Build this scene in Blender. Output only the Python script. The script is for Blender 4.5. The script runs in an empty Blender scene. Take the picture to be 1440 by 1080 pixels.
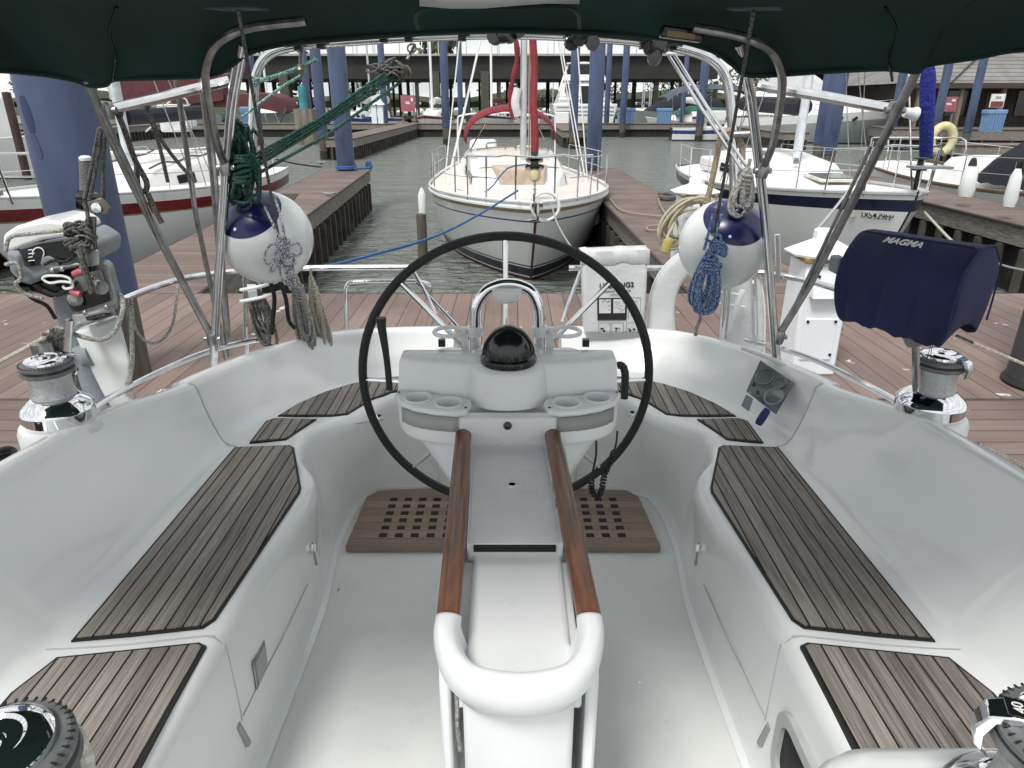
import bpy, bmesh, math, random
from mathutils import Vector, Matrix
random.seed(7)
PI = math.pi
sc = bpy.context.scene
col = sc.collection

# ------------------------------------------------------------------ camera constants
F_PX = 980.0
TILT = math.atan(397.0 / F_PX)
CT, ST = math.cos(TILT), math.sin(TILT)
EYE = 1.6

def P(u, v, x=None, y=None, z=None):
    """survey helper: photo pixel -> world point on a plane of known depth or height"""
    a = (u - 720) / F_PX
    b = (540 - v) / F_PX
    d = (a, CT + b * ST, -ST + b * CT)
    if z is not None: t = (z - EYE) / d[2]
    elif y is not None: t = y / d[1]
    else: t = x / d[0]
    return Vector((d[0] * t, d[1] * t, EYE + d[2] * t))

# ------------------------------------------------------------------ materials
MATS = {}
def nodes_of(name):
    m = bpy.data.materials.new(name); m.use_nodes = True
    nt = m.node_tree
    return m, nt, nt.nodes['Principled BSDF']

def N(nt, typ, **kw):
    n = nt.nodes.new(typ)
    for k, v in kw.items():
        if k.startswith('i_'):
            key = k[2:]
            n.inputs[int(key) if key.isdigit() else key.replace('_', ' ')].default_value = v
        else: setattr(n, k, v)
    return n

def rgb(c): return (c[0], c[1], c[2], 1)

def mat(name, c, rough=0.5, metal=0.0, var=0.15, scale=6.0, bump=0.0, bscale=40.0, coat=0.0, c2=None, rvar=0.1, stretch=(1, 1, 1), alpha=None, spec=0.5, dirt=None, sheen=0.0):
    if name in MATS: return MATS[name]
    m, nt, b = nodes_of(name)
    L = nt.links.new
    tc = N(nt, 'ShaderNodeTexCoord'); mp = N(nt, 'ShaderNodeMapping')
    mp.inputs['Scale'].default_value = stretch
    L(tc.outputs['Object'], mp.inputs['Vector'])
    nz = N(nt, 'ShaderNodeTexNoise', i_Scale=scale, i_Detail=6.0, i_Roughness=0.6)
    L(mp.outputs[0], nz.inputs['Vector'])
    mx = N(nt, 'ShaderNodeMix', data_type='RGBA')
    d = c2 if c2 else tuple(x * (1 - var * 1.6) for x in c)
    e = c if c2 else tuple(min(1, x * (1 + var)) for x in c)
    mx.inputs[6].default_value = rgb(d); mx.inputs[7].default_value = rgb(e)
    rm = N(nt, 'ShaderNodeMapRange', i_1=0.3, i_2=0.7)
    L(nz.outputs[0], rm.inputs[0]); L(rm.outputs[0], mx.inputs[0])
    last = mx.outputs[2]
    if dirt:
        n2 = N(nt, 'ShaderNodeTexNoise', i_Scale=dirt[1], i_Detail=8.0, i_Roughness=0.7)
        L(tc.outputs['Object'], n2.inputs['Vector'])
        r2 = N(nt, 'ShaderNodeMapRange', i_1=dirt[2], i_2=dirt[2] + 0.15)
        L(n2.outputs[0], r2.inputs[0])
        m2 = N(nt, 'ShaderNodeMix', data_type='RGBA'); m2.inputs[7].default_value = rgb(dirt[0])
        L(last, m2.inputs[6])
        ml = N(nt, 'ShaderNodeMath', operation='MULTIPLY', i_1=dirt[3] if len(dirt) > 3 else 0.8)
        L(r2.outputs[0], ml.inputs[0]); L(ml.outputs[0], m2.inputs[0])
        last = m2.outputs[2]
    L(last, b.inputs['Base Color'])
    rr = N(nt, 'ShaderNodeMapRange', i_3=max(0.02, rough - rvar), i_4=min(1, rough + rvar))
    L(nz.outputs[0], rr.inputs[0]); L(rr.outputs[0], b.inputs['Roughness'])
    b.inputs['Metallic'].default_value = metal
    b.inputs['Coat Weight'].default_value = coat
    b.inputs['Coat Roughness'].default_value = 0.08
    b.inputs['Specular IOR Level'].default_value = spec
    if sheen: b.inputs['Sheen Weight'].default_value = sheen
    if bump:
        n3 = N(nt, 'ShaderNodeTexNoise', i_Scale=bscale, i_Detail=4.0)
        L(mp.outputs[0], n3.inputs['Vector'])
        bp = N(nt, 'ShaderNodeBump', i_Strength=bump, i_Distance=0.02)
        L(n3.outputs[0], bp.inputs['Height']); L(bp.outputs[0], b.inputs['Normal'])
    MATS[name] = m
    return m

def plank_mat(name, c1, c2, caulk, width, axis=0, gap=0.07, rough=0.75, grain=0.6, offset=0.0, tone=0.5, bump=0.3, spots=None, run=0.0, lenw=60):
    """planks with seams: axis = the coordinate that counts the planks"""
    m, nt, b = nodes_of(name); L = nt.links.new
    tc = N(nt, 'ShaderNodeTexCoord'); sp = N(nt, 'ShaderNodeSeparateXYZ')
    L(tc.outputs['Object'], sp.inputs[0])
    dv = N(nt, 'ShaderNodeMath', operation='DIVIDE', i_1=width); L(sp.outputs[axis], dv.inputs[0])
    ad = N(nt, 'ShaderNodeMath', operation='ADD', i_1=100.0 + offset); L(dv.outputs[0], ad.inputs[0])
    fl = N(nt, 'ShaderNodeMath', operation='FLOOR'); L(ad.outputs[0], fl.inputs[0])
    fr = N(nt, 'ShaderNodeMath', operation='FRACT'); L(ad.outputs[0], fr.inputs[0])
    wn = N(nt, 'ShaderNodeTexWhiteNoise', noise_dimensions='1D'); L(fl.outputs[0], wn.inputs['W'])
    # grain
    cmb = N(nt, 'ShaderNodeCombineXYZ')
    sA = N(nt, 'ShaderNodeMath', operation='MULTIPLY', i_1=8.5 / width); L(sp.outputs[axis], sA.inputs[0])
    sB = N(nt, 'ShaderNodeMath', operation='MULTIPLY', i_1=0.22 / width); L(sp.outputs[1 - axis], sB.inputs[0])
    sC = N(nt, 'ShaderNodeMath', operation='MULTIPLY', i_1=37.0); L(wn.outputs[0], sC.inputs[0])
    L(sA.outputs[0], cmb.inputs[0]); L(sB.outputs[0], cmb.inputs[1]); L(sC.outputs[0], cmb.inputs[2])
    g = N(nt, 'ShaderNodeTexNoise', i_Scale=1.0, i_Detail=7.0, i_Roughness=0.65, i_Distortion=0.6); L(cmb.outputs[0], g.inputs['Vector'])
    gr = N(nt, 'ShaderNodeMapRange', i_1=0.3, i_2=0.7); L(g.outputs[0], gr.inputs[0])
    k1 = N(nt, 'ShaderNodeMath', operation='MULTIPLY', i_1=grain); L(gr.outputs[0], k1.inputs[0])
    k2 = N(nt, 'ShaderNodeMath', operation='MULTIPLY', i_1=tone); L(wn.outputs[0], k2.inputs[0])
    k3 = N(nt, 'ShaderNodeMath', operation='ADD', use_clamp=True); L(k1.outputs[0], k3.inputs[0]); L(k2.outputs[0], k3.inputs[1])
    mx = N(nt, 'ShaderNodeMix', data_type='RGBA'); mx.inputs[6].default_value = rgb(c1); mx.inputs[7].default_value = rgb(c2)
    L(k3.outputs[0], mx.inputs[0])
    last = mx.outputs[2]
    big = N(nt, 'ShaderNodeTexNoise', i_Scale=1.3, i_Detail=5.0); L(tc.outputs['Object'], big.inputs['Vector'])
    bm_ = N(nt, 'ShaderNodeMapRange', i_1=0.3, i_2=0.7, i_3=0.78, i_4=1.15); L(big.outputs[0], bm_.inputs[0])
    mlt = N(nt, 'ShaderNodeMix', data_type='RGBA', blend_type='MULTIPLY'); mlt.inputs[0].default_value = 1.0
    L(last, mlt.inputs[6]); L(bm_.outputs[0], mlt.inputs[7]); last = mlt.outputs[2]
    if spots:
        s = N(nt, 'ShaderNodeTexNoise', i_Scale=spots[1], i_Detail=6.0); L(tc.outputs['Object'], s.inputs['Vector'])
        s2 = N(nt, 'ShaderNodeMapRange', i_1=spots[2], i_2=spots[2] + 0.03); L(s.outputs[0], s2.inputs[0])
        mm = N(nt, 'ShaderNodeMix', data_type='RGBA'); mm.inputs[7].default_value = rgb(spots[0])
        L(last, mm.inputs[6]); L(s2.outputs[0], mm.inputs[0]); last = mm.outputs[2]
    lt = N(nt, 'ShaderNodeMath', operation='LESS_THAN', i_1=gap); L(fr.outputs[0], lt.inputs[0])
    m3 = N(nt, 'ShaderNodeMix', data_type='RGBA'); m3.inputs[7].default_value = rgb(caulk)
    L(lt.outputs[0], m3.inputs[0]); L(last, m3.inputs[6]); L(m3.outputs[2], b.inputs['Base Color'])
    b.inputs['Roughness'].default_value = rough
    inv = N(nt, 'ShaderNodeMath', operation='SUBTRACT', i_0=1.0); L(lt.outputs[0], inv.inputs[1])
    h = N(nt, 'ShaderNodeMath', operation='MULTIPLY_ADD', i_1=0.35); L(gr.outputs[0], h.inputs[0]); L(inv.outputs[0], h.inputs[2])
    bp = N(nt, 'ShaderNodeBump', i_Strength=bump, i_Distance=0.004); L(h.outputs[0], bp.inputs['Height']); L(bp.outputs[0], b.inputs['Normal'])
    MATS[name] = m
    return m

gel = mat('gelcoat_white', (0.83, 0.85, 0.845), 0.2, var=0.025, scale=2.5, coat=0.5, rvar=0.1, dirt=((0.50, 0.50, 0.46), 14.0, 0.64, 0.18), bump=0.03, bscale=7)
gel_floor = mat('nonskid_white', (0.77, 0.785, 0.77), 0.42, var=0.05, scale=3, bump=0.15, bscale=260, dirt=((0.45, 0.43, 0.38), 13.0, 0.60, 0.3))
gel_bright = mat('plastic_white', (0.80, 0.82, 0.83), 0.3, var=0.03, scale=5, coat=0.2, dirt=((0.5, 0.5, 0.45), 11.0, 0.64, 0.25))
gel_boat = mat('gelcoat_boat', (0.80, 0.81, 0.80), 0.22, var=0.05, scale=1.2, coat=0.3, dirt=((0.42, 0.41, 0.36), 2.6, 0.6, 0.4), stretch=(1, 1, 0.25))
deckcream = mat('deck_cream', (0.70, 0.65, 0.595), 0.6, var=0.06, scale=3, dirt=((0.4, 0.35, 0.3), 4, 0.6, 0.4))
deckwhite = mat('deck_white', (0.76, 0.76, 0.74), 0.55, var=0.05, scale=3, dirt=((0.45, 0.42, 0.38), 5, 0.62, 0.35))
steel = mat('stainless_steel', (0.72, 0.73, 0.74), 0.13, metal=1.0, var=0.06, scale=30, rvar=0.05)
steel_dull = mat('dull_steel', (0.34, 0.34, 0.335), 0.3, metal=1.0, var=0.2, scale=25)
chrome = mat('chrome', (0.83, 0.84, 0.86), 0.06, metal=1.0, var=0.03, scale=20, rvar=0.03)
knurl = mat('knurled_drum', (0.60, 0.61, 0.62), 0.36, metal=1.0, var=0.12, scale=120, bump=0.5, bscale=420)
alu = mat('mast_aluminium', (0.60, 0.62, 0.64), 0.38, metal=0.55, var=0.1, scale=8)
blackrub = mat('black_rubber', (0.012, 0.013, 0.014), 0.55, var=0.3, scale=50, bump=0.25, bscale=160)
blackpl = mat('black_plastic', (0.008, 0.009, 0.010), 0.18, var=0.2, scale=20, coat=0.3)
greyrub = mat('grey_jaw', (0.15, 0.155, 0.16), 0.5, var=0.25, scale=30)
darkcaulk = mat('black_caulk', (0.012, 0.012, 0.012), 0.6, var=0.3, scale=40)
darkgap = mat('recess_shade', (0.010, 0.010, 0.010), 0.7, var=0.3)  # near-black stands in for the shade inside holes, slots and pockets
seam_grey = mat('seam_grey', (0.50, 0.52, 0.51), 0.5, var=0.1)
greyshadow = mat('grey_recess', (0.34, 0.36, 0.35), 0.6, var=0.1)  # grey for joints and for painted shade in grooves and pockets
teak = plank_mat('weathered_teak', (0.053, 0.044, 0.037), (0.46, 0.42, 0.375), (0.006, 0.006, 0.006), 0.0385, 0, gap=0.12, grain=0.62, tone=0.34, bump=0.9)
grate = plank_mat('grating_teak', (0.19, 0.142, 0.102), (0.46, 0.365, 0.28), (0.09, 0.07, 0.05), 0.055, 1, gap=0.03, grain=0.55, tone=0.4, bump=0.4)
varnish = mat('varnished_wood', (0.235, 0.085, 0.026), 0.34, var=0.35, scale=9, coat=0.22, c2=(0.060, 0.018, 0.007), stretch=(9, 0.9, 9), rvar=0.08)
green_canvas = mat('green_canvas', (0.006, 0.034, 0.028), 0.85, var=0.25, scale=3, bump=0.35, bscale=5, sheen=0.05)
navy_canvas = mat('navy_canvas', (0.011, 0.017, 0.078), 0.8, var=0.25, scale=4, bump=0.3, bscale=300, sheen=0.04)
dark_canvas = mat('dark_navy_canvas', (0.010, 0.012, 0.022), 0.85, var=0.3, scale=5, bump=0.6, bscale=9)
grey_canvas = mat('grey_blue_canvas', (0.075, 0.095, 0.125), 0.85, var=0.2, scale=3, bump=0.4, bscale=6)
maroon_canvas = mat('maroon_canvas', (0.10, 0.028, 0.036), 0.85, var=0.25, scale=2, bump=0.5, bscale=5)
red_canvas = mat('red_canvas', (0.20, 0.018, 0.027), 0.8, var=0.25, scale=5, bump=0.5, bscale=14)
white_canvas = mat('white_canvas', (0.62, 0.635, 0.64), 0.7, var=0.07, scale=4, bump=0.25, bscale=18, dirt=((0.4, 0.4, 0.37), 6, 0.6, 0.35))
white_vinyl = mat('white_vinyl', (0.72, 0.745, 0.74), 0.24, var=0.05, scale=5, coat=0.2, dirt=((0.5, 0.49, 0.43), 7, 0.6, 0.3))
navy_vinyl = mat('navy_vinyl', (0.010, 0.013, 0.075), 0.25, var=0.2, scale=8)
blue_bag = mat('blue_fabric', (0.010, 0.022, 0.23), 0.8, var=0.2, scale=12, bump=0.5, bscale=90)
pile_blue = mat('pile_blue_sleeve', (0.066, 0.094, 0.178), 0.5, var=0.28, scale=1.6, dirt=((0.022, 0.032, 0.10), 2.3, 0.56, 0.8), stretch=(1.5, 1.5, 0.35), bump=0.05, bscale=30)
pile_wood = mat('pile_wood', (0.14, 0.12, 0.10), 0.85, var=0.4, scale=6, c2=(0.05, 0.043, 0.036), stretch=(4, 4, 0.4), bump=0.6, bscale=12)
pile_dark = mat('pile_wrap_dark', (0.045, 0.048, 0.053), 0.6, var=0.3, scale=4)
orange = mat('pile_cap_orange', (0.45, 0.22, 0.08), 0.6)
dock_y = plank_mat('dock_boards_along', (0.128, 0.088, 0.073), (0.262, 0.192, 0.164), (0.045, 0.03, 0.025), 0.142, 0, gap=0.05, grain=0.45, tone=0.4, bump=0.4, spots=((0.6, 0.58, 0.55), 5.5, 0.70))
dock_x = plank_mat('dock_boards_across', (0.102, 0.074, 0.062), (0.225, 0.168, 0.143), (0.035, 0.025, 0.02), 0.142, 1, gap=0.055, grain=0.5, tone=0.45, bump=0.4, spots=((0.6, 0.58, 0.55), 4.5, 0.74))
dock_fascia = mat('dock_fascia_timber', (0.30, 0.275, 0.24), 0.85, var=0.4, scale=4, c2=(0.10, 0.09, 0.078), stretch=(1.2, 1.2, 9), bump=0.5, bscale=14)
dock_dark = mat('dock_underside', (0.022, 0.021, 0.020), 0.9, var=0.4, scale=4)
dock_edge = mat('dock_edge_trim', (0.06, 0.05, 0.045), 0.7, var=0.3, scale=30)
pedestal_white = mat('pedestal_white', (0.80, 0.83, 0.87), 0.35, var=0.03, scale=3, dirt=((0.5, 0.48, 0.44), 5, 0.66, 0.3))
amber = mat('amber_lens', (0.30, 0.22, 0.09), 0.4)
box_blue = mat('dock_box_blue', (0.17, 0.30, 0.50), 0.5, var=0.12, scale=4)
sign_red = mat('sign_red', (0.36, 0.12, 0.15), 0.5, var=0.1)
sign_white = mat('sign_white', (0.78, 0.78, 0.76), 0.5)
black_ink = mat('black_ink', (0.012, 0.012, 0.014), 0.6)
blue_ink = mat('grey_ink', (0.10, 0.10, 0.11), 0.6)
navy_paint = mat('navy_paint', (0.016, 0.022, 0.05), 0.3, var=0.2, scale=3)
blue_paint = mat('blue_paint', (0.03, 0.06, 0.2), 0.3, var=0.2, scale=3)
red_paint = mat('red_paint', (0.20, 0.022, 0.024), 0.32, var=0.25, scale=3)
boot_red = mat('bottom_paint_red', (0.11, 0.025, 0.022), 0.6, var=0.35, scale=3)
gold_paint = mat('gold_stripe', (0.33, 0.25, 0.14), 0.45)
grey_hull = mat('grey_hull', (0.30, 0.335, 0.33), 0.3, var=0.08, scale=1)
glass_dark = mat('dark_window', (0.012, 0.014, 0.016), 0.08, var=0.2)
glass_grey = mat('hatch_acrylic', (0.16, 0.17, 0.18), 0.12, var=0.15)
timber = mat('grey_timber', (0.19, 0.165, 0.14), 0.85, var=0.35, scale=3, stretch=(1, 1, 0.2), bump=0.3, bscale=10)
roof_dark = mat('shed_roof_dark', (0.025, 0.025, 0.024), 0.8, var=0.3, scale=0.8)
roof_light = mat('shed_roof_edge', (0.36, 0.35, 0.33), 0.7, var=0.2, scale=1)
post_dark = mat('shed_post', (0.045, 0.042, 0.036), 0.85, var=0.35, scale=2)
motor_grey = mat('motor_grey', (0.22, 0.245, 0.27), 0.4, var=0.15, scale=12, dirt=((0.06, 0.06, 0.06), 12, 0.58, 0.6))
bracket_grey = mat('bracket_grey', (0.30, 0.31, 0.31), 0.45, metal=0.4, var=0.25, scale=14)
red_plastic = mat('red_plastic', (0.5, 0.12, 0.13), 0.4)
gauge = mat('gauge_face', (0.10, 0.115, 0.12), 0.15, var=0.3, scale=14, coat=0.6)
bronze = mat('bronze', (0.22, 0.20, 0.16), 0.35, metal=0.8, var=0.2)
yellow_soft = mat('yellow_foam', (0.58, 0.53, 0.30), 0.7, var=0.12, scale=8)
teal = mat('teal_plastic', (0.06, 0.30, 0.34), 0.5)
brown_wood = mat('cap_rail_teak', (0.12, 0.07, 0.04), 0.5, var=0.3, scale=5)

def rope_mat(name, c, c2, scale=150):
    m, nt, b = nodes_of(name); L = nt.links.new
    tc = N(nt, 'ShaderNodeTexCoord')
    nz = N(nt, 'ShaderNodeTexNoise', i_Scale=float(scale), i_Detail=3.0); L(tc.outputs['Object'], nz.inputs['Vector'])
    cr = N(nt, 'ShaderNodeMapRange', i_1=0.45, i_2=0.56); L(nz.outputs[0], cr.inputs[0])
    mx = N(nt, 'ShaderNodeMix', data_type='RGBA'); mx.inputs[6].default_value = rgb(c); mx.inputs[7].default_value = rgb(c2)
    L(cr.outputs[0], mx.inputs[0]); L(mx.outputs[2], b.inputs['Base Color'])
    b.inputs['Roughness'].default_value = 0.85
    bp = N(nt, 'ShaderNodeBump', i_Strength=0.7, i_Distance=0.003); L(nz.outputs[0], bp.inputs['Height']); L(bp.outputs[0], b.inputs['Normal'])
    return m
rope_blue = rope_mat('rope_blue', (0.012, 0.05, 0.20), (0.06, 0.17, 0.36))
rope_bluewhite = rope_mat('rope_blue_fleck', (0.012, 0.06, 0.24), (0.32, 0.42, 0.55), 210)
rope_green = rope_mat('rope_green', (0.007, 0.030, 0.024), (0.03, 0.11, 0.09))
rope_teal = rope_mat('rope_green_light', (0.03, 0.14, 0.115), (0.30, 0.45, 0.40), 190)
rope_grey = rope_mat('rope_grey', (0.21, 0.205, 0.195), (0.42, 0.41, 0.385))
rope_dgrey = rope_mat('rope_dark_grey', (0.055, 0.055, 0.052), (0.15, 0.145, 0.135))
rope_cream = rope_mat('rope_cream', (0.36, 0.33, 0.27), (0.55, 0.52, 0.45))
rope_tan = rope_mat('rope_tan', (0.22, 0.18, 0.12), (0.40, 0.34, 0.25))
rope_white = rope_mat('rope_white_fleck', (0.62, 0.62, 0.62), (0.12, 0.13, 0.20), 170)
rope_black = rope_mat('rope_black', (0.008, 0.008, 0.009), (0.03, 0.03, 0.03))
rope_red = rope_mat('rope_red', (0.25, 0.04, 0.05), (0.42, 0.2, 0.2))
hose_yellow = mat('hose_yellow', (0.42, 0.385, 0.28), 0.5, var=0.15, scale=20)

# ------------------------------------------------------------------ objects
def wpos(o):
    v = Vector((0, 0, 0))
    while o: v = v + o.location; o = o.parent
    return v

def tag(o, label=None, cat=None, group=None, kind=None):
    if label: o['label'] = label
    if cat: o['category'] = cat
    if group: o['group'] = group
    if kind: o['kind'] = kind
    return o

def thing(name, label, cat, loc=(0, 0, 0), group=None):
    o = bpy.data.objects.new(name, None); col.objects.link(o)
    o.location = loc; o.empty_display_size = 0.1
    return tag(o, label, cat, group)

def catmull(pts, n=6, closed=False):
    pts = [Vector(p) for p in pts]
    if len(pts) < 3: return pts
    out = []
    m = len(pts)
    rng = range(m if closed else m - 1)
    for i in rng:
        p1, p2 = pts[i], pts[(i + 1) % m]
        p0 = pts[i - 1] if (closed or i > 0) else p1 * 2 - p2
        p3 = pts[(i + 2) % m] if (closed or i + 2 < m) else p2 * 2 - p1
        for k in range(n):
            t = k / n
            out.append(0.5 * ((2 * p1) + (p2 - p0) * t + (2 * p0 - 5 * p1 + 4 * p2 - p3) * t * t + (3 * p1 - p0 - 3 * p2 + p3) * t ** 3))
    if not closed: out.append(pts[-1])
    return out

class MB:
    def __init__(s): s.b = bmesh.new()
    def face(s, vs, mi=0):
        try: f = s.b.faces.new(vs); f.material_index = mi; return f
        except ValueError: return None
    def box(s, c, d, mi=0, rz=0, R=None):
        M = R if R else Matrix.Rotation(rz, 3, 'Z')
        c = Vector(c); vs = []
        for sx in (-1, 1):
            for sy in (-1, 1):
                for sz in (-1, 1):
                    vs.append(s.b.verts.new(c + M @ Vector((sx * d[0] / 2, sy * d[1] / 2, sz * d[2] / 2))))
        for q in ((0, 1, 3, 2), (4, 6, 7, 5), (0, 4, 5, 1), (2, 3, 7, 6), (0, 2, 6, 4), (1, 5, 7, 3)):
            s.face([vs[i] for i in q], mi)
        return s
    def rings(s, rings, mi=0, close=True, cap0=True, cap1=True, mis=None):
        R = [[s.b.verts.new(Vector(p)) for p in r] for r in rings]
        n = len(R[0])
        for i in range(len(R) - 1):
            for j in range(n if close else n - 1):
                k = (j + 1) % n
                s.face([R[i][j], R[i][k], R[i + 1][k], R[i + 1][j]], mis(i, j) if mis else mi)
        if cap0 and close: s.face(list(reversed(R[0])), mi)
        if cap1 and close: s.face(R[-1], mi)
        return s
    def tube(s, pts, r, n=8, closed=False, smooth=0, mi=0, cap=True, ry=None):
        pts = [Vector(p) for p in pts]
        if smooth: pts = catmull(pts, smooth, closed)
        m = len(pts)
        if m < 2: return s
        rad = r if callable(r) else (lambda t: r)
        T = []
        for i in range(m):
            a = pts[i - 1] if (i > 0 or closed) else pts[i]
            b = pts[(i + 1) % m] if (i < m - 1 or closed) else pts[i]
            d = (b - a)
            T.append(d.normalized() if d.length > 1e-9 else Vector((0, 0, 1)))
        up = Vector((0, 0, 1)) if abs(T[0].z) < 0.9 else Vector((1, 0, 0))
        nrm = (up - T[0] * up.dot(T[0])).normalized()
        rs = []
        for i in range(m):
            nrm = (nrm - T[i] * nrm.dot(T[i]))
            nrm = nrm.normalized() if nrm.length > 1e-6 else T[i].orthogonal().normalized()
            bn = T[i].cross(nrm)
            q = rad(i / max(1, m - 1))
            qy = (ry(i / max(1, m - 1)) if callable(ry) else ry) if ry else q
            rs.append([pts[i] + nrm * (math.cos(2 * PI * k / n) * qy) + bn * (math.sin(2 * PI * k / n) * q) for k in range(n)])
        if closed: rs.append(rs[0][:])
        return s.rings(rs, mi, True, cap and not closed, cap and not closed)
    def lathe(s, prof, c=(0, 0, 0), n=24, axis=None, mi=0, mis=None, sx=1, sy=1, cap=True):
        c = Vector(c)
        M = Matrix.Identity(3)
        if axis is not None: M = Vector((0, 0, 1)).rotation_difference(Vector(axis)).to_matrix()
        rs = [[c + M @ Vector((r * math.cos(2 * PI * k / n) * sx, r * math.sin(2 * PI * k / n) * sy, z)) for k in range(n)] for r, z in prof]
        return s.rings(rs, mi, True, cap and prof[0][0] > 1e-4, cap and prof[-1][0] > 1e-4, mis)
    def prism(s, poly, z0, z1, mi=0):
        """vertical prism of a plan polygon (x, y)"""
        return s.rings([[(p[0], p[1], z0) for p in poly], [(p[0], p[1], z1) for p in poly]], mi)
    def plate(s, poly3, nrm, th, mi=0):
        nrm = Vector(nrm).normalized() * th
        return s.rings([[Vector(p) for p in poly3], [Vector(p) + nrm for p in poly3]], mi)
    def grid(s, rows, mi=0, mis=None):
        R = [[s.b.verts.new(Vector(p)) for p in r] for r in rows]
        for i in range(len(R) - 1):
            for j in range(len(R[0]) - 1):
                s.face([R[i][j], R[i][j + 1], R[i + 1][j + 1], R[i + 1][j]], mis(i, j) if mis else mi)
        return s
    def obj(s, name, m, parent=None, label=None, cat=None, group=None, kind=None, smooth=35, bevel=0, bseg=2, solid=0, sub=0, origin=None, merge=False):
        if merge: bmesh.ops.remove_doubles(s.b, verts=s.b.verts, dist=1e-5)
        bmesh.ops.recalc_face_normals(s.b, faces=s.b.faces)
        if parent is not None: off = wpos(parent)
        elif origin is not None: off = Vector(origin)
        else:
            co = [v.co for v in s.b.verts]
            off = Vector((sum((min(c[i] for c in co), max(c[i] for c in co))) / 2 for i in range(3)))
            off.z = min(c.z for c in co)
        bmesh.ops.translate(s.b, verts=s.b.verts, vec=-off)
        me = bpy.data.meshes.new(name); s.b.to_mesh(me); s.b.free()
        ms = m if isinstance(m, (list, tuple)) else [m]
        for q in ms: me.materials.append(q)
        if smooth:
            me.polygons.foreach_set('use_smooth', [True] * len(me.polygons))
            me.set_sharp_from_angle(angle=math.radians(smooth))
        o = bpy.data.objects.new(name, me); col.objects.link(o)
        if parent is not None: o.parent = parent
        else: o.location = off
        if solid:
            md = o.modifiers.new('s', 'SOLIDIFY'); md.thickness = solid; md.offset = 0
        if bevel:
            md = o.modifiers.new('b', 'BEVEL'); md.width = bevel; md.segments = bseg; md.limit_method = 'ANGLE'; md.angle_limit = math.radians(40)
        if sub:
            md = o.modifiers.new('u', 'SUBSURF'); md.levels = sub; md.render_levels = sub
        return tag(o, label, cat, group, kind)

def text(name, body, m, parent, c, size, R, th=0.0008, shear=0.0, label=None, bold=0.0):
    cu = bpy.data.curves.new('t', 'FONT'); cu.body = body; cu.size = size; cu.align_x = 'CENTER'; cu.align_y = 'CENTER'
    cu.extrude = th; cu.shear = shear; cu.offset = bold
    t = bpy.data.objects.new('t', cu); col.objects.link(t)
    dg = bpy.context.evaluated_depsgraph_get(); dg.update()
    me = bpy.data.meshes.new_from_object(t.evaluated_get(dg))
    bpy.data.objects.remove(t)
    me.materials.clear(); me.materials.append(m)
    M = R.to_4x4(); M.translation = Vector(c) - (wpos(parent) if parent else Vector((0, 0, 0)))
    me.transform(M)
    o = bpy.data.objects.new(name, me); col.objects.link(o)
    if parent: o.parent = parent
    if label: o['label'] = label
    return o

def frame(xa, ya):
    """rotation whose local x, y run along xa, ya"""
    xa = Vector(xa).normalized(); ya = Vector(ya); ya = (ya - xa * ya.dot(xa)).normalized()
    return Matrix((xa, ya, xa.cross(ya))).transposed()

def sag(a, b, d, n=14):
    a, b = Vector(a), Vector(b)
    return [a.lerp(b, t / n) - Vector((0, 0, d * 4 * (t / n) * (1 - t / n))) for t in range(n + 1)]

def hank_paths(top, length, width, depth, loops, seed, lean=0.0, twist=True):
    """a hung coil: long loops from the top to the bottom with a wrapped collar"""
    rnd = random.Random(seed); out = []
    top = Vector(top)
    for i in range(loops):
        w = width * rnd.uniform(0.35, 1.0); l = length * rnd.uniform(0.72, 1.0); dx = rnd.uniform(-0.5, 0.5) * width * 0.5; dy = rnd.uniform(-0.5, 0.5) * depth
        pts = []
        for k in range(17):
            a = 2 * PI * k / 16
            v = (1 - math.cos(a)) / 2
            x = math.sin(a) * w / 2 * (0.35 + 0.9 * v) + dx * v
            pts.append(top + Vector((x + lean * v * l, dy * (0.3 + v) + rnd.uniform(-0.004, 0.004), -v * l)))
        out.append(pts)
    return out

def hank(name, label, top, length, width, depth, loops, r, m, seed=1, lean=0.0, collar=True, group=None, cat='rope'):
    b = MB(); top = Vector(top)
    for pts in hank_paths(top, length, width, depth, loops, seed, lean): b.tube(pts[:-1], r, 6, closed=True, smooth=2)
    if collar:
        for k in range(5):
            z = top.z - length * 0.16 - k * r * 2.1
            c = Vector((top.x + lean * length * 0.16, top.y, z)); q = width * 0.26
            b.tube([c + Vector((math.cos(a) * q, math.sin(a) * max(q * 0.7, depth * 0.4), math.sin(a * 2) * r * 0.4)) for a in [2 * PI * i / 12 for i in range(12)]], r, 6, closed=True, smooth=2)
        b.tube([top + Vector((0, 0, -length * 0.2)), top, top + Vector((0.004, 0, 0.03))], r, 6)
    return b.obj(name, m, None, label, cat, group)
# ================================================================== the yacht we stand on
XO = -0.02
YACHT = thing('sailing_yacht', 'white sailing yacht cockpit in the foreground with teak seats, steering wheel and green canopy', 'yacht')
SEAT = 0.46

# ---- cockpit sole
half = [(.64, -.5), (.64, .3), (.637, 1.2), (.63, 1.85), (.64, 2.0), (.66, 2.15), (.665, 2.3), (.66, 2.45), (.64, 2.58), (.60, 2.68), (.3, 2.7)]
poly = [(XO - a * .99, b) for a, b in half] + [(XO + a * .99, b) for a, b in reversed(half)]
b = MB(); b.prism(poly, -0.05, 0.0)
b.obj('cockpit_sole', gel_floor, YACHT)

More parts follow.
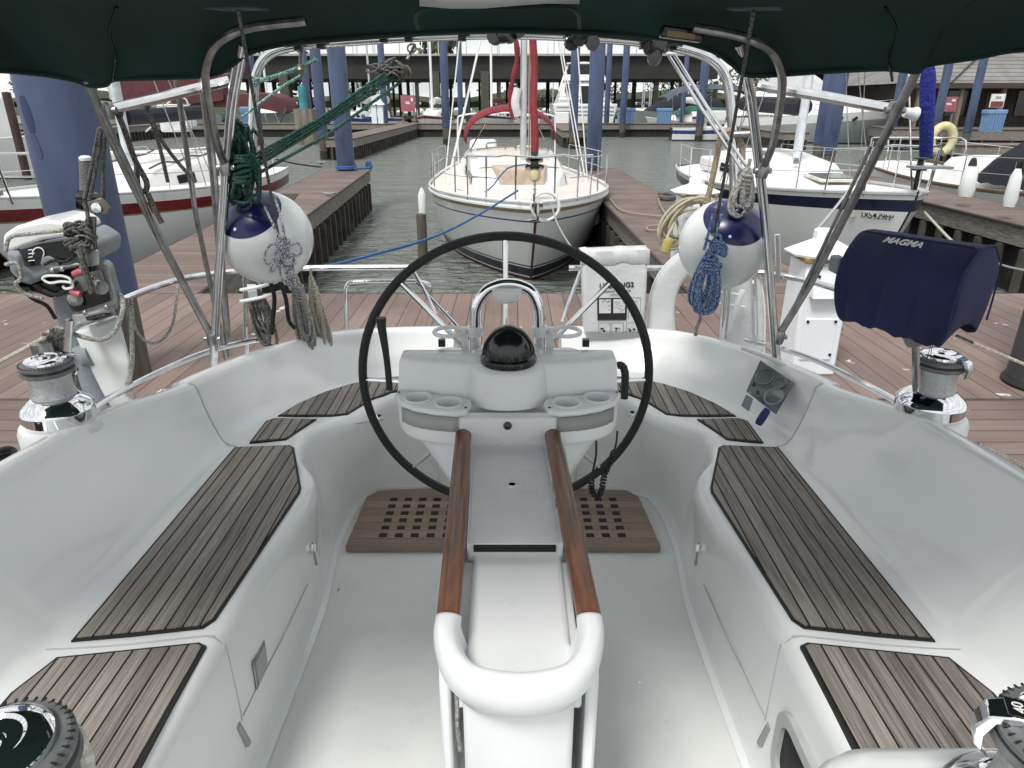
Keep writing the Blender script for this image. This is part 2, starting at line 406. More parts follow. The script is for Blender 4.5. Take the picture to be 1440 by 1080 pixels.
# ---- seats, coamings and side decks: one moulding per side, lofted from stations floor / seat front / seat back / coaming top
ST_ = [  # floor, seat front, seat back, top(x,y,z)
 ((.64, -.5), (.67, -.5), (1.10, -.5), (1.27, -.5, .82)),
 ((.64, .4), (.67, .4), (1.09, .4), (1.275, .4, .80)),
 ((.637, 1.22), (.645, 1.22), (1.085, 1.19), (1.285, 1.22, .772)),
 ((.637, 1.235), (.645, 1.235), (1.062, 1.21), (1.262, 1.24, .768)),
 ((.63, 1.75), (.605, 1.8), (1.045, 1.75), (1.235, 1.83, .722)),
 ((.635, 1.95), (.62, 2.0), (1.03, 1.97), (1.18, 2.03, .707)),
 ((.65, 2.1), (.70, 2.14), (1.015, 2.13), (1.11, 2.15, .70)),
 ((.66, 2.2), (.735, 2.25), (1.005, 2.21), (1.07, 2.22, .70)),
 ((.662, 2.22), (.737, 2.27), (1.04, 2.235), (1.10, 2.245, .695)),
 ((.665, 2.3), (.73, 2.33), (1.01, 2.34), (1.065, 2.36, .69)),
 ((.66, 2.45), (.66, 2.40), (.945, 2.5), (1.00, 2.60, .668)),
 ((.64, 2.58), (.58, 2.48), (.84, 2.67), (.895, 2.80, .652)),
 ((.60, 2.65), (.535, 2.58), (.71, 2.83), (.74, 2.955, .645)),
 ((.45, 2.68), (.47, 2.69), (.53, 2.915), (.52, 3.02, .64)),
 ((.25, 2.69), (.25, 2.74), (.25, 2.95), (.245, 3.04, .64)),
]
def lerp(a, b_, t): return tuple(p + (q - p) * t for p, q in zip(a, b_))
def dense(stations):
    out = []
    chan = [[Vector((*s[k], 0)) if len(s[k]) == 2 else Vector(s[k]) for s in stations] for k in range(4)]
    brk = (2, 7)
    def seg(lo, hi):
        cs = [catmull(c[lo:hi + 1], 5) for c in chan]
        return list(zip(*cs))
    return seg(0, brk[0]) + seg(brk[0] + 1, brk[1]) + seg(brk[1] + 1, len(stations) - 1)
DST = dense(ST_)
def profile(st):
    f, s, bk, t = st
    f2, s2, b2, t2 = (Vector((v.x, v.y, 0)) for v in st)
    o = (b2 - s2); o = o.normalized() if o.length else Vector((1, 0, 0))
    ot = (t2 - b2); ot = ot.normalized() if ot.length > .02 else o
    ot = (ot + o).normalized()
    def V(p, z): return Vector((p.x, p.y, z))
    z = SEAT; tz = t.z
    pr = [V(f2 - o * .02, 0.002), V(f2, 0.006), V(f2 + o * .012, .03), V(f2.lerp(s2, .5), z * .5), V(s2, z - .05), V(s2 + o * .006, z - .022), V(s2 + o * .02, z - .006), V(s2 + o * .042, z),
          V(s2.lerp(b2, .5), z - .003), V(b2 - o * .04, z), V(b2 - o * .012, z + .010), V(b2 + ot * .008, z + .04)]
    pr += [V(b2.lerp(t2, .55) + ot * .006, z + (tz - z) * .55), V(t2 - ot * .004, tz - .03), V(t2 + ot * .002, tz - .012), V(t2 + ot * .010, tz - .004), V(t2 + ot * .022, tz), V(t2 + ot * .052, tz - .001), V(t2 + ot * .060, tz - .006), V(t2 + ot * .066, tz - .018), V(t2 + ot * .075, tz - .025), V(t2 + ot * .088, tz - .035),
           V(t2 + ot * .10, tz - .10), V(t2 + ot * .12, tz - .22), V(t2 + ot * .34, tz - .30), V(t2 + ot * .37, tz - .33), V(t2 + ot * .36, tz - .9), V(t2 + ot * .2, tz - 2.0)]
    return pr
for sd in (-1, 1):
    rows = [[Vector((XO + sd * p.x, p.y, p.z)) for p in profile(s)] for s in DST]
    b = MB(); b.grid(rows)
    # close the walk-through end of the coaming
    last = rows[-1]; b.face([b.b.verts.new(p) for p in last[9:24]] )
    o = b.obj('seat_moulding', gel, YACHT, smooth=50)

# centre seat bridge behind the pedestal, low transom gate sill, aft deck
b = MB(); b.box((XO, 2.845, SEAT - .06), (.52, .23, .115)); b.obj('seat_bridge', gel, YACHT, bevel=.02, bseg=3)
b = MB(); b.box((XO, 2.66, .2), (.60, .06, .40)); b.obj('seat_riser', gel, YACHT, bevel=.015)
b = MB(); b.box((XO, 3.2, .30), (.56, .36, .06)); b.box((XO, 3.37, -.2), (.9, .04, 1.1)); b.obj('transom_step', gel, YACHT, bevel=.015)

# ---- teak panels with black caulked borders
def shrink(poly, d):
    c = Vector((sum(p[0] for p in poly) / len(poly), sum(p[1] for p in poly) / len(poly)))
    n = len(poly); out = []
    area = sum(poly[i][0] * poly[(i + 1) % n][1] - poly[(i + 1) % n][0] * poly[i][1] for i in range(n))
    sg = 1 if area > 0 else -1
    for i in range(n):
        p0, p1, p2 = (Vector(poly[(i + k) % n]) for k in (-1, 0, 1))
        e1 = (p1 - p0).normalized(); e2 = (p2 - p1).normalized()
        n1 = Vector((-e1.y, e1.x)) * sg; n2 = Vector((-e2.y, e2.x)) * sg
        bi = (n1 + n2); bi = bi / max(.3, bi.dot(n1))
        out.append(tuple(p1 + bi * d))
    return out
TEAK = {
 'bench': [(.983, 1.249), (.70, 1.292), (.682, 1.32), (.645, 1.90), (.650, 1.93), (.752, 2.205), (.775, 2.225), (.965, 2.21)],
 'fore': [(.985, 1.20), (.69, 1.245), (.67, 1.235), (.67, .55), (1.03, .55), (1.02, 1.10)],
 'link': [(.925, 2.245), (.925, 2.43), (.90, 2.455), (.735, 2.445), (.80, 2.27)],
 'helm': [(.895, 2.475), (.845, 2.60), (.77, 2.72), (.68, 2.81), (.58, 2.872), (.47, 2.905), (.33, 2.915), (.33, 2.80), (.49, 2.715), (.56, 2.63), (.625, 2.49), (.68, 2.475)],
}
for sd in (-1, 1):
    for k, pl in TEAK.items():
        wp = [(XO + sd * a, q) for a, q in pl]
        b = MB(); b.prism(wp, SEAT - .012, SEAT + .0035); bd = b.obj('teak_panel', darkcaulk, YACHT, smooth=0)
        b = MB(); b.prism(shrink(wp, .008), SEAT - .010, SEAT + .0065); b.obj('teak_planking', teak, bd, smooth=0)

# ---- seat seams (thin locker lid joints) and grey tubes as shade in the drain grooves, latches, courtesy light, pocket
def seat_front(y, z, sd):  # point on the seat front
    best = min(DST, key=lambda s: abs((s[0].y + (s[1].y - s[0].y) * z / SEAT) - y))
    f, s = best[0], best[1]; t = z / SEAT
    return Vector((XO + sd * (f.x + (s.x - f.x) * t - .002), y, z))
for sd in (-1, 1):
    b = MB(); b.tube([seat_front(1.27, z, sd) for z in (.20, .30, .40, .435)], .002, 6); b.obj('lid_seam', seam_grey, YACHT)
    b = MB(); b.tube([seat_front(y, .205, sd) for y in (1.28, 1.4, 1.55, 1.7, 1.78)], .0018, 6); b.obj('lid_seam', seam_grey, YACHT)
    for dd in (1.228, 2.222):
        st = min(DST, key=lambda q: abs(q[2].y - (1.20 if dd < 2 else 2.22)))
        pr = profile(st)
        if dd < 2:
            q = [Vector((p.x, 1.268 - max(0, min(.30, p.x - .69)) * .147 if k_ < 10 else 1.238, p.z + .0005)) for k_, p in enumerate(pr[:17]) if k_ >= 5]
        else: q = [Vector((p.x, p.y + .006, p.z)) for p in pr[9:17]]
        b = MB(); b.tube([Vector((XO + sd * p.x, p.y, p.z)) for p in q], .0024, 6, smooth=2); b.obj('seam_shade', seam_grey, YACHT)  # grey tube paints the shaded line along the moulding step
    for yy, z0, z1 in ((1.25, .11, .205), (1.86, .20, .27)):
        b = MB(); p = [seat_front(yy + (.03 if z == z0 else 0), z, sd) for z in (z0, z1)]
        p = [v_ + Vector((sd * .0075 if yy < 1.5 else sd * .003, 0, 0)) for v_ in p]; b.tube(p, .011 if yy < 1.5 else .006, 8); b.obj('groove_shade', greyshadow, YACHT)  # grey tube imitates the shade inside the groove
    # latch
    c = seat_front(1.83, .305, sd)
    R = frame((0, 1, 0), (0, 0, 1))
    b = MB(); b.lathe([(.0, .0), (.017, .0), (.017, .004), (.012, .006), (0, .006)], c, 16, axis=(-sd, 0, 0.05), sy=1.0); la = b.obj('locker_latch', steel, YACHT)
    b = MB(); b.box(c + Vector((-sd * .010, 0, 0)), (.014, .006, .026)); b.obj('thumb_turn', chrome, la, bevel=.002)
c = seat_front(1.40, .25, -1)
b = MB(); b.box(c + Vector((.002, 0, 0)), (.006, .085, .088), R=Matrix.Rotation(.02, 3, 'Y')); cl = b.obj('courtesy_light', steel_dull, YACHT, bevel=.003)
b = MB(); b.box(c + Vector((.005, 0, 0)), (.003, .066, .068)); b.obj('lens', mat('ribbed_lens', (.42, .44, .43), .3, bump=.5, bscale=200), cl)
c = seat_front(1.07, .235, 1)
b = MB()
def rrect(w, h, r, n=6):
    out = []
    for cx, cy, a0 in ((w/2-r, h/2-r, 0), (-w/2+r, h/2-r, PI/2), (-w/2+r, -h/2+r, PI), (w/2-r, -h/2+r, 1.5*PI)):
        out += [(cx + r*math.cos(a0 + k*PI/2/n), cy + r*math.sin(a0 + k*PI/2/n)) for k in range(n+1)]
    return out
outer = rrect(.26, .21, .06); inner = rrect(.205, .155, .045)
fx = lambda p, d: Vector((c.x - d, c.y + p[0], c.z + p[1]))
b.rings([[fx(p, -.01) for p in outer], [fx(p, .012) for p in outer], [fx(p, .013) for p in inner], [fx(p, -.012) for p in inner]], cap0=False, cap1=False)
pk = b.obj('pocket_frame', mat('pocket_grey', (.46, .49, .48), .45), YACHT)
b = MB(); b.rings([[fx(p, .002) for p in inner], [fx((p[0]*.98, p[1]*.98), .003) for p in inner]]); b.obj('pocket_void', darkgap, pk)
b = MB(); b.lathe([(0, .022), (.012, .02), (.016, .0), (.012, -.03)], fx((-.04, -.06), .01), 12, axis=(0, .2, 1)); b.obj('pump_knob', gel_bright, pk)

# ---- forward cabin tops that carry the near winches
for sd in (-1, 1):
    xs = [.40, 1.55]; yb = (P(1300, 1020, z=.79) if sd > 0 else P(200, 1056, z=.79)).y; print('cabin', yb)
    b = MB(); rings = []
    for d, z in ((0, -.0), (0, .71), (.006, .745), (.02, .77), (.045, .786), (.07, .79)):
        pl = []
        r0 = .11
        pts = [(xs[0] + d, -.6), (xs[0] + d, yb - r0)] + [(xs[0] + r0 - (r0 - d) * math.cos(a), yb - r0 + (r0 - d) * math.sin(a)) for a in [PI / 2 * k / 6 for k in range(1, 7)]] + [(xs[1], yb - d), (xs[1], -.6)]
        rings.append([(XO + sd * p[0], p[1], z) for p in pts])
    b.rings(rings, cap0=False); b.obj('cabin_top', gel, YACHT, smooth=60)

# ---- pedestal console
def ell(rx, ry_f, ry_b, y0, z, n=40, sq=2.6, x0=XO):
    out = []
    for k in range(n):
        a = 2 * PI * k / n; ca, sa = math.cos(a), math.sin(a)
        x = abs(ca) ** (2 / sq) * (1 if ca >= 0 else -1); y = abs(sa) ** (2 / sq) * (1 if sa >= 0 else -1)
        out.append((x0 + rx * x, y0 + (ry_b if y > 0 else ry_f) * y, z))
    return out
PC = -0.012
b = MB()   # funnel column
b.rings([ell(.085, .09, .10, 1.98, 0.0, x0=PC), ell(.095, .09, .10, 1.98, .25, x0=PC), ell(.125, .12, .12, 1.98, .36, x0=PC), ell(.185, .15, .14, 1.98, .48, x0=PC), ell(.25, .18, .16, 1.98, .60, x0=PC), ell(.300, .20, .18, 1.98, .695, x0=PC), ell(.302, .21, .185, 1.98, .72, x0=PC)])
ped = b.obj('pedestal', gel_bright, YACHT, smooth=60)
b = MB()   # lower console body with convex face
b.rings([ell(.295, .195, .18, 1.96, .700, sq=3.4, x0=PC), ell(.318, .222, .195, 1.96, .708, sq=3.4, x0=PC), ell(.325, .23, .20, 1.96, .722, sq=3.4, x0=PC), ell(.328, .232, .20, 1.96, .775, sq=3.4, x0=PC), ell(.325, .228, .20, 1.96, .796, sq=3.4, x0=PC), ell(.30, .205, .18, 1.96, .803, sq=3.4, x0=PC), ell(.298, .203, .178, 1.96, .745, sq=3.4, x0=PC)])
b.obj('console_body', gel_bright, ped, smooth=60)
b = MB()   # upper wings (flat back screen)
def wing(z, d, e=0):
    n = 14; fr = []
    for k in range(n + 1):
        t = -1 + 2 * k / n
        fr.append((PC + t * (.322 - d), 1.905 - .055 * (1 - t * t) + d + e, z))
    return fr + [(p[0], 1.975 - d, z) for p in reversed(fr)]
b.rings([wing(.795, -.004, -.01), wing(.83, .0), wing(.895, .004), wing(.911, .010), wing(.918, .022)])
b.obj('console_wing', gel_bright, ped, smooth=50)
b = MB()   # central drum under the compass
b.rings([ell(.135, .155, .14, 1.93, .80, sq=2.2, x0=PC), ell(.128, .142, .14, 1.93, .83, sq=2.2, x0=PC), ell(.124, .132, .14, 1.93, .890, sq=2.2, x0=PC), ell(.118, .122, .14, 1.93, .905, sq=2.2, x0=PC), ell(.10, .10, .12, 1.93, .911, sq=2.2, x0=PC)])
b.obj('compass_plinth', gel_bright, ped, smooth=60)
# cup trays
for sd in (-1, 1):
    pl = [(.100, 1.775), (.112, 1.742), (.14, 1.728), (.20, 1.738), (.26, 1.762), (.305, 1.80), (.326, 1.85), (.322, 1.885), (.20, 1.845), (.13, 1.825), (.105, 1.81)]
    wp = [(PC + sd * a, q) for a, q in pl]
    b = MB()
    holes = [Vector((PC + sd * cx, cy, 0)) for cx, cy in ((.165, 1.787), (.255, 1.822))]
    b.rings([[(p[0], p[1], z) for p in shrink(wp, d)] for d, z in ((.004, .800), (.0, .806), (.0, .816), (.004, .820))], cap0=False, cap1=False)
    lo = [b.b.verts.new((p[0], p[1], .820)) for p in shrink(wp, .004)]
    ed = [b.b.edges.new((lo[k], lo[(k + 1) % len(lo)])) for k in range(len(lo))]
    for hc in holes:
        lp = [b.b.verts.new((hc.x + .034 * math.cos(2 * PI * k / 28), hc.y + .034 * math.sin(2 * PI * k / 28), .820)) for k in range(28)]
        ed += [b.b.edges.new((lp[k], lp[(k + 1) % 28])) for k in range(28)]
    bmesh.ops.triangle_fill(b.b, use_beauty=True, use_dissolve=False, edges=ed)
    bmesh.ops.delete(b.b, geom=[f for f in b.b.faces if any((Vector((f.calc_center_median().x, f.calc_center_median().y, 0)) - hc).length < .033 for hc in holes)], context='FACES_ONLY')
    tr = b.obj('cup_tray', gel_bright, ped, smooth=30, merge=True)
    for hc in holes:
        b = MB(); b.lathe([(.042, .820), (.042, .8225), (.038, .824), (.035, .8225), (.0338, .819), (.0325, .78), (.031, .760), (.0001, .758)], hc, 32, cap=False); b.obj('cup_well', gel_bright, tr)
    for sx_, sy_ in ((.115, 1.75), (.315, 1.86)):
        b = MB(); b.lathe([(.004, 0), (.004, .002), (0, .0025)], (PC + sd * sx_, sy_, .8205), 8); b.obj('screw', blackpl, tr)
    # painted shade of the pocket slot below the tray
    rows = []
    for z in (.757, .80):
        rows.append([(PC + sd * x, 1.96 - .232 * (1 - abs(x / .328) ** 3.4) ** (1 / 3.4) - .0035, z) for x in [.135 + .165 * k / 8 for k in range(9)]])
    b = MB(); b.grid(rows); b.obj('console_pocket_shade', greyshadow, ped, smooth=30, solid=.002)  # grey skin on the console face, coloured as the pocket's shade
b = MB(); b.lathe([(.012, 0), (.012, .006), (.008, .012), (0, .014)], (PC, 1.732, .775), 14, axis=(0, -1, .25)); b.obj('ignition_plug', blackpl, ped)
# compass
b = MB(); cc = Vector((PC + .002, 1.875, .910))
b.lathe([(.079, .0), (.081, .008), (.079, .018), (.072, .024), (.072, .030)], cc, 40); cp = b.obj('compass', blackpl, ped)
b = MB(); b.lathe([(.070 * math.cos(a), .028 + .080 * math.sin(a)) for a in [PI / 2 * k / 10 for k in range(11)]], cc, 36); b.obj('compass_hood', blackpl, ped)
b = MB(); b.tube([cc + Vector((.0715 * math.cos(a), -.020, .028 + .078 * math.sin(a))) for a in [PI * k / 16 for k in range(17)]], .0035, 6); b.obj('compass_bail', blackpl, ped)
# guard tube with cup rings and lamp
gy = 2.02
gl = [P(668, 500, y=gy), P(668, 450, y=gy), P(671, 428, y=gy), P(684, 409, y=gy), P(700, 401, y=gy), P(715, 399, y=gy), P(730, 401, y=gy), P(746, 409, y=gy), P(756, 428, y=gy), P(759, 450, y=gy), P(759, 500, y=gy)]
b = MB(); b.tube(gl, .0175, 12, smooth=5); b.obj('pedestal_guard', chrome, ped)
for x, sd in ((668, -1), (759, 1)):
    q = P(x, 492, y=gy)
    for dz, rr in ((.062, .046), (-.012, .052)):
        ctr = Vector((q.x + sd * .075, gy - .012, q.z + dz))
        b = MB()
        if dz > 0:
            b.tube([ctr + Vector((math.cos(a) * rr, math.sin(a) * rr, 0)) for a in [2 * PI * k / 24 for k in range(24)]], .0065, 8, closed=True)
            b.lathe([(.025, -.016), (.025, .012), (.019, .012)], (q.x, gy, ctr.z), 18)
            b.box((q.x + sd * .030, gy - .004, ctr.z - .03), (.020, .012, .085))
        else:
            b.lathe([(rr, -.004), (rr + .003, .0), (rr, .007), (0, .007)], ctr, 24)
            b.lathe([(.026, -.006), (.026, .008), (.018, .008)], (q.x, gy, ctr.z), 16)
        b.obj('drink_ring', gel_bright, ped)
q = P(713, 412, y=gy - .01)
b = MB(); b.lathe([(.026, -.026), (.038, -.014), (.045, .006), (.045, .016), (0, .018)], q, 28); lm = b.obj('guard_lamp', gel_bright, ped)
b = MB(); b.lathe([(.034, -.006), (.030, -.012), (0, -.015)], q + Vector((0, -.014, .006)), 24, axis=(0, -.72, .7)); b.obj('lamp_lens', mat('lamp_lens_m', (.42, .45, .42), .2), ped)
# throttle, black switch, radio mic and curly cord
b = MB(); b.tube([P(548, 548, y=1.98), P(545, 515, y=1.98), P(541, 485, y=1.97), P(537, 462, y=1.97), P(536, 447, y=1.97)], lambda t: .010 + .008 * max(0, t - .35), 10, smooth=4); b.obj('throttle_lever', blackrub, ped)
b = MB(); b.tube([P(878, 560, y=1.98), P(879, 525, y=1.98), P(874, 514, y=1.98), P(868, 514, y=1.98)], .012, 8, smooth=4); b.obj('radio_mic', blackrub, ped)
b = MB()
base = catmull([P(868, 606, y=1.98), P(866, 625, y=1.97), P(858, 650, y=1.95), P(850, 668, y=1.94), P(846, 690, y=1.94), P(840, 698, y=1.94), P(833, 692, y=1.94), P(832, 672, y=1.95), P(838, 640, y=1.97), P(838, 612, y=1.99)], 24)
coil = []
for i, p in enumerate(base):
    k = 1 if 30 < i < 170 else 0
    coil.append(p + Vector((math.cos(i * 1.35), math.sin(i * 1.35), 0)) * (.0085 * k))
b.tube(coil, .0035, 5); b.obj('radio_cord', blackrub, ped)
for x in (607, 807):
    pass
for xx in (-.20, .235):
    b = MB(); b.box((PC + xx, 2.0, .925), (.02, .02, .022)); b.obj('rubber_stop', blackpl, ped)

# ---- steering wheel
wc = Vector((-.022, 2.30, .685)); WR = .507
b = MB(); b.tube([wc + Vector((WR * math.cos(a), 0, WR * math.sin(a))) for a in [2 * PI * k / 96 for k in range(96)]], .0155, 12, closed=True)
wh = b.obj('steering_wheel', blackrub, YACHT)
b = MB()
for k in range(120):
    a = PI * .93 + 2 * PI * .26 * k / 120
    c = wc + Vector(((WR - .0155) * math.cos(a), -.010, (WR - .0155) * math.sin(a)))
    b.box(c, (.0028, .0024, .004), R=Matrix.Rotation(-a + .5, 3, 'Y'))
b.obj('wheel_stitching', mat('stitch_thread', (.05, .05, .05), .7), wh)
for k in range(8):
    a = PI / 2 + k * PI / 4
    d = Vector((math.cos(a), 0, math.sin(a)))
    b = MB(); b.tube([wc + d * .05 + Vector((0, -.09, 0)), wc + d * .20 + Vector((0, -.05, 0)), wc + d * (WR - .012)], .0095, 8, smooth=4); b.obj('wheel_spoke', steel, wh)
b = MB(); b.lathe([(.0, -.13), (.03, -.13), (.055, -.10), (.055, -.06), (.035, .0), (.035, .16)], wc, 24, axis=(0, 1, 0)); b.obj('wheel_hub', steel, wh)

# ---- cockpit table
tb = MB()
TZ = .745
lx0, lx1, rx0, rx1 = -.136, -.113, .110, .138   # rail centre far / near
tb.rings([[(-.112, 1.75, z), (.090, 1.75, z), (.112, 1.27, z), (-.098, 1.27, z)] for z in (.66, .712)])
tb.rings([[(-.108, 1.262, z), (.122, 1.262, z), (.124, .93, z), (-.100, .93, z)] for z in (.60, .672)])
table = tb.obj('folding_table', gel_bright, YACHT, bevel=.006)
b = MB(); b.box((.006, 1.266, .703), (.178, .010, .012)); b.obj('table_slot', darkgap, table)
b = MB(); b.lathe([(.0145, .0), (.0145, .003), (.010, .004), (.009, .001), (0, .001)], (.0, 1.52, .712), 20); tk = b.obj('table_drain', gel_bright, table)
b = MB(); b.lathe([(.0085, .002), (0, .002)], (.0, 1.52, .712), 16); b.obj('drain_hole', darkgap, table)
for xa, xb_ in ((lx0, lx1), (rx0, rx1)):
    b = MB(); b.tube([(xa, 1.785, TZ), ((xa + xb_) / 2, 1.4, TZ), (xb_, .995, TZ)], .0225, 14, smooth=5, ry=.021); b.obj('table_handrail', varnish, table)
# moulded U loop
U = [(lx1 - .0005, 1.0, TZ), (-.117, .965, TZ), (-.112, .925, TZ - .002), (-.095, .885, TZ - .004), (-.06, .855, TZ - .006), (.012, .842, TZ - .007), (.084, .855, TZ - .006), (.119, .885, TZ - .004), (.136, .925, TZ - .002), (.141, .965, TZ), (rx1 + .0005, 1.0, TZ)]
bump_ = lambda t: min(1, min(t, 1 - t) * 5) ** .7
U = [(.012 + (a_ - .012) * (1 - .05 * min(1, max(0, (1.0 - b_) / .08))), b_ + .008 * min(1, max(0, (1.0 - b_) / .15)), c_) for a_, b_, c_ in U]
UU = catmull(U, 6); UU = [p - Vector((0, 0, .017 * bump_(i / (len(UU) - 1)))) for i, p in enumerate(UU)]
b = MB(); b.tube(UU, .0235, 18, ry=lambda t: .0225 + .018 * bump_(t))
b.obj('table_grab_loop', gel_bright, table, smooth=80)
b = MB()
sk = [Vector(p) for p in catmull(U, 6)]
rws = []
for dz, inn in ((-.02, 1.05), (-.055, 1.05), (-.078, 1.0), (-.084, .90)):
    rws.append([Vector((.012 + (p.x - .012) * inn, .99 + (p.y - .99) * inn if p.y < .99 else p.y, TZ + dz)) for p in sk])
b.grid(rws)
ins = [[Vector((.012 + (p.x - .012) * q, .99 + (p.y - .99) * q if p.y < .99 else p.y, TZ + dz)) for p in sk] for dz, q in ((-.002, .86), (-.04, .80), (-.066, .74))]
b.grid(ins); b.face([b.b.verts.new(p + Vector((0, 0, .0))) for p in ins[-1]])
b.obj('table_loop_skirt', gel_bright, table, smooth=60)
b = MB(); b.rings([[(-.088 + .012, y0, z) for y0 in ()] or [(-.085, .90, z), (-.04, .885, z), (.05, .885, z), (.108, .90, z), (.108, 1.6, z), (-.085, 1.6, z)] for z in (.0, .685)]); b.obj('table_column', gel_bright, table, bevel=.012, bseg=3)
for x, xx in ((-.128, -.108), (.130, .152)):
    b = MB(); b.rings([[(x, y, z) for y, z in ((.93, .10), (1.75, .10), (1.75, .70), (.955, .70), (.94, .69), (.93, .66))], [(xx, y, z) for y, z in ((.93, .10), (1.75, .10), (1.75, .70), (.955, .70), (.94, .69), (.93, .66))]])
    b.obj('table_leaf', gel_bright, table, bevel=.006)
b = MB(); b.tube([(-.097, .93, .66), (-.098, .93, .56), (-.095, .93, .50)], .004, 6); b.obj('leaf_strap', rope_grey, table)

# ---- teak floor grating (lifts out: a thing of its own)
gz = .012
gp = [(XO - .615, 2.24), (XO - .605, 2.20)]
GPL = [(-.637, 2.24), (-.63, 2.23), (.562, 2.23), (.569, 2.24), (.545, 2.60), (.50, 2.65), (.25, 2.672), (-.3, 2.672), (-.58, 2.65), (-.625, 2.60)]
grt = thing('floor_grating', 'weathered teak floor grating with square holes on the cockpit floor under the wheel', 'grating', (XO, 2.4, 0))
b = MB(); b.prism(GPL, .004, .024); gb = b.obj('grating_board', grate, grt, smooth=0)
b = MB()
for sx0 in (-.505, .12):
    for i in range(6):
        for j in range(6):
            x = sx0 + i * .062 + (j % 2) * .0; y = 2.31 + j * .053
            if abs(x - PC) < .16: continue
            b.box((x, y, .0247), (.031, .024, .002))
b.obj('grating_hole_shade', darkgap, grt, smooth=0)  # flat dark squares painted as the shade in the holes
grt.children[-1]['kind'] = 'stuff'

# ---- winches
def winch(x, y, z, s=1.0, arm=0.0, pad=True):
    b = MB(); c = Vector((x, y, z))
    prof = [(.098, .0), (.100, .004), (.100, .036), (.102, .040), (.100, .045), (.092, .056), (.070, .074), (.060, .080), (.0, .080)]
    b.lathe([(r * s, h * s) for r, h in prof], c, 40); w = b.obj('winch', chrome, YACHT)
    b = MB(); b.lathe([(r * s, h * s) for r, h in ((.055, .079), (.061, .084), (.057, .10), (.056, .135), (.060, .150), (.058, .155))], c, 40); b.obj('winch_drum', knurl, w)
    b = MB(); b.lathe([(r * s, h * s) for r, h in ((.050, .152), (.068, .154), (.074, .160), (.072, .166), (.058, .169), (.058, .172), (.072, .175), (.073, .182), (.068, .188), (.05, .191))], c, 44); jw = b.obj('winch_jaw', greyrub, w)
    b = MB()
    for k in range(44):
        a = 2 * PI * k / 44
        b.box(c + Vector((math.cos(a) * .070, math.sin(a) * .070, .188)) * 1.0 * s if False else c + Vector((math.cos(a) * .0665 * s, math.sin(a) * .0665 * s, .1875 * s)), (.011 * s, .0022 * s, .002 * s), rz=a)
    b.obj('jaw_rib', blackrub, w); w.children[-1]['kind'] = 'stuff'
    b = MB(); b.lathe([(r * s, h * s) for r, h in ((.057, .188), (.056, .197), (.048, .204), (.034, .206), (.030, .203), (.016, .203), (.014, .207), (.011, .207), (.010, .198), (0, .197))], c, 36); b.obj('winch_cap', chrome, w)
    d = Vector((math.cos(arm), math.sin(arm), 0)); t_ = Vector((-d.y, d.x, 0))
    b = MB()
    sec = []
    for k, (q, h, wd, th) in enumerate(((.02, .198, .036, .008), (.055, .197, .034, .009), (.078, .188, .028, .010), (.086, .165, .022, .012), (.082, .138, .016, .010), (.070, .128, .010, .006))):
        p = c + d * q * s + Vector((0, 0, h * s))
        sec.append([p + t_ * (wd * s / 2 * e) + Vector((0, 0, th * s / 2 * f)) + d * (th * s / 2 * f) for e, f in ((-1, -1), (1, -1), (1, 1), (-1, 1))])
    b.rings(sec); b.obj('winch_feeder', chrome, w, bevel=.003 * s)
    if pad:
        b = MB(); b.lathe([(.118 * s, -.10), (.118 * s, -.02), (.112 * s, -.006), (.10 * s, -.001), (0, -.001)], c, 36); b.obj('winch_pad', gel_bright, w)
    return w
winch(-1.355, 1.90, .715, .98, arm=.9)
winch(1.30, 1.985, .70, .98, arm=-1.0)
p = P(-6, 1078, z=.975); winch(p.x, p.y, .80, 1.02, arm=2.4, pad=False)
w4 = winch(.597, .545, .795, .98, arm=2.75, pad=False)
sz = .795 + .98 * .199
text('size_mark', '40', sign_white, w4, (.597 + math.cos(2.75) * .055 * .98, .545 + math.sin(2.75) * .055 * .98, .795 + .203 * .98), .016, Matrix.Rotation(2.75 - PI / 2 + .15, 3, 'Z'))
b = MB(); b.box((.597 + math.cos(2.75) * .055 * .98, .545 + math.sin(2.75) * .055 * .98, .795 + .2018 * .98), (.024, .026, .0025), rz=2.75); b.obj('mark_plate', blackpl, w4)
# rope tail on the near left winch
b = MB(); pp = P(96, 1040, z=.90)
b.tube([P(88, 1022, z=.955), P(102, 1030, z=.95), P(112, 1048, z=.93), P(120, 1070, z=.90), P(118, 1090, z=.86), P(95, 1110, z=.82), P(60, 1120, z=.80)], .0095, 10, smooth=6)
b.obj('winch_rope', rope_mat('rope_white_jib', (.60, .58, .53), (.44, .42, .38), 90), None, 'thick white rope with dark flecks led off the near left winch', 'rope')
# loose lines beside the left aft winch
b = MB()
for k in range(4):
    b.tube([P(-20, 640 + 6 * k, y=1.72), P(12, 630 + 5 * k, y=1.76), P(22, 640 + 8 * k, y=1.75), P(8, 665 + 4 * k, y=1.70), P(-14, 672, y=1.68)], .007, 6, smooth=4)
b.obj('coiled_line', rope_black, None, 'black rope coil lying at the left picture edge by the aft winch', 'rope')

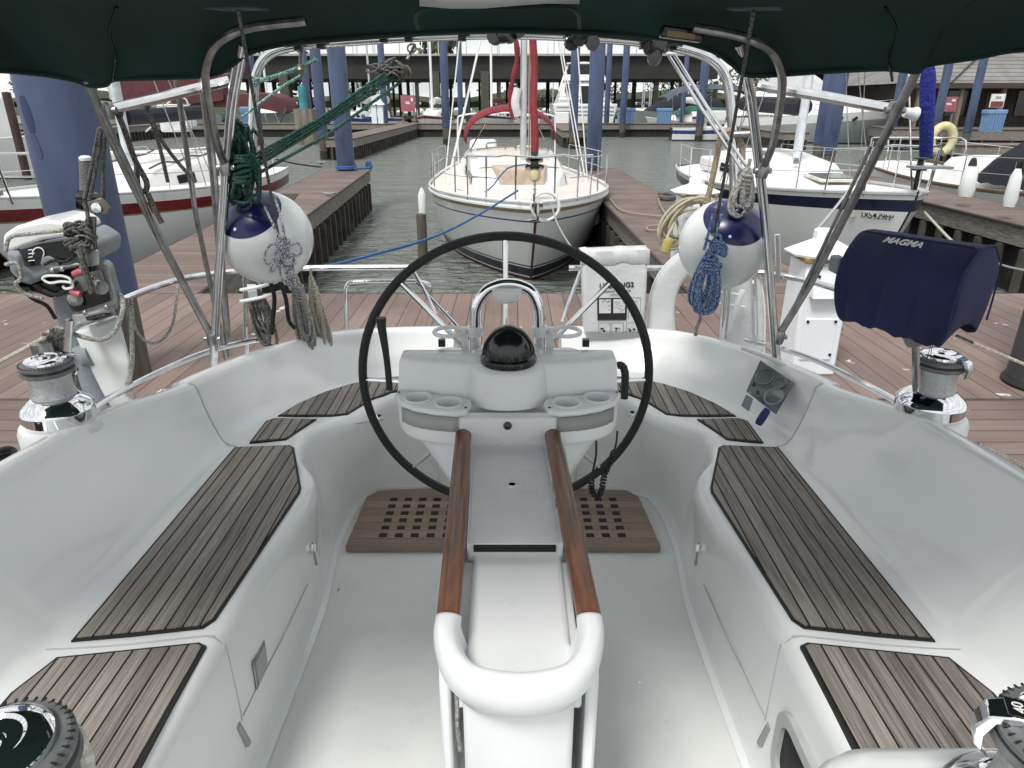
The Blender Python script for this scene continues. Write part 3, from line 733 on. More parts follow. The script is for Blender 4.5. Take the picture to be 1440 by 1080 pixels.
# ---- instrument recess in the right coaming
sA = min(DST, key=lambda s: abs(s[2].y - 2.38) + abs(s[2].x - 1.0))
def coam(yb, h, sd=1, dn=.0):
    s = min(DST[26:], key=lambda q: abs(q[2].y - yb))
    f = (h - SEAT) / (s[3].z - SEAT)
    q = s[2].lerp(s[3], f); 
    return Vector((XO + sd * (q.x), q.y, h))
ip = [P(1070, 508, y=2.52), P(1118, 540, y=2.36), P(1092, 584, y=2.28), P(1050, 552, y=2.43)]
ctr = sum(ip, Vector()) / 4
nrm = (ip[1] - ip[0]).cross(ip[3] - ip[0]).normalized()
if nrm.dot(Vector((0, 0, EYE)) - ctr) < 0: nrm = -nrm
b = MB(); b.plate([q + nrm * .002 for q in ip], nrm, .010); pan = b.obj('instrument_panel', gauge, YACHT, bevel=.004)
ux = (ip[1] - ip[0]).normalized(); uy = (ip[3] - ip[0]).normalized(); lx_ = (ip[1] - ip[0]).length; ly_ = (ip[3] - ip[0]).length
for fx_, fy_, rr in ((.30, .36, .036), (.70, .68, .036), (.70, .28, .026)):
    c = ip[0] + (ip[1] - ip[0]) * fx_ + (ip[3] - ip[0]) * fy_ + nrm * .012
    b = MB(); b.lathe([(rr, 0), (rr, .005), (rr * .85, .006), (rr * .83, .003), (0, .003)], c, 26, axis=nrm); b.obj('gauge_dial', gauge if rr < .03 or fx_ < .5 else mat('gauge_light', (.22, .24, .24), .2, coat=.5), pan)
for fx_, fy_ in ((.12, .72), (.30, .84)):
    c = ip[0] + (ip[1] - ip[0]) * fx_ + (ip[3] - ip[0]) * fy_ + nrm * .012
    b = MB(); b.lathe([(.007, 0), (.007, .006), (0, .007)], c, 10, axis=nrm); b.obj('panel_button', blackpl, pan)
b = MB(); q = [P(1050, 556, y=2.37), P(1060, 562, y=2.34), P(1054, 580, y=2.32), P(1043, 572, y=2.36)]
b.plate([v + nrm * .004 for v in q], nrm, .006); b.obj('stop_switch', mat('switch_grey', (.20, .22, .22), .4), YACHT, bevel=.003)
b = MB(); a_, e_ = P(1081, 578, y=2.235), P(1067, 600, y=2.215)
b.tube([a_ + nrm * .012, a_.lerp(e_, .3) + nrm * .013, a_.lerp(e_, .8) + nrm * .013, e_ + nrm * .012], lambda t: .008 + .007 * math.sin(PI * min(1, .15 + t * .75)), 10, smooth=3)
b.obj('key_float', mat('blue_foam', (.014, .035, .16), .7, var=.2, scale=30, bump=.4, bscale=120), None, 'dark blue foam key float hanging below the right instrument panel', 'key float')
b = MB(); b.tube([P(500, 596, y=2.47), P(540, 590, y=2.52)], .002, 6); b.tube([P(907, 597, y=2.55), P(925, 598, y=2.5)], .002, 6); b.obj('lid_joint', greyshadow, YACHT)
for u, v, yy in ((533, 588, 2.56), (889, 583, 2.6)):
    b = MB(); b.lathe([(.0, .0), (.017, .0), (.017, .004), (.010, .008), (0, .010)], P(u, v, y=yy), 14, axis=(0, -1, .3)); b.obj('locker_catch', chrome, YACHT)

# ---- stern rail, arch, bimini frames
def pts(*q): return [P(u, v, y=y) for u, v, y in q]
def steel_tube(name, q, r, parent=YACHT, m=None, smooth=5, n=10):
    b = MB(); b.tube(pts(*q), r, n, smooth=smooth); return b.obj(name, m or steel, parent)
sr = steel_tube('stern_rail', [(92, 470, 2.30), (140, 438, 2.55), (190, 414, 2.78), (245, 395, 2.98), (300, 385, 3.08), (365, 379, 3.14), (430, 377, 3.16), (510, 376, 3.16), (588, 376, 3.16)], .0135)
steel_tube('stern_rail', [(800, 377, 3.16), (880, 377, 3.16), (960, 377, 3.16), (1030, 379, 3.12), (1088, 386, 3.04), (1140, 396, 2.92), (1195, 412, 2.72), (1245, 430, 2.5)], .0135)
steel_tube('toe_rail', [(60, 630, 1.86), (115, 584, 2.12), (180, 545, 2.38), (250, 511, 2.62), (300, 492, 2.76), (345, 481, 2.88), (380, 475, 2.96)], .012)
steel_tube('toe_rail', [(1050, 478, 2.96), (1095, 489, 2.76), (1150, 508, 2.6), (1220, 542, 2.36), (1290, 580, 2.08)], .012)
for q in ([(489, 494, 3.2), (486, 420, 3.2), (488, 402, 3.2), (500, 396, 3.2), (560, 395, 3.2), (600, 398, 3.2), (605, 412, 3.2), (606, 430, 3.2)],
          [(578, 376, 3.16), (596, 408, 3.12), (613, 442, 3.08)], [(585, 398, 3.15), (625, 440, 3.1), (665, 482, 3.04)],
          [(818, 378, 3.16), (806, 410, 3.14), (790, 452, 3.1)]):
    steel_tube('stern_gate', q, .0095, smooth=4)
for u, v0, v1, y in ((345, 382, 560, 3.0), (1093, 330, 395, 3.0), (1060, 378, 470, 3.05)):
    steel_tube('rail_stanchion', [(u, v0, y), (u + 2, v1, y - .0)], .0125, smooth=0)
arch = steel_tube('stern_arch', [(368, 470, 2.95), (352, 290, 2.95), (355, 200, 2.95), (357, 130, 2.95), (362, 100, 2.95), (374, 80, 2.95), (395, 69, 2.95), (430, 63, 2.95), (500, 57, 2.95), (600, 51, 2.95), (720, 48, 2.95), (850, 54, 2.95), (930, 63, 2.95), (975, 73, 2.95), (1003, 86, 2.95), (1020, 108, 2.95), (1027, 145, 2.95), (1030, 200, 2.95), (1031, 290, 2.95), (1016, 475, 2.95)], .0185, n=12)
steel_tube('arch_bar', [(338, 181, 2.93), (362, 181, 2.95)], .009, arch, smooth=0)
steel_tube('arch_bar', [(1016, 190, 2.93), (1064, 188, 2.9)], .012, arch, steel_dull, smooth=0)
for u, v in ((420, 58), (452, 56), (540, 47), (575, 46), (650, 45), (800, 48), (830, 50), (905, 56), (945, 58)):
    b = MB(); c = P(u, v + 6, y=2.93); b.box(c, (.03, .05, .035)); b.box(c + Vector((.02, 0, .014)), (.02, .04, .03)); b.obj('arch_fitting', blackpl, arch, bevel=.004)
steel_tube('traveller_track', [(400, 62, 2.88), (500, 53, 2.88), (610, 46, 2.88), (720, 43, 2.88), (840, 48, 2.88), (960, 62, 2.88)], .010, arch, blackpl)
for u, v in ((712, 52), (815, 60), (932, 72)):
    b = MB(); c = P(u, v, y=2.88)
    for k in range(7):
        b.lathe([(.004, -.018), (.026, -.016), (.028, 0), (.026, .016), (.004, .018)], c + Vector((random.uniform(-.05, .05), random.uniform(-.02, .02), random.uniform(-.025, .03))), 12, axis=(random.uniform(-.4, .4), 1, random.uniform(-.3, .3)))
    b.obj('traveller_block', blackpl, arch)
# main posts and hoops
fr = steel_tube('bimini_frame', [(300, 514, 2.52), (306, 410, 2.52), (314, 300, 2.5), (320, 220, 2.45), (326, 150, 2.35), (334, 100, 2.25), (342, 60, 2.17)], .0165, n=12)
steel_tube('frame_post', [(1092, 508, 2.52), (1084, 410, 2.52), (1076, 310, 2.5), (1066, 220, 2.45), (1056, 140, 2.35), (1048, 100, 2.25), (1038, 60, 2.17)], .0165, fr, n=12)
steel_tube('frame_hoop', [(318, 236, 2.45), (306, 205, 2.4), (297, 165, 2.3), (289, 120, 2.2), (290, 92, 2.15), (301, 66, 2.1), (324, 48, 2.05), (360, 37, 2.05), (430, 29, 2.05)], .0125, fr, steel_dull)
steel_tube('frame_hoop', [(1072, 240, 2.45), (1086, 205, 2.4), (1094, 165, 2.3), (1100, 120, 2.2), (1096, 92, 2.15), (1084, 71, 2.1), (1062, 58, 2.05), (1030, 48, 2.05), (975, 38, 2.05)], .0125, fr, steel_dull)
steel_tube('frame_strut', [(297, 472, 2.52), (240, 365, 2.5), (180, 245, 2.35), (150, 180, 2.28), (122, 112, 2.2)], .0135, fr, steel_dull, smooth=0)
steel_tube('frame_strut', [(1096, 470, 2.52), (1140, 398, 2.5), (1205, 272, 2.35), (1250, 180, 2.28), (1293, 92, 2.2)], .0135, fr, steel_dull, smooth=0)
steel_tube('frame_strut', [(140, 150, 2.24), (190, 255, 2.36), (222, 330, 2.44)], .009, fr, steel_dull, smooth=0)
steel_tube('frame_strut', [(1225, 205, 2.36), (1180, 300, 2.44), (1100, 466, 2.54)], .006, fr, steel_dull, smooth=0)
steel_tube('side_rail', [(148, 155, 2.3), (235, 135, 2.4), (322, 114, 2.48)], .016, fr, smooth=0)
steel_tube('side_rail', [(1066, 120, 2.48), (1160, 136, 2.4), (1262, 155, 2.3)], .016, fr, smooth=0)
steel_tube('frame_strut', [(283, 98, 2.75), (300, 240, 2.85), (322, 500, 2.9)], .016, fr, steel_dull, smooth=0)
steel_tube('frame_strut', [(247, 105, 2.7), (275, 300, 2.8), (318, 505, 2.88)], .010, fr, steel_dull, smooth=0)
for u, v, y in ((318, 236, 2.45), (1072, 240, 2.45), (299, 476, 2.52), (1095, 474, 2.52), (150, 155, 2.28), (1258, 155, 2.28)):
    b = MB(); c = P(u, v, y=y); b.lathe([(.018, -.025), (.021, -.015), (.021, .015), (.018, .025)], c, 14, axis=(.1, 0, 1)); b.lathe([(.010, -.03), (.012, 0), (.010, .03)], c, 10, axis=(1, 0, 0)); b.obj('frame_clamp', steel_dull, fr)
# rod struts on the right leading down from the arch
for dx in (0, 9):
    steel_tube('backstay_strut', [(940 + dx, 78, 2.93), (985 + dx, 150, 2.9), (1048 + dx, 245, 2.82)], .0065, fr, smooth=0)
b = MB(); b.lathe([(.012, -.01), (.026, -.008), (.026, .008), (.012, .01)], P(1047, 246, y=2.8), 14, axis=(0, 1, .2)); b.obj('strut_block', steel_dull, fr)
# horn / cup on the end of the right side rail
b = MB(); b.lathe([(.0, 0), (.014, .0), (.016, .02), (.022, .035), (.02, .04)], P(1272, 158, y=2.3), 14, axis=(1, 0, -.15)); b.obj('rail_end_cap', gel_bright, fr)

# ---- bimini canopy
ED = [(-420, 118, 1.60), (-200, 108, 1.75), (-40, 99, 1.95), (50, 104, 2.15), (104, 113, 2.2), (128, 121, 2.2), (150, 120, 2.2), (164, 112, 2.2), (230, 110, 2.2), (300, 106, 2.2), (328, 92, 2.2), (350, 76, 2.2), (400, 63, 2.2), (480, 55, 2.2), (600, 47, 2.2), (720, 44, 2.2), (850, 48, 2.2), (940, 56, 2.2), (1000, 72, 2.2), (1030, 92, 2.2), (1055, 107, 2.2), (1150, 102, 2.2), (1230, 98, 2.2), (1262, 99, 2.2), (1290, 102, 2.2), (1304, 92, 2.18), (1370, 82, 2.1), (1450, 70, 1.98), (1600, 84, 1.8), (1850, 100, 1.6)]
ep = [P(u, v, y=y) for u, v, y in ED]
rows = []
NR = 12
def roofz(x): return 1.955 - .05 * (x / 1.3) ** 2
for i in range(NR + 1):
    t = i / NR; r = []
    for j, p in enumerate(ep):
        fold = .012 * math.sin(p.x * 9 + i) + .010 * math.sin(p.x * 23 + 1.7 * i) * (1 - t)
        if abs(p.x - ep[5].x) < .09 or abs(p.x - ep[24].x) < .09: fold -= .02
        y = p.y - .55 * t ** 1.6 + fold * (.3 + t)
        z = p.z + (max(roofz(p.x), p.z + .05) - p.z) * math.sin(PI / 2 * min(1, t * 1.05))
        r.append(Vector((p.x, y, z + .006 * math.sin(p.x * 14 + i * .9) * t)))
    rows.append(r)
for yy in (1.2, .8, .45):
    rows.append([Vector((p.x, min(yy, rows[NR][j].y - .02), max(roofz(p.x), p.z + .05) + .008 * math.sin(p.x * 6 + yy * 5))) for j, p in enumerate(ep)])
b = MB(); b.grid([catmull(r, 3) for r in rows]); can = b.obj('bimini_canopy', green_canvas, YACHT, smooth=60, solid=.004)
b = MB(); b.tube([p + Vector((0, -.004, .0)) for p in catmull(ep, 4)], .006, 6); b.obj('canopy_hem', green_canvas, can)
for u, y0 in ((158, 2.195), (1255, 2.195)):   # corner pocket seams
    b = MB()
    b.tube([P(u, 114, y=y0 - .01), P(u + (4 if u < 700 else -4), 80, y=2.15), P(u + (-4 if u < 700 else 6), 45, y=2.05), P(u + (6 if u < 700 else -10), 10, y=1.95)], .004, 6, smooth=5); b.obj('canopy_zip', blackpl, can)
b = MB(); b.grid([[P(590 + 45 * k, 8 + 4 * math.sin(k * 1.1), y=1.70) for k in range(6)], [P(590 + 45 * k, -16, y=1.62) for k in range(6)]]); b.obj('canopy_pale_strip', mat('pale_strip_grey', (.55, .58, .58), .3, coat=.4), can, solid=.002)  # pale strip set high in the middle of the canopy
b = MB()
for a_, e_ in (((588, 10), (700, 2)), ((700, 2), (810, 12))): pass
b.tube([P(588, 40, y=2.1), P(584, 22, y=2.0), P(600, 12, y=1.92), P(640, 10, y=1.9), P(720, 12, y=1.9), P(790, 10, y=1.9), P(812, 18, y=1.96), P(815, 38, y=2.1)], .006, 6, smooth=5); b.obj('canopy_piping', green_canvas, can)
# strap patches and the straps that carry the ball fenders
for u0, v0, u1, v1, nm, side in ((335, 18, 392, 335, 'left', -1), (1060, 18, 1004, 330, 'right', 1)):
    top = P(u0, v0 - 4, y=1.93); 
    b = MB(); b.plate([top + Vector((x, y, .0)) for x, y in ((-.075, -.02), (.05, -.035), (.075, .01), (-.04, .03))], (0, 0, 1), .003); b.obj('canopy_patch', grey_canvas, can)
    b = MB(); b.tube([top, P((u0 + u1) / 2, (v0 + v1) / 2, y=2.2), P(u1, v1, y=2.52)], .0055, 6); b.obj('fender_strap', rope_dgrey, can)
b = MB(); c = P(958, 48, y=2.1); b.box(c, (.115, .04, .03), R=Matrix.Rotation(.12, 3, 'Y')); tl = b.obj('tube_light', blackpl, can, bevel=.006)
b = MB(); b.box(c + Vector((-.005, -.021, -.004)), (.075, .004, .014), R=Matrix.Rotation(.12, 3, 'Y')); b.obj('light_lens', amber, can)

# rim of the instrument recess and its right hand joint
b = MB(); b.tube(pts((1044, 489, 2.60), (1092, 508, 2.50), (1138, 533, 2.38)), .010, 8, smooth=4); b.obj('recess_rim', gel, YACHT)

for u, v in ((475, 828), (470, 822), (1000, 1040), (966, 850)):
    pass
b = MB(); b.lathe([(.004, 0), (.004, .002), (0, .003)], P(476, 829, z=.002), 10); b.obj('floor_screw', steel_dull, YACHT)
b = MB(); b.lathe([(.008, 0), (.008, .003), (.003, .004), (0, .004)], P(900, 960, z=.001), 12); b.obj('floor_plug', gel, YACHT)
# ================================================================== things hung on the yacht
def ball_fender(u, v, y, r, lean, name_label):
    c = P(u, v, y=y); ax = Vector((lean, -.62, .78)).normalized()
    t = thing('ball_fender', name_label, 'fender', c - Vector((0, 0, r)), 'ball fenders hung from the stern frame')
    prof = [(r * math.sin(PI * k / 40), -r * math.cos(PI * k / 40)) for k in range(0, 32)]
    b = MB(); b.lathe(prof, c, 48, axis=ax); b.obj('fender_body', white_vinyl, t, smooth=60)
    b = MB(); cut = PI * 31 / 40
    pr = [(r * 1.006 * math.sin(a), -r * 1.006 * math.cos(a)) for a in [PI * .765 + (PI * .955 - PI * .765) * k / 10 for k in range(11)]]
    pr += [(r * .16, r * 1.0), (r * .13, r * 1.05), (r * .15, r * 1.10), (r * .15, r * 1.16), (r * .07, r * 1.22), (0, r * 1.22)]
    b.lathe(pr, c, 48, axis=ax); b.obj('fender_cap', navy_vinyl, t, smooth=50)
    b = MB(); b.lathe([(r * .03, 0), (r * .035, .004), (0, .006)], c + (ax + Vector((-.25, -.55, -.35))).normalized() * r * 1.003, 10, axis=(ax + Vector((-.25, -.55, -.35))).normalized()); b.obj('air_valve', gel_bright, t)
    q = c + ax * r * 1.12
    b = MB(); b.tube([q + Vector((math.cos(a) * r * .13, 0, math.sin(a) * r * .13)) for a in [2 * PI * k / 14 for k in range(14)]], .006, 6, closed=True); b.obj('fender_eye', navy_vinyl, t)
    return c
ball_fender(375, 334, 2.66, .172, -.15, 'white ball fender with navy cap, left one, below the green rope tangle')
ball_fender(1017, 344, 2.66, .167, .05, 'white ball fender with navy cap, right one, above the horseshoe buoy')

def rope_obj(name, label, paths, r, m, n=6, smooth=3, group=None, cat='rope'):
    b = MB()
    for p in paths: b.tube(p, r, n, smooth=smooth)
    return b.obj(name, m, None, label, cat, group)
# white flecked line knotted on the left fender
rnd = random.Random(5)
pa = [pts((372, 290, 2.50), (385, 318, 2.47), (398, 345, 2.46)), pts((386, 275, 2.52), (396, 310, 2.48), (402, 344, 2.46))]
for k in range(13):
    x0 = 398 + rnd.uniform(-12, 12); l = rnd.uniform(25, 70)
    pa.append(pts((398 + rnd.uniform(-4, 4), 333, 2.46), (x0, 345 + l * .3, 2.45), (x0 + rnd.uniform(-8, 8), 345 + l, 2.46), (x0 + rnd.uniform(-6, 10), 345 + l * .6, 2.45), (399, 340, 2.455)))
pa.append(pts((400, 342, 2.45), (380, 345, 2.45), (372, 360, 2.45), (376, 372, 2.46), (390, 366, 2.45), (402, 350, 2.44), (418, 342, 2.45), (424, 352, 2.45), (418, 360, 2.46), (404, 352, 2.45)))
for k in range(4): pa.append([P(398 + 9 * math.cos(a), 338 + k * 3 + 2 * math.sin(a), y=2.45 - .01 * math.sin(a)) for a in [2 * PI * j / 10 for j in range(11)]])
rope_obj('knotted_line', 'white flecked line knotted in loops on the front of the left ball fender', pa, .0042, rope_white, 6, 4)
# hanks behind and below the left fender
hank('rope_hank', 'grey blue rope hank hanging below the left ball fender between two other hanks', P(414, 384, y=2.86), .36, .085, .04, 12, .0065, rope_grey, 3, .10)
hank('rope_hank', 'cream rope hank hanging rightmost below the left ball fender', P(437, 388, y=2.92), .34, .06, .03, 10, .006, rope_cream, 4, .10)
hank('rope_hank', 'grey rope hank in white straps hanging below the left ball fender by the steel post', P(352, 392, y=2.88), .30, .10, .04, 10, .007, rope_dgrey, 8, .16, collar=False)
b = MB()
for v in (402, 418):
    b.tube(pts((338, v + 6, 2.83), (365, v + 1, 2.83), (396, v - 8, 2.84)), .0075, 8, smooth=3)
b.box(P(355, 410, y=2.85), (.035, .01, .06)); b.obj('strap_hanger', gel_bright, None, 'white plastic line hanger strap around the grey rope hank on the left', 'line hanger')
for k, q in enumerate((pts((380, 395, 2.8), (386, 420, 2.8), (383, 455, 2.8), (382, 470, 2.8)), pts((392, 392, 2.79), (402, 420, 2.8), (406, 450, 2.8), (415, 462, 2.8)))):
    rope_obj('shock_cord', ['straight black shock cord end hanging below the left ball fender', 'curved black shock cord end hanging nearest the grey blue hank'][k], [q], .009, rope_black)
rope_obj('grey_line', 'thin grey line looping down from the left stern rail beside the outboard', [pts((185, 420, 2.7), (190, 460, 2.7), (205, 480, 2.72), (225, 480, 2.75), (243, 455, 2.78), (250, 402, 2.85))], .006, rope_grey)
# green tackle and tangle on the left post
rnd = random.Random(11); pa = []
for k in range(26):
    u0 = 338 + rnd.uniform(-14, 22); v0 = rnd.uniform(165, 250); l = rnd.uniform(40, 105); yy = 2.50 + rnd.uniform(-.06, .06); w = rnd.uniform(5, 15)
    pa.append(pts((u0, v0, yy), (u0 + w, v0 + l * .4, yy), (u0 + w * .6, min(285, v0 + l), yy + .02), (u0 - w * .7, min(280, v0 + l * .8), yy + .03), (u0 - w * .6, v0 + l * .3, yy), (u0 + 2, v0 + 2, yy - .01)))
for k in range(10): pa.append([P(340 + 12 * math.cos(a), 216 + k * 5 + 4 * math.sin(a + k), y=2.46 - .03 * math.sin(a)) for a in [2 * PI * j / 8 for j in range(9)]])
for k in range(4): pa.append([P(320 + 6 * math.cos(a), 160 + k * 3 + 2 * math.sin(a + k), y=2.40 - .025 * math.sin(a)) for a in [2 * PI * j / 8 for j in range(9)]])
pa.append(pts((322, 165, 2.42), (338, 175, 2.46), (344, 230, 2.5))); pa.append(pts((325, 162, 2.42), (350, 190, 2.48), (356, 240, 2.5)))
rope_obj('rope_tangle', 'dark green rope tangle knotted round the left steel post above the ball fender', pa, .0058, rope_green, 6, 3)
tk = thing('rope_tackle', 'dark green rope tackle stretched from the left tangle up to the arch', 'tackle', P(350, 235, y=2.5))
b = MB()
for k in range(4): b.tube([P(348, 224 + k * 6, y=2.52), P(450, 166 + k * 4.5, y=2.7), P(562, 88 + k * 6, y=2.9)], .0052, 6)
b.tube([P(352, 250, y=2.54), P(460, 190, y=2.7), P(568, 112, y=2.9)], .0058, 6); b.obj('tackle_line', rope_green, tk)
b = MB(); rnd = random.Random(2)
for k in range(14):
    u = 545 + rnd.uniform(-22, 20); v = 98 + rnd.uniform(-14, 14) - (u - 545) * .55
    b.tube([P(u + 9 * math.cos(a), v + 6 * math.sin(a + k), y=2.88 + .02 * math.sin(a)) for a in [2 * PI * j / 7 for j in range(8)]], .004, 5, smooth=3)
b.obj('tackle_lashing', rope_dgrey, tk)
b = MB(); c = P(566, 101, y=2.9)
for d in (-.014, .014): b.lathe([(.006, -.006), (.024, -.005), (.024, .005), (.006, .006)], c + Vector((d, d, 0)), 14, axis=(1, 1, .3))
b.tube([P(572, 84, y=2.9), P(578, 74, y=2.92), P(584, 62, y=2.93)], .006, 6)
b.tube([P(579 + 6 * math.cos(a), 68 + 6 * math.sin(a), y=2.91) for a in [2 * PI * j / 12 for j in range(12)]], .0035, 6, closed=True); b.obj('tackle_block', bronze, tk)
tk = thing('rope_tackle', 'pale green double line tackle tied from the left side of the arch to its top', 'tackle', P(360, 115, y=2.9))
b = MB()
for q in (pts((358, 112, 2.9), (385, 108, 2.92), (420, 97, 2.93), (446, 80, 2.95)), pts((360, 116, 2.9), (390, 108, 2.92), (425, 92, 2.93), (447, 84, 2.95)), pts((358, 114, 2.9), (395, 104, 2.92), (430, 90, 2.93), (446, 83, 2.95)), pts((340, 165, 2.7), (372, 140, 2.8), (400, 120, 2.88), (420, 108, 2.92), (430, 98, 2.93))):
    b.tube(q, .0055, 6, smooth=3)
for k in range(3): b.tube([P(357 + 5 * math.cos(a), 111 + k * 4 + 2 * math.sin(a), y=2.9 - .02 * math.sin(a)) for a in [2 * PI * j / 8 for j in range(9)]], .0055, 6)
b.obj('tackle_line', rope_teal, tk)
b = MB(); b.tube(pts((424, 70, 2.93), (422, 85, 2.93), (424, 105, 2.93), (420, 112, 2.93)), .006, 6, smooth=3)
b.lathe([(.01, -.02), (.02, 0), (.01, .02)], P(423, 98, y=2.93), 10); b.obj('tackle_block', bronze, tk)
# right hand ropes
hank('rope_hank', 'bright blue white flecked rope hank hanging in front of the right ball fender', P(1001, 348, y=2.46), .255, .10, .04, 18, .0055, rope_bluewhite, 21, -.05)
pa = [pts((1003, 300, 2.46), (998, 322, 2.45), (990, 352, 2.45)), pts((1015, 300, 2.46), (1008, 325, 2.45), (1004, 345, 2.45)), pts((1000, 330, 2.45), (1012, 331, 2.45), (1013, 338, 2.45), (1000, 340, 2.45), (992, 335, 2.45))]
for k in range(14):
    a = -.2 + k * .12; pa.append(pts((1002, 352, 2.45), (1006 + 8 * math.cos(a * 2), 346 - 4 * (k % 3), 2.44), (1015 + rnd.uniform(-4, 8), 345 + k * 1.2, 2.44), (1008, 356, 2.45)))
pa += [pts((1003, 395, 2.45), (1012, 380, 2.45), (1014, 372, 2.45), (1008, 370, 2.45))]
rope_obj('blue_lashing', 'blue lashing tied at the neck of the right ball fender above the blue hank', pa, .0052, rope_bluewhite, 6, 3)
rope_obj('grey_twine', 'short grey twisted cord hanging below the blue rope hank', [pts((984, 438, 2.5), (985, 448, 2.5), (980, 460, 2.5), (978, 472, 2.5))], .007, rope_grey)
hank('rope_hank', 'grey tan rope hank tied on the right steel post above the ball fender', P(1052, 236, y=2.55), .17, .075, .06, 18, .0066, rope_grey, 31, -.10)
rope_obj('tan_line', 'thick tan rope draped over the arch bar behind the right ball fender', [pts((994, 285, 2.95), (1002, 250, 2.94), (1009, 215, 2.93), (1014, 192, 2.92), (1024, 184, 2.92), (1034, 188, 2.93), (1043, 205, 2.94), (1044, 225, 2.94))], .0125, rope_tan, 8)
b = MB(); b.tube(pts((1306, 85, 2.3), (1304, 140, 2.3), (1303, 190, 2.3), (1302, 220, 2.3)), lambda t: .011 + .012 * min(1, t * 8) * (1 - t * .35), 10, smooth=4)
b.obj('strap_bag', blue_bag, None, 'bright blue fabric strap roll hanging from the right corner of the green canopy', 'strap')

# ---- rescue sling bag on the stern rail
RB = thing('rescue_sling_bag', 'white rescue sling bag with printed lettering and pictograms on the stern rail', 'rescue bag', P(865, 480, y=2.98))
c0 = P(818, 356, y=3.02); c1 = P(912, 352, y=3.02); c2 = P(905, 470, y=2.98); c3 = P(822, 470, y=2.98)
b = MB(); fr_ = []
def bag_ring(d, inset):
    cc_ = (c0 + c1 + c2 + c3) / 4
    q = [c3, c2, c2.lerp(c1, .5) + Vector((.003, 0, 0)), c1, c0, c0.lerp(c3, .5)]
    return [cc_ + (p - cc_) * inset + Vector((0, d, 0)) for p in q]
b.rings([bag_ring(0, .97), bag_ring(.012, 1.0), bag_ring(.09, 1.0), bag_ring(.10, .96)])
b.obj('bag_body', white_canvas, RB, bevel=.01, bseg=3)
b = MB(); rows = []
for k in range(7):
    t = k / 6; r = []
    for j in range(13):
        s_ = j / 12; top = c0.lerp(c1, s_)
        w = .006 * math.sin(s_ * 11 + 1) + .004 * math.sin(s_ * 23)
        r.append(top + [Vector((0, .10, .002)), Vector((0, .06, .004 + w)), Vector((0, .02, .006 + w)), Vector((0, -.004, .003)), Vector((0, -.008, -.02 + w * .3)), Vector((0, -.008, -.05 + w)), Vector((0, -.004, -.056 + w))][k] * 1.0 + Vector(((s_ - .5) * .012, 0, 0)))
    rows.append(r)
b.grid(rows); b.obj('bag_flap', white_canvas, RB, solid=.004, smooth=70)
ux = (c1 - c0).normalized(); uz = (c0 - c3).normalized(); RF = frame(ux, uz)
def bagp(s_, t): return c0.lerp(c1, s_).lerp(c3.lerp(c2, s_), t) + RF @ Vector((0, 0, .0035))
for s_, wd, txt in ((.52, .034, 'LIFESLING2'),):
    text('lettering', txt, black_ink, RB, bagp(.53, .40), .031, RF, bold=.0006)
text('lettering', 'OVERBOARD RESCUE SYSTEM', blue_ink, RB, bagp(.53, .468), .0095, RF)
text('lettering', 'INSTRUCTIONS', blue_ink, RB, bagp(.53, .51), .008, RF)
b = MB()
def rect(s0, s1, t0, t1, d=.0012):
    b.plate([bagp(s0, t1), bagp(s1, t1), bagp(s1, t0), bagp(s0, t0)], RF @ Vector((0, 0, 1)), d)
rect(.22, .70, .55, .82)
b.obj('pictogram_panel', black_ink, RB, smooth=0)
b = MB()
for s0 in (.25, .48):
    rect(s0, s0 + .19, .565, .735, .002)
b.obj('pictogram_field', white_canvas, RB, smooth=0)
b = MB(); rnd = random.Random(4)
for s0 in (.25, .48):
    for k in range(7):
        s1 = s0 + .02 + rnd.random() * .13; t1 = .58 + rnd.random() * .13
        q0 = bagp(s1, t1) + RF @ Vector((0, 0, .0028)); b.tube([q0, q0 + RF @ Vector((rnd.uniform(.004, .012), rnd.uniform(-.01, .01), 0)), q0 + RF @ Vector((rnd.uniform(.0, .02), rnd.uniform(-.008, .014), 0))], .0006, 4)
for s0 in (.24, .46, .70):
    for e in (0, 1): b.tube([bagp(s0 + .19 * e, .85) + RF @ Vector((0, 0, .001)), bagp(s0 + .19 * e, .99) + RF @ Vector((0, 0, .001))], .0007, 4)
    b.tube([bagp(s0, .85) + RF @ Vector((0, 0, .001)), bagp(s0 + .19, .85) + RF @ Vector((0, 0, .001))], .0007, 4)
    for k in range(4): b.box(bagp(s0 + .04 + .12 * rnd.random(), .92 + .04 * rnd.random()) + RF @ Vector((0, 0, .001)), (rnd.uniform(.004, .012), .001, rnd.uniform(.003, .012)))
for e in (0, 1): b.tube([bagp(.73 + .19 * e, .55) + RF @ Vector((0, 0, .001)), bagp(.73 + .19 * e, .80) + RF @ Vector((0, 0, .001))], .0007, 4)
b.tube([bagp(.73, .55) + RF @ Vector((0, 0, .001)), bagp(.92, .55) + RF @ Vector((0, 0, .001))], .0007, 4)
for k in range(5): b.box(bagp(.82, .60 + .04 * k) + RF @ Vector((0, 0, .001)), (.03, .001, .0015))
b.obj('pictogram_drawing', black_ink, RB)

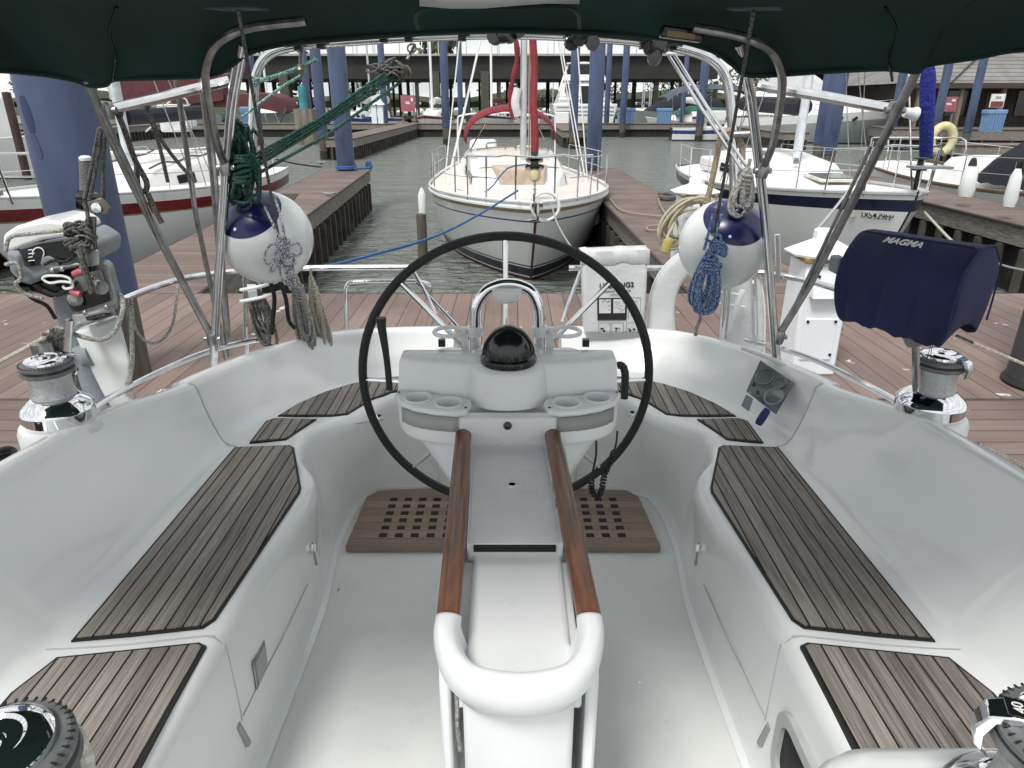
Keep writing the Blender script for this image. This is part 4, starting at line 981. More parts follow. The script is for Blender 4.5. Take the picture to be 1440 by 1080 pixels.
# ---- horseshoe buoy in its white cover
b = MB(); oy = 3.10
outer = [(908, 500), (910, 440), (918, 400), (935, 372), (962, 352), (995, 345), (1030, 350), (1055, 366), (1068, 392), (1074, 430), (1074, 480), (1070, 545)]
innr = [(958, 500), (950, 460), (949, 430), (955, 405), (968, 386), (990, 376), (1008, 384), (1018, 400), (1022, 425), (1020, 455), (1012, 500), (1012, 545)]
rings = []
for k in range(len(outer)):
    o_ = P(*outer[k], y=oy); i_ = P(*innr[k], y=oy); rings.append((o_, i_))
O = catmull([r[0] for r in rings], 4); I = catmull([r[1] for r in rings], 4)
sec = []
for o_, i_ in zip(O, I):
    m_ = (o_ + i_) / 2; h_ = (o_ - i_) / 2
    sec.append([m_ + h_ * math.cos(a) * (1 if abs(math.cos(a)) < .99 else 1) + Vector((0, -.032, 0)) * (abs(math.sin(a)) ** .35) * (1 if math.sin(a) > 0 else -1) for a in [2 * PI * j / 14 for j in range(14)]])
b.rings(sec); HB = b.obj('horseshoe_buoy', white_canvas, None, 'white canvas covered horseshoe buoy on the stern rail beside the rescue bag', 'life buoy', smooth=70)
b = MB()
for o_ in (O, ): b.tube([p + Vector((0, -.01, 0)) for p in o_], .004, 6)
b.obj('cover_piping', gel_bright, HB)
b = MB()
for v in (410, 426): b.tube(pts((1005, v, 3.0), (1025, v + 2, 3.0), (1048, v + 6, 3.0)), .0055, 6)
b.tube(pts((1045, 408, 3.0), (1032, 440, 3.0), (1015, 478, 3.0)), .014, 8); b.obj('buoy_bracket', gel_bright, HB)

# ---- covered grill on its post
GR = thing('covered_grill', 'navy canvas covered boat grill with white lettering on a steel post at the right', 'grill', P(1290, 585, y=2.0))
gc = P(1286, 391, y=1.98); ga = math.radians(-56)
gd = Vector((math.cos(ga), math.sin(ga), 0)); gv = Vector((-gd.y, gd.x, 0)) * -1
if gv.y > 0: gv = -gv
gw = Vector((0, 0, 1))
prof = [(-.098, -.140), (-.108, -.10), (-.112, -.04), (-.109, .035), (-.100, .056), (-.050, .100), (-.034, .107), (.0, .109), (.034, .107), (.050, .101), (.096, .058), (.105, .040), (.112, -.02), (.113, -.06), (.110, -.10), (.104, -.140)]
LG = .170
rings = []
rnd = random.Random(9)
ph = [rnd.uniform(0, 6) for _ in prof]
stn = [(-1.0, .4), (-1.0, .9), (-.99, .96), (-.965, .99)] + [(-.93 + 1.86 * k / 26, 1.0) for k in range(27)] + [(.965, .99), (.99, .96), (1.0, .9), (1.0, .4)]
for u, s_ in stn:
    r = []
    for k, (v_, w_) in enumerate(prof):
        wob = (.008 * math.sin(u * 5 + .5 * ph[k // 5]) + .007 * math.sin(u * 11 + 2.0 + (.9 * k)) + .0045 * math.sin(u * 21 - k * .7)) * min(1, max(0, (.04 - w_) * 14)) + .0012 * math.sin(u * 9 + k)
        low = max(0, -w_ - .02) * 5
        hem = (.004 * math.sin(u * 13 + k) + .003 * math.sin(u * 31) - .012 * (u if k > 8 else -u) * .5) if w_ < -.13 else 0
        taper = 1 - .12 * low * abs(u) ** 2
        r.append(gc + gd * (u * LG * (1 - .10 * low)) + gv * (v_ * s_ + wob) + gw * (1.06 * (w_ + .02) * (s_ if w_ > 0 else .5 + s_ / 2) - .02 + hem + wob * .5))
    rings.append(r)
b = MB(); R_ = [[b.b.verts.new(p) for p in r] for r in rings]
for i in range(len(R_) - 1):
    for j in range(len(prof) - 1): b.face([R_[i][j], R_[i][j + 1], R_[i + 1][j + 1], R_[i + 1][j]])
b.face(R_[0]); b.face(list(reversed(R_[-1])))
gcov = b.obj('grill_cover', navy_canvas, GR, smooth=70, solid=.004, sub=1)
# seams
b = MB(); b.tube([gc + gd * (u * LG) + gv * .036 + gw * .1165 for u in (-.9, -.5, 0, .5, .9)], .0022, 5)
b.tube([gc + gd * (LG * .99) + gv * v_ * 1.02 + gw * (1.06 * (w_ + .02) - .018) for v_, w_ in prof[1:-1]], .0028, 5, smooth=2); b.obj('cover_seam', navy_canvas, gcov)
tp = gc + gd * (-.02) + gv * .062 + gw * .0985
slope = (gv * .047 - gw * .034).normalized()
sc_ = -slope
RT = frame(gd, -slope)
text('lettering', 'MAGMA', sign_white, GR, tp + RT @ Vector((0, 0, .010)), .030, RT, shear=.25, bold=.0006, th=.001)
steel_tube('grill_post', [(1288, 478, 1.98), (1289, 520, 1.98), (1290, 588, 1.98)], .0135, GR, smooth=0)
b = MB(); b.tube([gc + gv * .02 + gw * -.10, P(1288, 480, y=1.98)], .03, 10); b.obj('grill_bracket', steel_dull, GR)
b = MB(); b.box(P(1310, 472, y=1.96), (.022, .012, .036)); b.obj('cover_toggle', blackpl, GR, bevel=.005)
b = MB(); b.tube(pts((1310, 480, 1.96), (1305, 500, 1.97), (1296, 512, 1.97)), .0012, 4); b.tube(pts((1312, 480, 1.96), (1307, 510, 1.97)), .0012, 4); b.tube(pts((1268, 455, 2.0), (1280, 478, 2.0)), .004, 5); b.tube(pts((1345, 472, 1.92), (1368, 482, 1.92)), .004, 5); b.obj('cover_drawstring', rope_dgrey, GR)
b = MB(); b.box(P(1178, 372, y=2.1), (.03, .06, .05)); b.obj('grill_handle', motor_grey, GR, bevel=.006)
rope_obj('white_line', 'thin white mooring line running right from below the grill', [pts((1368, 482, 2.4), (1440, 512, 2.3), (1560, 560, 2.1))], .006, rope_cream, cat='rope')
rope_obj('white_line', 'thin white line leading right from the right aft winch over the finger pier', [pts((1375, 625, 1.8), (1440, 655, 1.8), (1600, 740, 1.8))], .006, rope_cream, cat='rope')

# ---- outboard motor on the left stern rail
OB = thing('outboard_motor', 'old grey outboard motor with white cowl top clamped to the left stern rail', 'outboard motor', P(130, 590, y=2.42))
def slab(poly, y, th, m, name, parent, bevel=.012, seg=3, yfun=None, smooth=45):
    b = MB(); pp_ = [P(u, v, y=(y + (yfun(u, v) if yfun else 0))) for u, v in poly]
    b.rings([pp_, [q + Vector((q.x * .02, th, 0)) for q in pp_]])
    return b.obj(name, m, parent, bevel=bevel, bseg=seg, smooth=smooth)
slab([(3, 342), (4, 330), (22, 318), (62, 309), (86, 312), (101, 322), (103, 332), (60, 338), (20, 352), (8, 356)], 2.42, .24, gel_boat, 'cowl_top', OB, .02, 4)
slab([(6, 352), (20, 354), (60, 340), (104, 332), (128, 348), (126, 372), (92, 380), (40, 402), (26, 398), (12, 382)], 2.40, .27, motor_grey, 'cowl_side', OB, .018, 3)
slab([(32, 350), (60, 342), (112, 334), (122, 348), (96, 366), (40, 376)], 2.388, .02, blackpl, 'cowl_decal', OB, .002, 1)
b = MB(); b.tube([P(54 + 8 * math.cos(a), 356 + 8 * math.sin(a), y=2.385) for a in [PI * (.9 + 1.3 * k / 10) for k in range(11)]], .0025, 5)
for k in range(4): b.tube(pts((40, 352 + 5 * k, 2.385), (46 + (k % 2) * 3, 351 + 5 * k, 2.385)), .0016, 4)
b.obj('decal_mark', gel_boat, OB)
slab([(14, 380), (30, 402), (70, 392), (100, 384), (112, 392), (90, 404), (72, 420), (50, 412), (34, 410), (22, 400)], 2.44, .18, blackpl, 'engine_pan', OB, .008, 2)
slab([(68, 404), (92, 398), (100, 428), (112, 470), (128, 520), (142, 560), (128, 572), (108, 530), (88, 480), (78, 450)], 2.50, .10, motor_grey, 'drive_leg', OB, .02, 3)
b = MB(); b.tube(pts((115, 500, 2.48), (126, 535, 2.46), (140, 570, 2.44)), .042, 14, smooth=3)
b.tube(pts((104, 508, 2.48), (134, 498, 2.48)), .05, 12)
b.lathe([(.0, -.09), (.022, -.075), (.036, -.03), (.038, .02), (.03, .06), (.018, .08), (0, .085)], P(146, 583, y=2.40), 20, axis=(.45, -.25, -.2)); b.obj('gearcase', motor_grey, OB)
# clamp bracket
slab([(112, 378), (146, 370), (154, 376), (166, 420), (165, 436), (112, 446), (100, 436), (96, 418), (98, 400)], 2.40, .08, bracket_grey, 'clamp_bracket', OB, .012, 3)
slab([(118, 412), (150, 398), (156, 424), (108, 440), (100, 424)], 2.392, .02, blackpl, 'bracket_opening', OB, .004, 1)
for u, v in ((142, 404), (106, 420)):
    b = MB(); b.lathe([(.012, -.02), (.026, -.01), (.026, .004), (.012, .014), (0, .014)], P(u, v, y=2.385), 16, axis=(.2, -1, .2)); b.obj('clamp_screw', bracket_grey, OB)
slab([(68, 376), (110, 369), (118, 374), (70, 382)], 2.38, .03, bracket_grey, 'tiller_arm', OB, .006, 2)
slab([(108, 444), (160, 432), (164, 442), (116, 458), (110, 456)], 2.385, .02, bracket_grey, 'bracket_plate', OB, .003, 1)
slab([(130, 446), (156, 440), (157, 444), (132, 451)], 2.378, .006, blackpl, 'bracket_label', OB, .001, 1)
for q in (pts((104, 386, 2.37), (112, 382, 2.37), (117, 382, 2.37)), pts((100, 408, 2.37), (106, 412, 2.37), (113, 414, 2.37))):
    b = MB(); b.tube(q, .012, 10); b.obj('pull_knob', red_plastic, OB)
b = MB()
for q in (pts((88, 388, 2.36), (66, 388, 2.36), (60, 392, 2.36), (70, 398, 2.36), (86, 396, 2.36), (100, 398, 2.36), (102, 404, 2.36), (92, 406, 2.36), (88, 402, 2.36)), pts((88, 388, 2.36), (98, 392, 2.36), (102, 402, 2.36))): b.tube(q, .0045, 6, smooth=4)
b.obj('fuel_hose', gel_boat, OB)
b = MB()
for q in (pts((8, 354, 2.37), (14, 334, 2.37), (40, 329, 2.37), (85, 324, 2.37), (96, 320, 2.38)), pts((22, 400, 2.38), (34, 412, 2.39), (60, 420, 2.4)), pts((8, 372, 2.38), (24, 370, 2.37), (30, 390, 2.37), (22, 398, 2.38))): b.tube(q, .007, 7, smooth=4)
b.obj('motor_lashing', rope_grey, OB)
for q, r_, m_ in ((pts((60, 408, 2.40), (80, 415, 2.39), (98, 408, 2.39), (108, 396, 2.39)), .006, rope_black), (pts((30, 404, 2.42), (46, 420, 2.42), (66, 430, 2.44), (78, 448, 2.46)), .007, rope_black), (pts((94, 398, 2.385), (100, 420, 2.38), (112, 432, 2.38)), .004, rope_black), (pts((118, 386, 2.36), (124, 396, 2.36), (132, 402, 2.36)), .005, rope_black), (pts((62, 372, 2.382), (76, 366, 2.378), (92, 368, 2.378), (104, 360, 2.38)), .005, rope_black)):
    b = MB(); b.tube(q, r_, 7, smooth=4); b.obj('control_cable', m_, OB)
slab([(60, 362), (70, 360), (82, 366), (84, 374), (66, 378), (58, 372)], 2.382, .03, motor_grey, 'carburettor', OB, .004, 2)
slab([(110, 366), (128, 360), (136, 372), (132, 384), (114, 388)], 2.39, .05, blackpl, 'starter_housing', OB, .006, 2)
slab([(124, 384), (142, 378), (148, 396), (130, 402)], 2.385, .04, bracket_grey, 'swivel_bracket', OB, .006, 2)
for u, v in ((116, 376), (132, 390), (150, 432), (120, 440), (88, 379), (74, 381)):
    b = MB(); b.lathe([(.008, 0), (.008, .006), (.004, .008), (0, .008)], P(u, v, y=2.37), 8, axis=(.1, -1, .2)); b.obj('bolt_head', steel_dull, OB)
# lifting tackle above the motor
LT = thing('lifting_tackle', 'grey rope lifting tackle with steel block hanging above the outboard motor', 'tackle', P(125, 350, y=2.36))
b = MB()
for q in (pts((140, 180, 2.3), (128, 240, 2.34), (119, 280, 2.36)), pts((143, 180, 2.3), (134, 240, 2.34), (126, 282, 2.36)), pts((148, 182, 2.3), (145, 230, 2.34), (145, 282, 2.36)), pts((126, 305, 2.36), (124, 340, 2.36), (120, 352, 2.36)), pts((130, 305, 2.36), (134, 345, 2.37), (140, 370, 2.38)), pts((133, 305, 2.36), (132, 340, 2.36)), pts((118, 285, 2.36), (124, 308, 2.35), (112, 318, 2.36), (100, 328, 2.37))): b.tube(q, .0068, 7, smooth=3)
b.tube(pts((112, 350, 2.34), (120, 380, 2.34), (130, 412, 2.35)), .011, 8, smooth=3)
rnd = random.Random(14)
for k in range(18):
    u = 112 + rnd.uniform(-14, 14); v = 325 + rnd.uniform(-14, 30)
    b.tube([P(u + 10 * math.cos(a), v + 6 * math.sin(a + k), y=2.37 + .03 * math.sin(a)) for a in [2 * PI * j / 7 for j in range(8)]], .0058, 6, smooth=3)
b.obj('tackle_rope', rope_dgrey, LT)
b = MB(); c = P(137, 292, y=2.34)
b.plate([P(122, 284, y=2.34), P(142, 278, y=2.34), P(155, 293, y=2.34), P(147, 302, y=2.34), P(126, 300, y=2.34)], (0, 1, 0), .012); b.obj('block_cheek', bronze, LT, bevel=.003)
b = MB(); b.lathe([(.018, 0), (.016, .008), (0, .010)], c + Vector((0, -.001, 0)), 18, axis=(0, -1, .1)); b.obj('block_sheave', chrome, LT)
b = MB(); b.lathe([(.032, -.03), (.034, 0), (.032, .03)], P(124, 283, y=2.40), 16, axis=(1, .3, -.2)); b.obj('block_shell', blackpl, LT)
slab([(120, 352), (140, 350), (142, 374), (122, 376)], 2.36, .03, bracket_grey, 'lower_block', LT, .006, 2)
# grey knurled grip and white mounting board
b = MB(); b.tube(pts((120, 226, 2.5), (121, 250, 2.5), (121, 268, 2.5)), .020, 12); g_ = b.obj('foam_grip', mat('foam_grey', (.22, .22, .21), .9, bump=.8, bscale=220), None, 'grey foam handle grip standing upright before the large blue pile', 'grip')
b = MB(); b.lathe([(.019, -.004), (.02, .006), (.012, .012), (0, .013)], P(120, 224, y=2.5), 12); b.obj('grip_cap', gel_bright, g_)
MBd = slab([(104, 468), (166, 446), (176, 480), (184, 510), (183, 530), (172, 552), (200, 580), (196, 610), (172, 612), (140, 550), (118, 500)], 2.46, .05, white_vinyl, 'mounting_board', None, .012, 3, yfun=lambda u, v: -.02 * ((v - 440) / 100))
tag(MBd, 'curved white outboard bracket board below the grey motor on the left rail', 'motor bracket')
rope_obj('grey_line', 'grey rope looped across the white bracket board below the outboard', [pts((60, 475, 2.34), (80, 462, 2.34), (110, 472, 2.35), (140, 478, 2.36), (160, 468, 2.37), (172, 440, 2.38), (172, 420, 2.42), (164, 410, 2.42)), pts((182, 430, 2.45), (185, 470, 2.45), (186, 510, 2.44), (182, 545, 2.42), (192, 566, 2.4)), pts((178, 420, 2.45), (182, 450, 2.46), (190, 465, 2.46))], .0085, rope_grey, 8)
b = MB(); b.tube(pts((58, 482, 2.2), (66, 510, 2.2), (72, 530, 2.2)), .034, 14); rh = b.obj('rod_holder', steel_dull, None, 'steel tube rod holder clamped to the left rail above the aft winch', 'rod holder')
b = MB(); b.tube(pts((97, 450, 2.2), (94, 500, 2.2), (92, 540, 2.2)), .012, 10); b.lathe([(.018, -.02), (.02, 0), (.018, .02)], P(78, 518, y=2.2), 12, axis=(1, .2, 0)); b.obj('holder_clamp', steel, rh)
pa = []
rnd = random.Random(6)
for k in range(12):
    u = 78 + rnd.uniform(-14, 18); pa.append(pts((u, 462 + rnd.uniform(0, 12), 2.24), (u + 8, 480, 2.25), (u + 4, 500 + rnd.uniform(0, 10), 2.25), (u - 6, 495, 2.26), (u - 4, 470, 2.25)))
pa += [pts((100, 520, 2.2), (104, 545, 2.2), (112, 570, 2.2)), pts((103, 520, 2.21), (110, 545, 2.2), (116, 562, 2.2)), pts((98, 525, 2.2), (100, 552, 2.2), (106, 574, 2.2))]
rope_obj('rope_bundle', 'grey brown rope bundle hanging by the rod holder over the left aft winch', pa, .0085, rope_dgrey, 7)
rope_obj('mooring_line', 'pale mooring line running left from the rod holder across the pier', [pts((62, 475, 2.2), (20, 498, 2.3), (-60, 540, 2.6))], .007, rope_cream)
# dark webbing hanging from the left side rail
rope_obj('webbing_strap', 'dark grey webbing strap hanging in a long loop from the left side rail', [pts((162, 150, 2.33), (168, 165, 2.33), (175, 182, 2.34), (190, 225, 2.38), (206, 255, 2.4), (205, 268, 2.4), (198, 268, 2.4), (193, 258, 2.4), (192, 230, 2.4)), pts((158, 160, 2.33), (162, 148, 2.33), (170, 152, 2.33), (168, 166, 2.33)), pts((208, 272, 2.4), (218, 295, 2.4), (228, 314, 2.4))], .0095, rope_dgrey, 7)
rope_obj('webbing_strap', 'thin grey cord pair tied round the middle of the left side rail', [pts((197, 145, 2.38), (205, 138, 2.38), (210, 148, 2.38), (205, 158, 2.38), (214, 175, 2.4), (224, 205, 2.4), (236, 256, 2.42)), pts((208, 155, 2.4), (226, 195, 2.42), (250, 228, 2.44), (276, 256, 2.46))], .0065, rope_dgrey, 7)
# ================================================================== marina
WZ = -1.15     # water level
DZ = -0.10     # dock level
def struct(b, name, m, **k):
    return b.obj(name, m, None, kind='structure', **k)
# water sheet
def water_mat():
    m, nt, b = nodes_of('harbour_water'); L = nt.links.new
    tc = N(nt, 'ShaderNodeTexCoord')
    mp = N(nt, 'ShaderNodeMapping'); mp.inputs['Scale'].default_value = (1.0, 1.9, 1); L(tc.outputs['Object'], mp.inputs[0])
    n1 = N(nt, 'ShaderNodeTexNoise', i_Scale=2.9, i_Detail=4.0, i_Roughness=0.5, i_Distortion=0.5); L(mp.outputs[0], n1.inputs['Vector'])
    n2 = N(nt, 'ShaderNodeTexNoise', i_Scale=0.55, i_Detail=2.0); L(mp.outputs[0], n2.inputs['Vector'])
    ad = N(nt, 'ShaderNodeMath', operation='MULTIPLY_ADD', i_1=1.3); L(n2.outputs[0], ad.inputs[0]); L(n1.outputs[0], ad.inputs[2])
    bp = N(nt, 'ShaderNodeBump', i_Strength=1.0, i_Distance=0.32); L(ad.outputs[0], bp.inputs['Height']); L(bp.outputs[0], b.inputs['Normal'])
    b.inputs['Base Color'].default_value = (0.17, 0.188, 0.17, 1); b.inputs['Roughness'].default_value = 0.16
    b.inputs['IOR'].default_value = 1.33; b.inputs['Specular IOR Level'].default_value = 0.6
    return m
b = MB(); b.grid([[(-400, -40, WZ), (400, -40, WZ)], [(-400, 150, WZ), (400, 150, WZ)]]); struct(b, 'water', water_mat(), smooth=0, origin=(0, 0, WZ))
b = MB(); b.grid([[(-500, 150, WZ + .1), (500, 150, WZ + .1)], [(-500, 152, .3), (500, 152, .3)], [(-500, 900, .8), (500, 900, .8)]]); struct(b, 'shore_ground', mat('grass_ground', (.06, .075, .035), .9, var=.3, scale=.2), smooth=0, origin=(0, 150, WZ))

def dock(name, poly, m, top=DZ, th=.32, piles=True):
    """deck of boards, timber fascia, dark piles below"""
    b = MB(); b.prism(poly, top - .045, top); struct(b, name, m, smooth=0, origin=(poly[0][0], poly[0][1], 0))
    b = MB()
    n = len(poly); inn = shrink(poly, .03)
    b.prism(inn, top - th, top - .047); struct(b, 'dock_fascia', dock_fascia, smooth=0, origin=(poly[0][0], poly[0][1], top))
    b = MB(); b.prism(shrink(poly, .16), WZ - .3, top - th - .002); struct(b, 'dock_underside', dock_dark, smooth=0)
    b = MB()
    for i in range(n):
        a, c = Vector((*poly[i], 0)), Vector((*poly[(i + 1) % n], 0)); d = (c - a); L = d.length
        if L < .3 or L > 60: continue
        d.normalize()
        a2 = Vector((*inn[i], 0))
        k = 0.3
        step = .55 if L < 25 else 1.6
        while k < L and piles:
            q = a.lerp(c, k / L); ii = Vector((*inn[i], 0)).lerp(Vector((*inn[(i + 1) % n], 0)), k / L)
            b.box((ii.x, ii.y, (WZ - .3 + top - th) / 2 - .02), (.09, .09, abs(top - th - WZ + .3)), rz=math.atan2(d.y, d.x)); k += step
    if len(b.b.verts): struct(b, 'dock_stringer', mat('stringer_timber', (.075, .068, .058), .9, var=.4, scale=3), smooth=0)
    else: b.b.free()
    b = MB()
    pp3 = [Vector((p[0], p[1], top - .018)) for p in poly]
    for i in range(n):
        a, c = pp3[i], pp3[(i + 1) % n]
        if (c - a).length > .5: b.tube([a, c], .022, 6)
    struct(b, 'dock_edge', dock_edge)
dock('main_dock', [(-16, 3.95), (16, 3.95), (16, 6.5), (-16, 6.5)], dock_y)
dock('finger_pier', [(-4.3, -7), (-2.25, -7), (-2.25, 3.945), (-4.3, 3.945)], dock_x, top=DZ - .004)
dock('finger_pier', [(2.22, -7), (4.2, -7), (4.2, 3.945), (2.22, 3.945)], dock_x, top=DZ - .004)
dock('finger_pier', [(-3.02, 6.505), (-3.86, 19.9), (-5.15, 19.9), (-4.2, 6.505)], dock_x, top=DZ - .004)
dock('finger_pier', [(1.72, 6.505), (3.12, 6.505), (2.86, 20.0), (1.66, 20.0)], dock_x, top=DZ - .004)
dock('finger_pier', [(7.6, 6.505), (8.9, 6.505), (8.9, 20), (7.6, 20)], dock_x, top=DZ - .004)
dock('finger_pier', [(-9.9, 6.505), (-8.7, 6.505), (-9.0, 20), (-10.3, 20)], dock_x, top=DZ - .004)
FD = 62.0
dock('far_dock', [(-60, FD), (80, FD), (80, FD + 2.6), (-60, FD + 2.6)], dock_x, th=.45)
for xa, ya, yb, w in ((-9.4, 37, FD, 1.5), (-30, 40, FD, 1.6), (3.2, 47, FD, 1.6), (16.2, 44, FD, 1.5)):
    dock('far_finger_pier', [(xa, ya), (xa + w, ya), (xa + w, yb - .005), (xa, yb - .005)], dock_x, top=DZ - .004, th=.42)
dock('shore_boardwalk', [(22.5, 44), (60, 38), (60, 46), (24, 50)], dock_x, top=.1, th=.6)
dock('shore_boardwalk', [(19, 31), (48, 29), (48, 31), (19, 33)], dock_x, top=DZ, th=.42)
# flat dark patch and rope litter on the left finger pier
b = MB(); b.plate([P(387, 273, z=DZ + .004), P(420, 273, z=DZ + .004), P(411, 283, z=DZ + .004), P(398, 282, z=DZ + .004)], (0, 0, 1), .006); b.obj('dock_dark_patch', mat('dark_patch', (.04, .038, .036), .9), None, 'dark flat rubber mat lying on the left finger pier', 'mat')

# ------------------------------------------------------------------ piles
def pile(u, vb, y, r, top, label, sleeve0=0.0, cap=None, wood=True, m=pile_blue, x=None, name='mooring_pile'):
    base = P(u, vb, y=y); X = base.x if x is None else x
    t = thing(name, label, 'pile', (X, y, WZ - .5))
    n = 28 if r > .15 else 16
    if wood:
        b = MB(); b.lathe([(r * .90, WZ - .5), (r * .90, sleeve0 + .02)], (X, y, 0), n); b.obj('pile_foot', pile_wood, t)
    if wood and y > 7:
        b = MB(); b.lathe([(r * .93, WZ - .4), (r * .95, WZ + .25), (r * .91, WZ + .42)], (X, y, 0), n); b.obj('waterline_growth', mat('weed_growth', (.030, .034, .020), .9, var=.5, scale=9, bump=.8, bscale=18), t)
    b = MB(); b.lathe([(r * .985, sleeve0), (r, sleeve0 + .02), (r, top - .02), (r * .97, top), (0, top + .02)], (X, y, 0), n); b.obj('pile_sleeve', m, t)
    if cap:
        b = MB(); b.lathe([(r * 1.03, top - .25), (r * 1.05, top - .2), (r * .9, top + .1), (0, top + .2)], (X, y, 0), n); b.obj('pile_cap', cap, t)
    return t
big = pile(0, 300, 4.35, .208, 4.5, 'huge blue sleeved mooring pile close behind the outboard motor', sleeve0=.45, x=-2.62)
fa = math.atan2(-4.35, 2.62)
for a0, z0, z1, wd, nm in ((-.88, 1.44, 1.63, .16, 0), (-.80, 1.30, 1.43, .10, 1)):
    rows = []
    for k in range(9):
        t = k / 8; w_ = wd * math.sin(PI * (.12 + .76 * t)) ** .6; off = -.10 * t
        rows.append([(-2.62 + .2105 * math.cos(fa + a0 + off + w_ * e), 4.35 + .2105 * math.sin(fa + a0 + off + w_ * e), z0 + (z1 - z0) * t) for e in (-1, -.5, 0, .5, 1)])
    b = MB(); b.grid(rows); b.obj('paint_stain', mat('stain_blue%d' % nm, (.020, .030, .085) if nm == 0 else (.042, .058, .115), .5), big, smooth=60)
pile(1432, 560, 4.18, .21, 3.2, 'dark wrapped mooring pile with blue top at the right picture edge', sleeve0=.62, x=3.44, m=pile_blue)
pd = [o for o in bpy.data.objects if o.name.startswith('mooring_pile')][-1]
b = MB(); b.lathe([(.225, DZ + .0), (.215, DZ + .06), (.212, .60), (.214, .63)], (3.44, 4.18, 0), 28); b.obj('pile_wrap', pile_dark, pd)
b = MB(); b.lathe([(.232, DZ + .002), (.24, DZ + .02), (.226, DZ + .05)], (3.44, 4.18, 0), 28); b.obj('pile_collar', blackrub, pd)
PL = [(487, 238, 19.4, .23, 7, 'blue mooring pile with blue rope round its foot on the left finger pier', None),
      (834, 232, 19.4, .195, 7, 'thick blue mooring pile just right of the red sailed centre sloop', None),
      (453, 178, 37.5, .26, 7.5, 'blue pile at the end of the far pier left of the thick left pile', None),
      (435, 166, 52, .24, 6.4, 'thin blue pile beside the teal barrel on the far left', None),
      (361, 160, 50, .25, 6.4, 'blue pile half hidden behind the left side of the arch', None),
      (541, 160, FD + 3, .28, 7.0, 'blue pile with orange cap left of the red sign', orange),
      (627, 172, 50, .26, 8, 'blue pile behind the left shroud of the centre sailboat', None),
      (648, 168, FD + 1, .22, 6.9, 'slim blue pile with orange cap left of the red boat dodger', orange),
      (806, 184, 46, .27, 8, 'dark footed blue pile in front of the white cruiser stern', None),
      (853, 168, FD + 1, .22, 8, 'slim blue pile just right of the white cruiser', None),
      (876, 166, FD - 1, .26, 8, 'blue pile beside the left blue dock box', None),
      (959, 166, FD + 3, .20, 7, 'slim blue pile seen inside the right side of the arch', None),
      (985, 166, 55, .30, 7, 'blue pile above the grey blue boat canopy on the right', None),
      (1165, 214, 24, .24, 6.5, 'thick blue pile in front of the grey hulled motor yacht', None),
      (1152, 195, 30, .19, 6.5, 'blue pile with dark foot touching the left side of the thick right pile', None),
      (1259, 160, 47, .24, 5, 'short blue pile behind the motor yacht bow', None),
      (1316, 178, 38, .21, 5, 'blue pile in front of the pink red sign by the shingle roofed building', None),
      (1366, 160, 42, .22, 5.5, 'blue pile before the shingle roof near the right picture edge', None)]
for u, vb, y, r, top, lab, cap in PL: pile(u, vb, y, r, top, lab, sleeve0=(.0 if y > 22 else -.05), cap=cap)
b = MB(); b.tube([P(487, 238, y=19.4) * 1.0 + Vector((.26 * math.cos(a), .26 * math.sin(a), .03 + .02 * (k // 12))) for k, a in enumerate([2 * PI * j / 12 for j in range(40)])], .03, 6)
b.tube([P(487, 238, y=19.4) + Vector((.26, -.2, .03)), P(520, 236, z=DZ + .08), P(523, 234, z=DZ + .15)], .03, 6, smooth=3)
b.obj('blue_rope', rope_blue, None, 'blue rope wound round the pile foot on the left finger pier', 'rope')
b = MB(); b.lathe([(.06, 0), (.10, .02), (.09, .14), (.05, .2), (0, .2)], P(519, 237, z=DZ), 12); b.obj('mooring_bollard', rope_blue, None, 'small bollard wrapped in blue rope on the left finger pier corner', 'bollard')
pile(21, 180, 26, .14, 1.9, 'brown timber post by the pale boat at the far left edge', sleeve0=-1.0, m=mat('post_brown', (.055, .035, .032), .85, var=.3, scale=3), wood=False, name='timber_post')

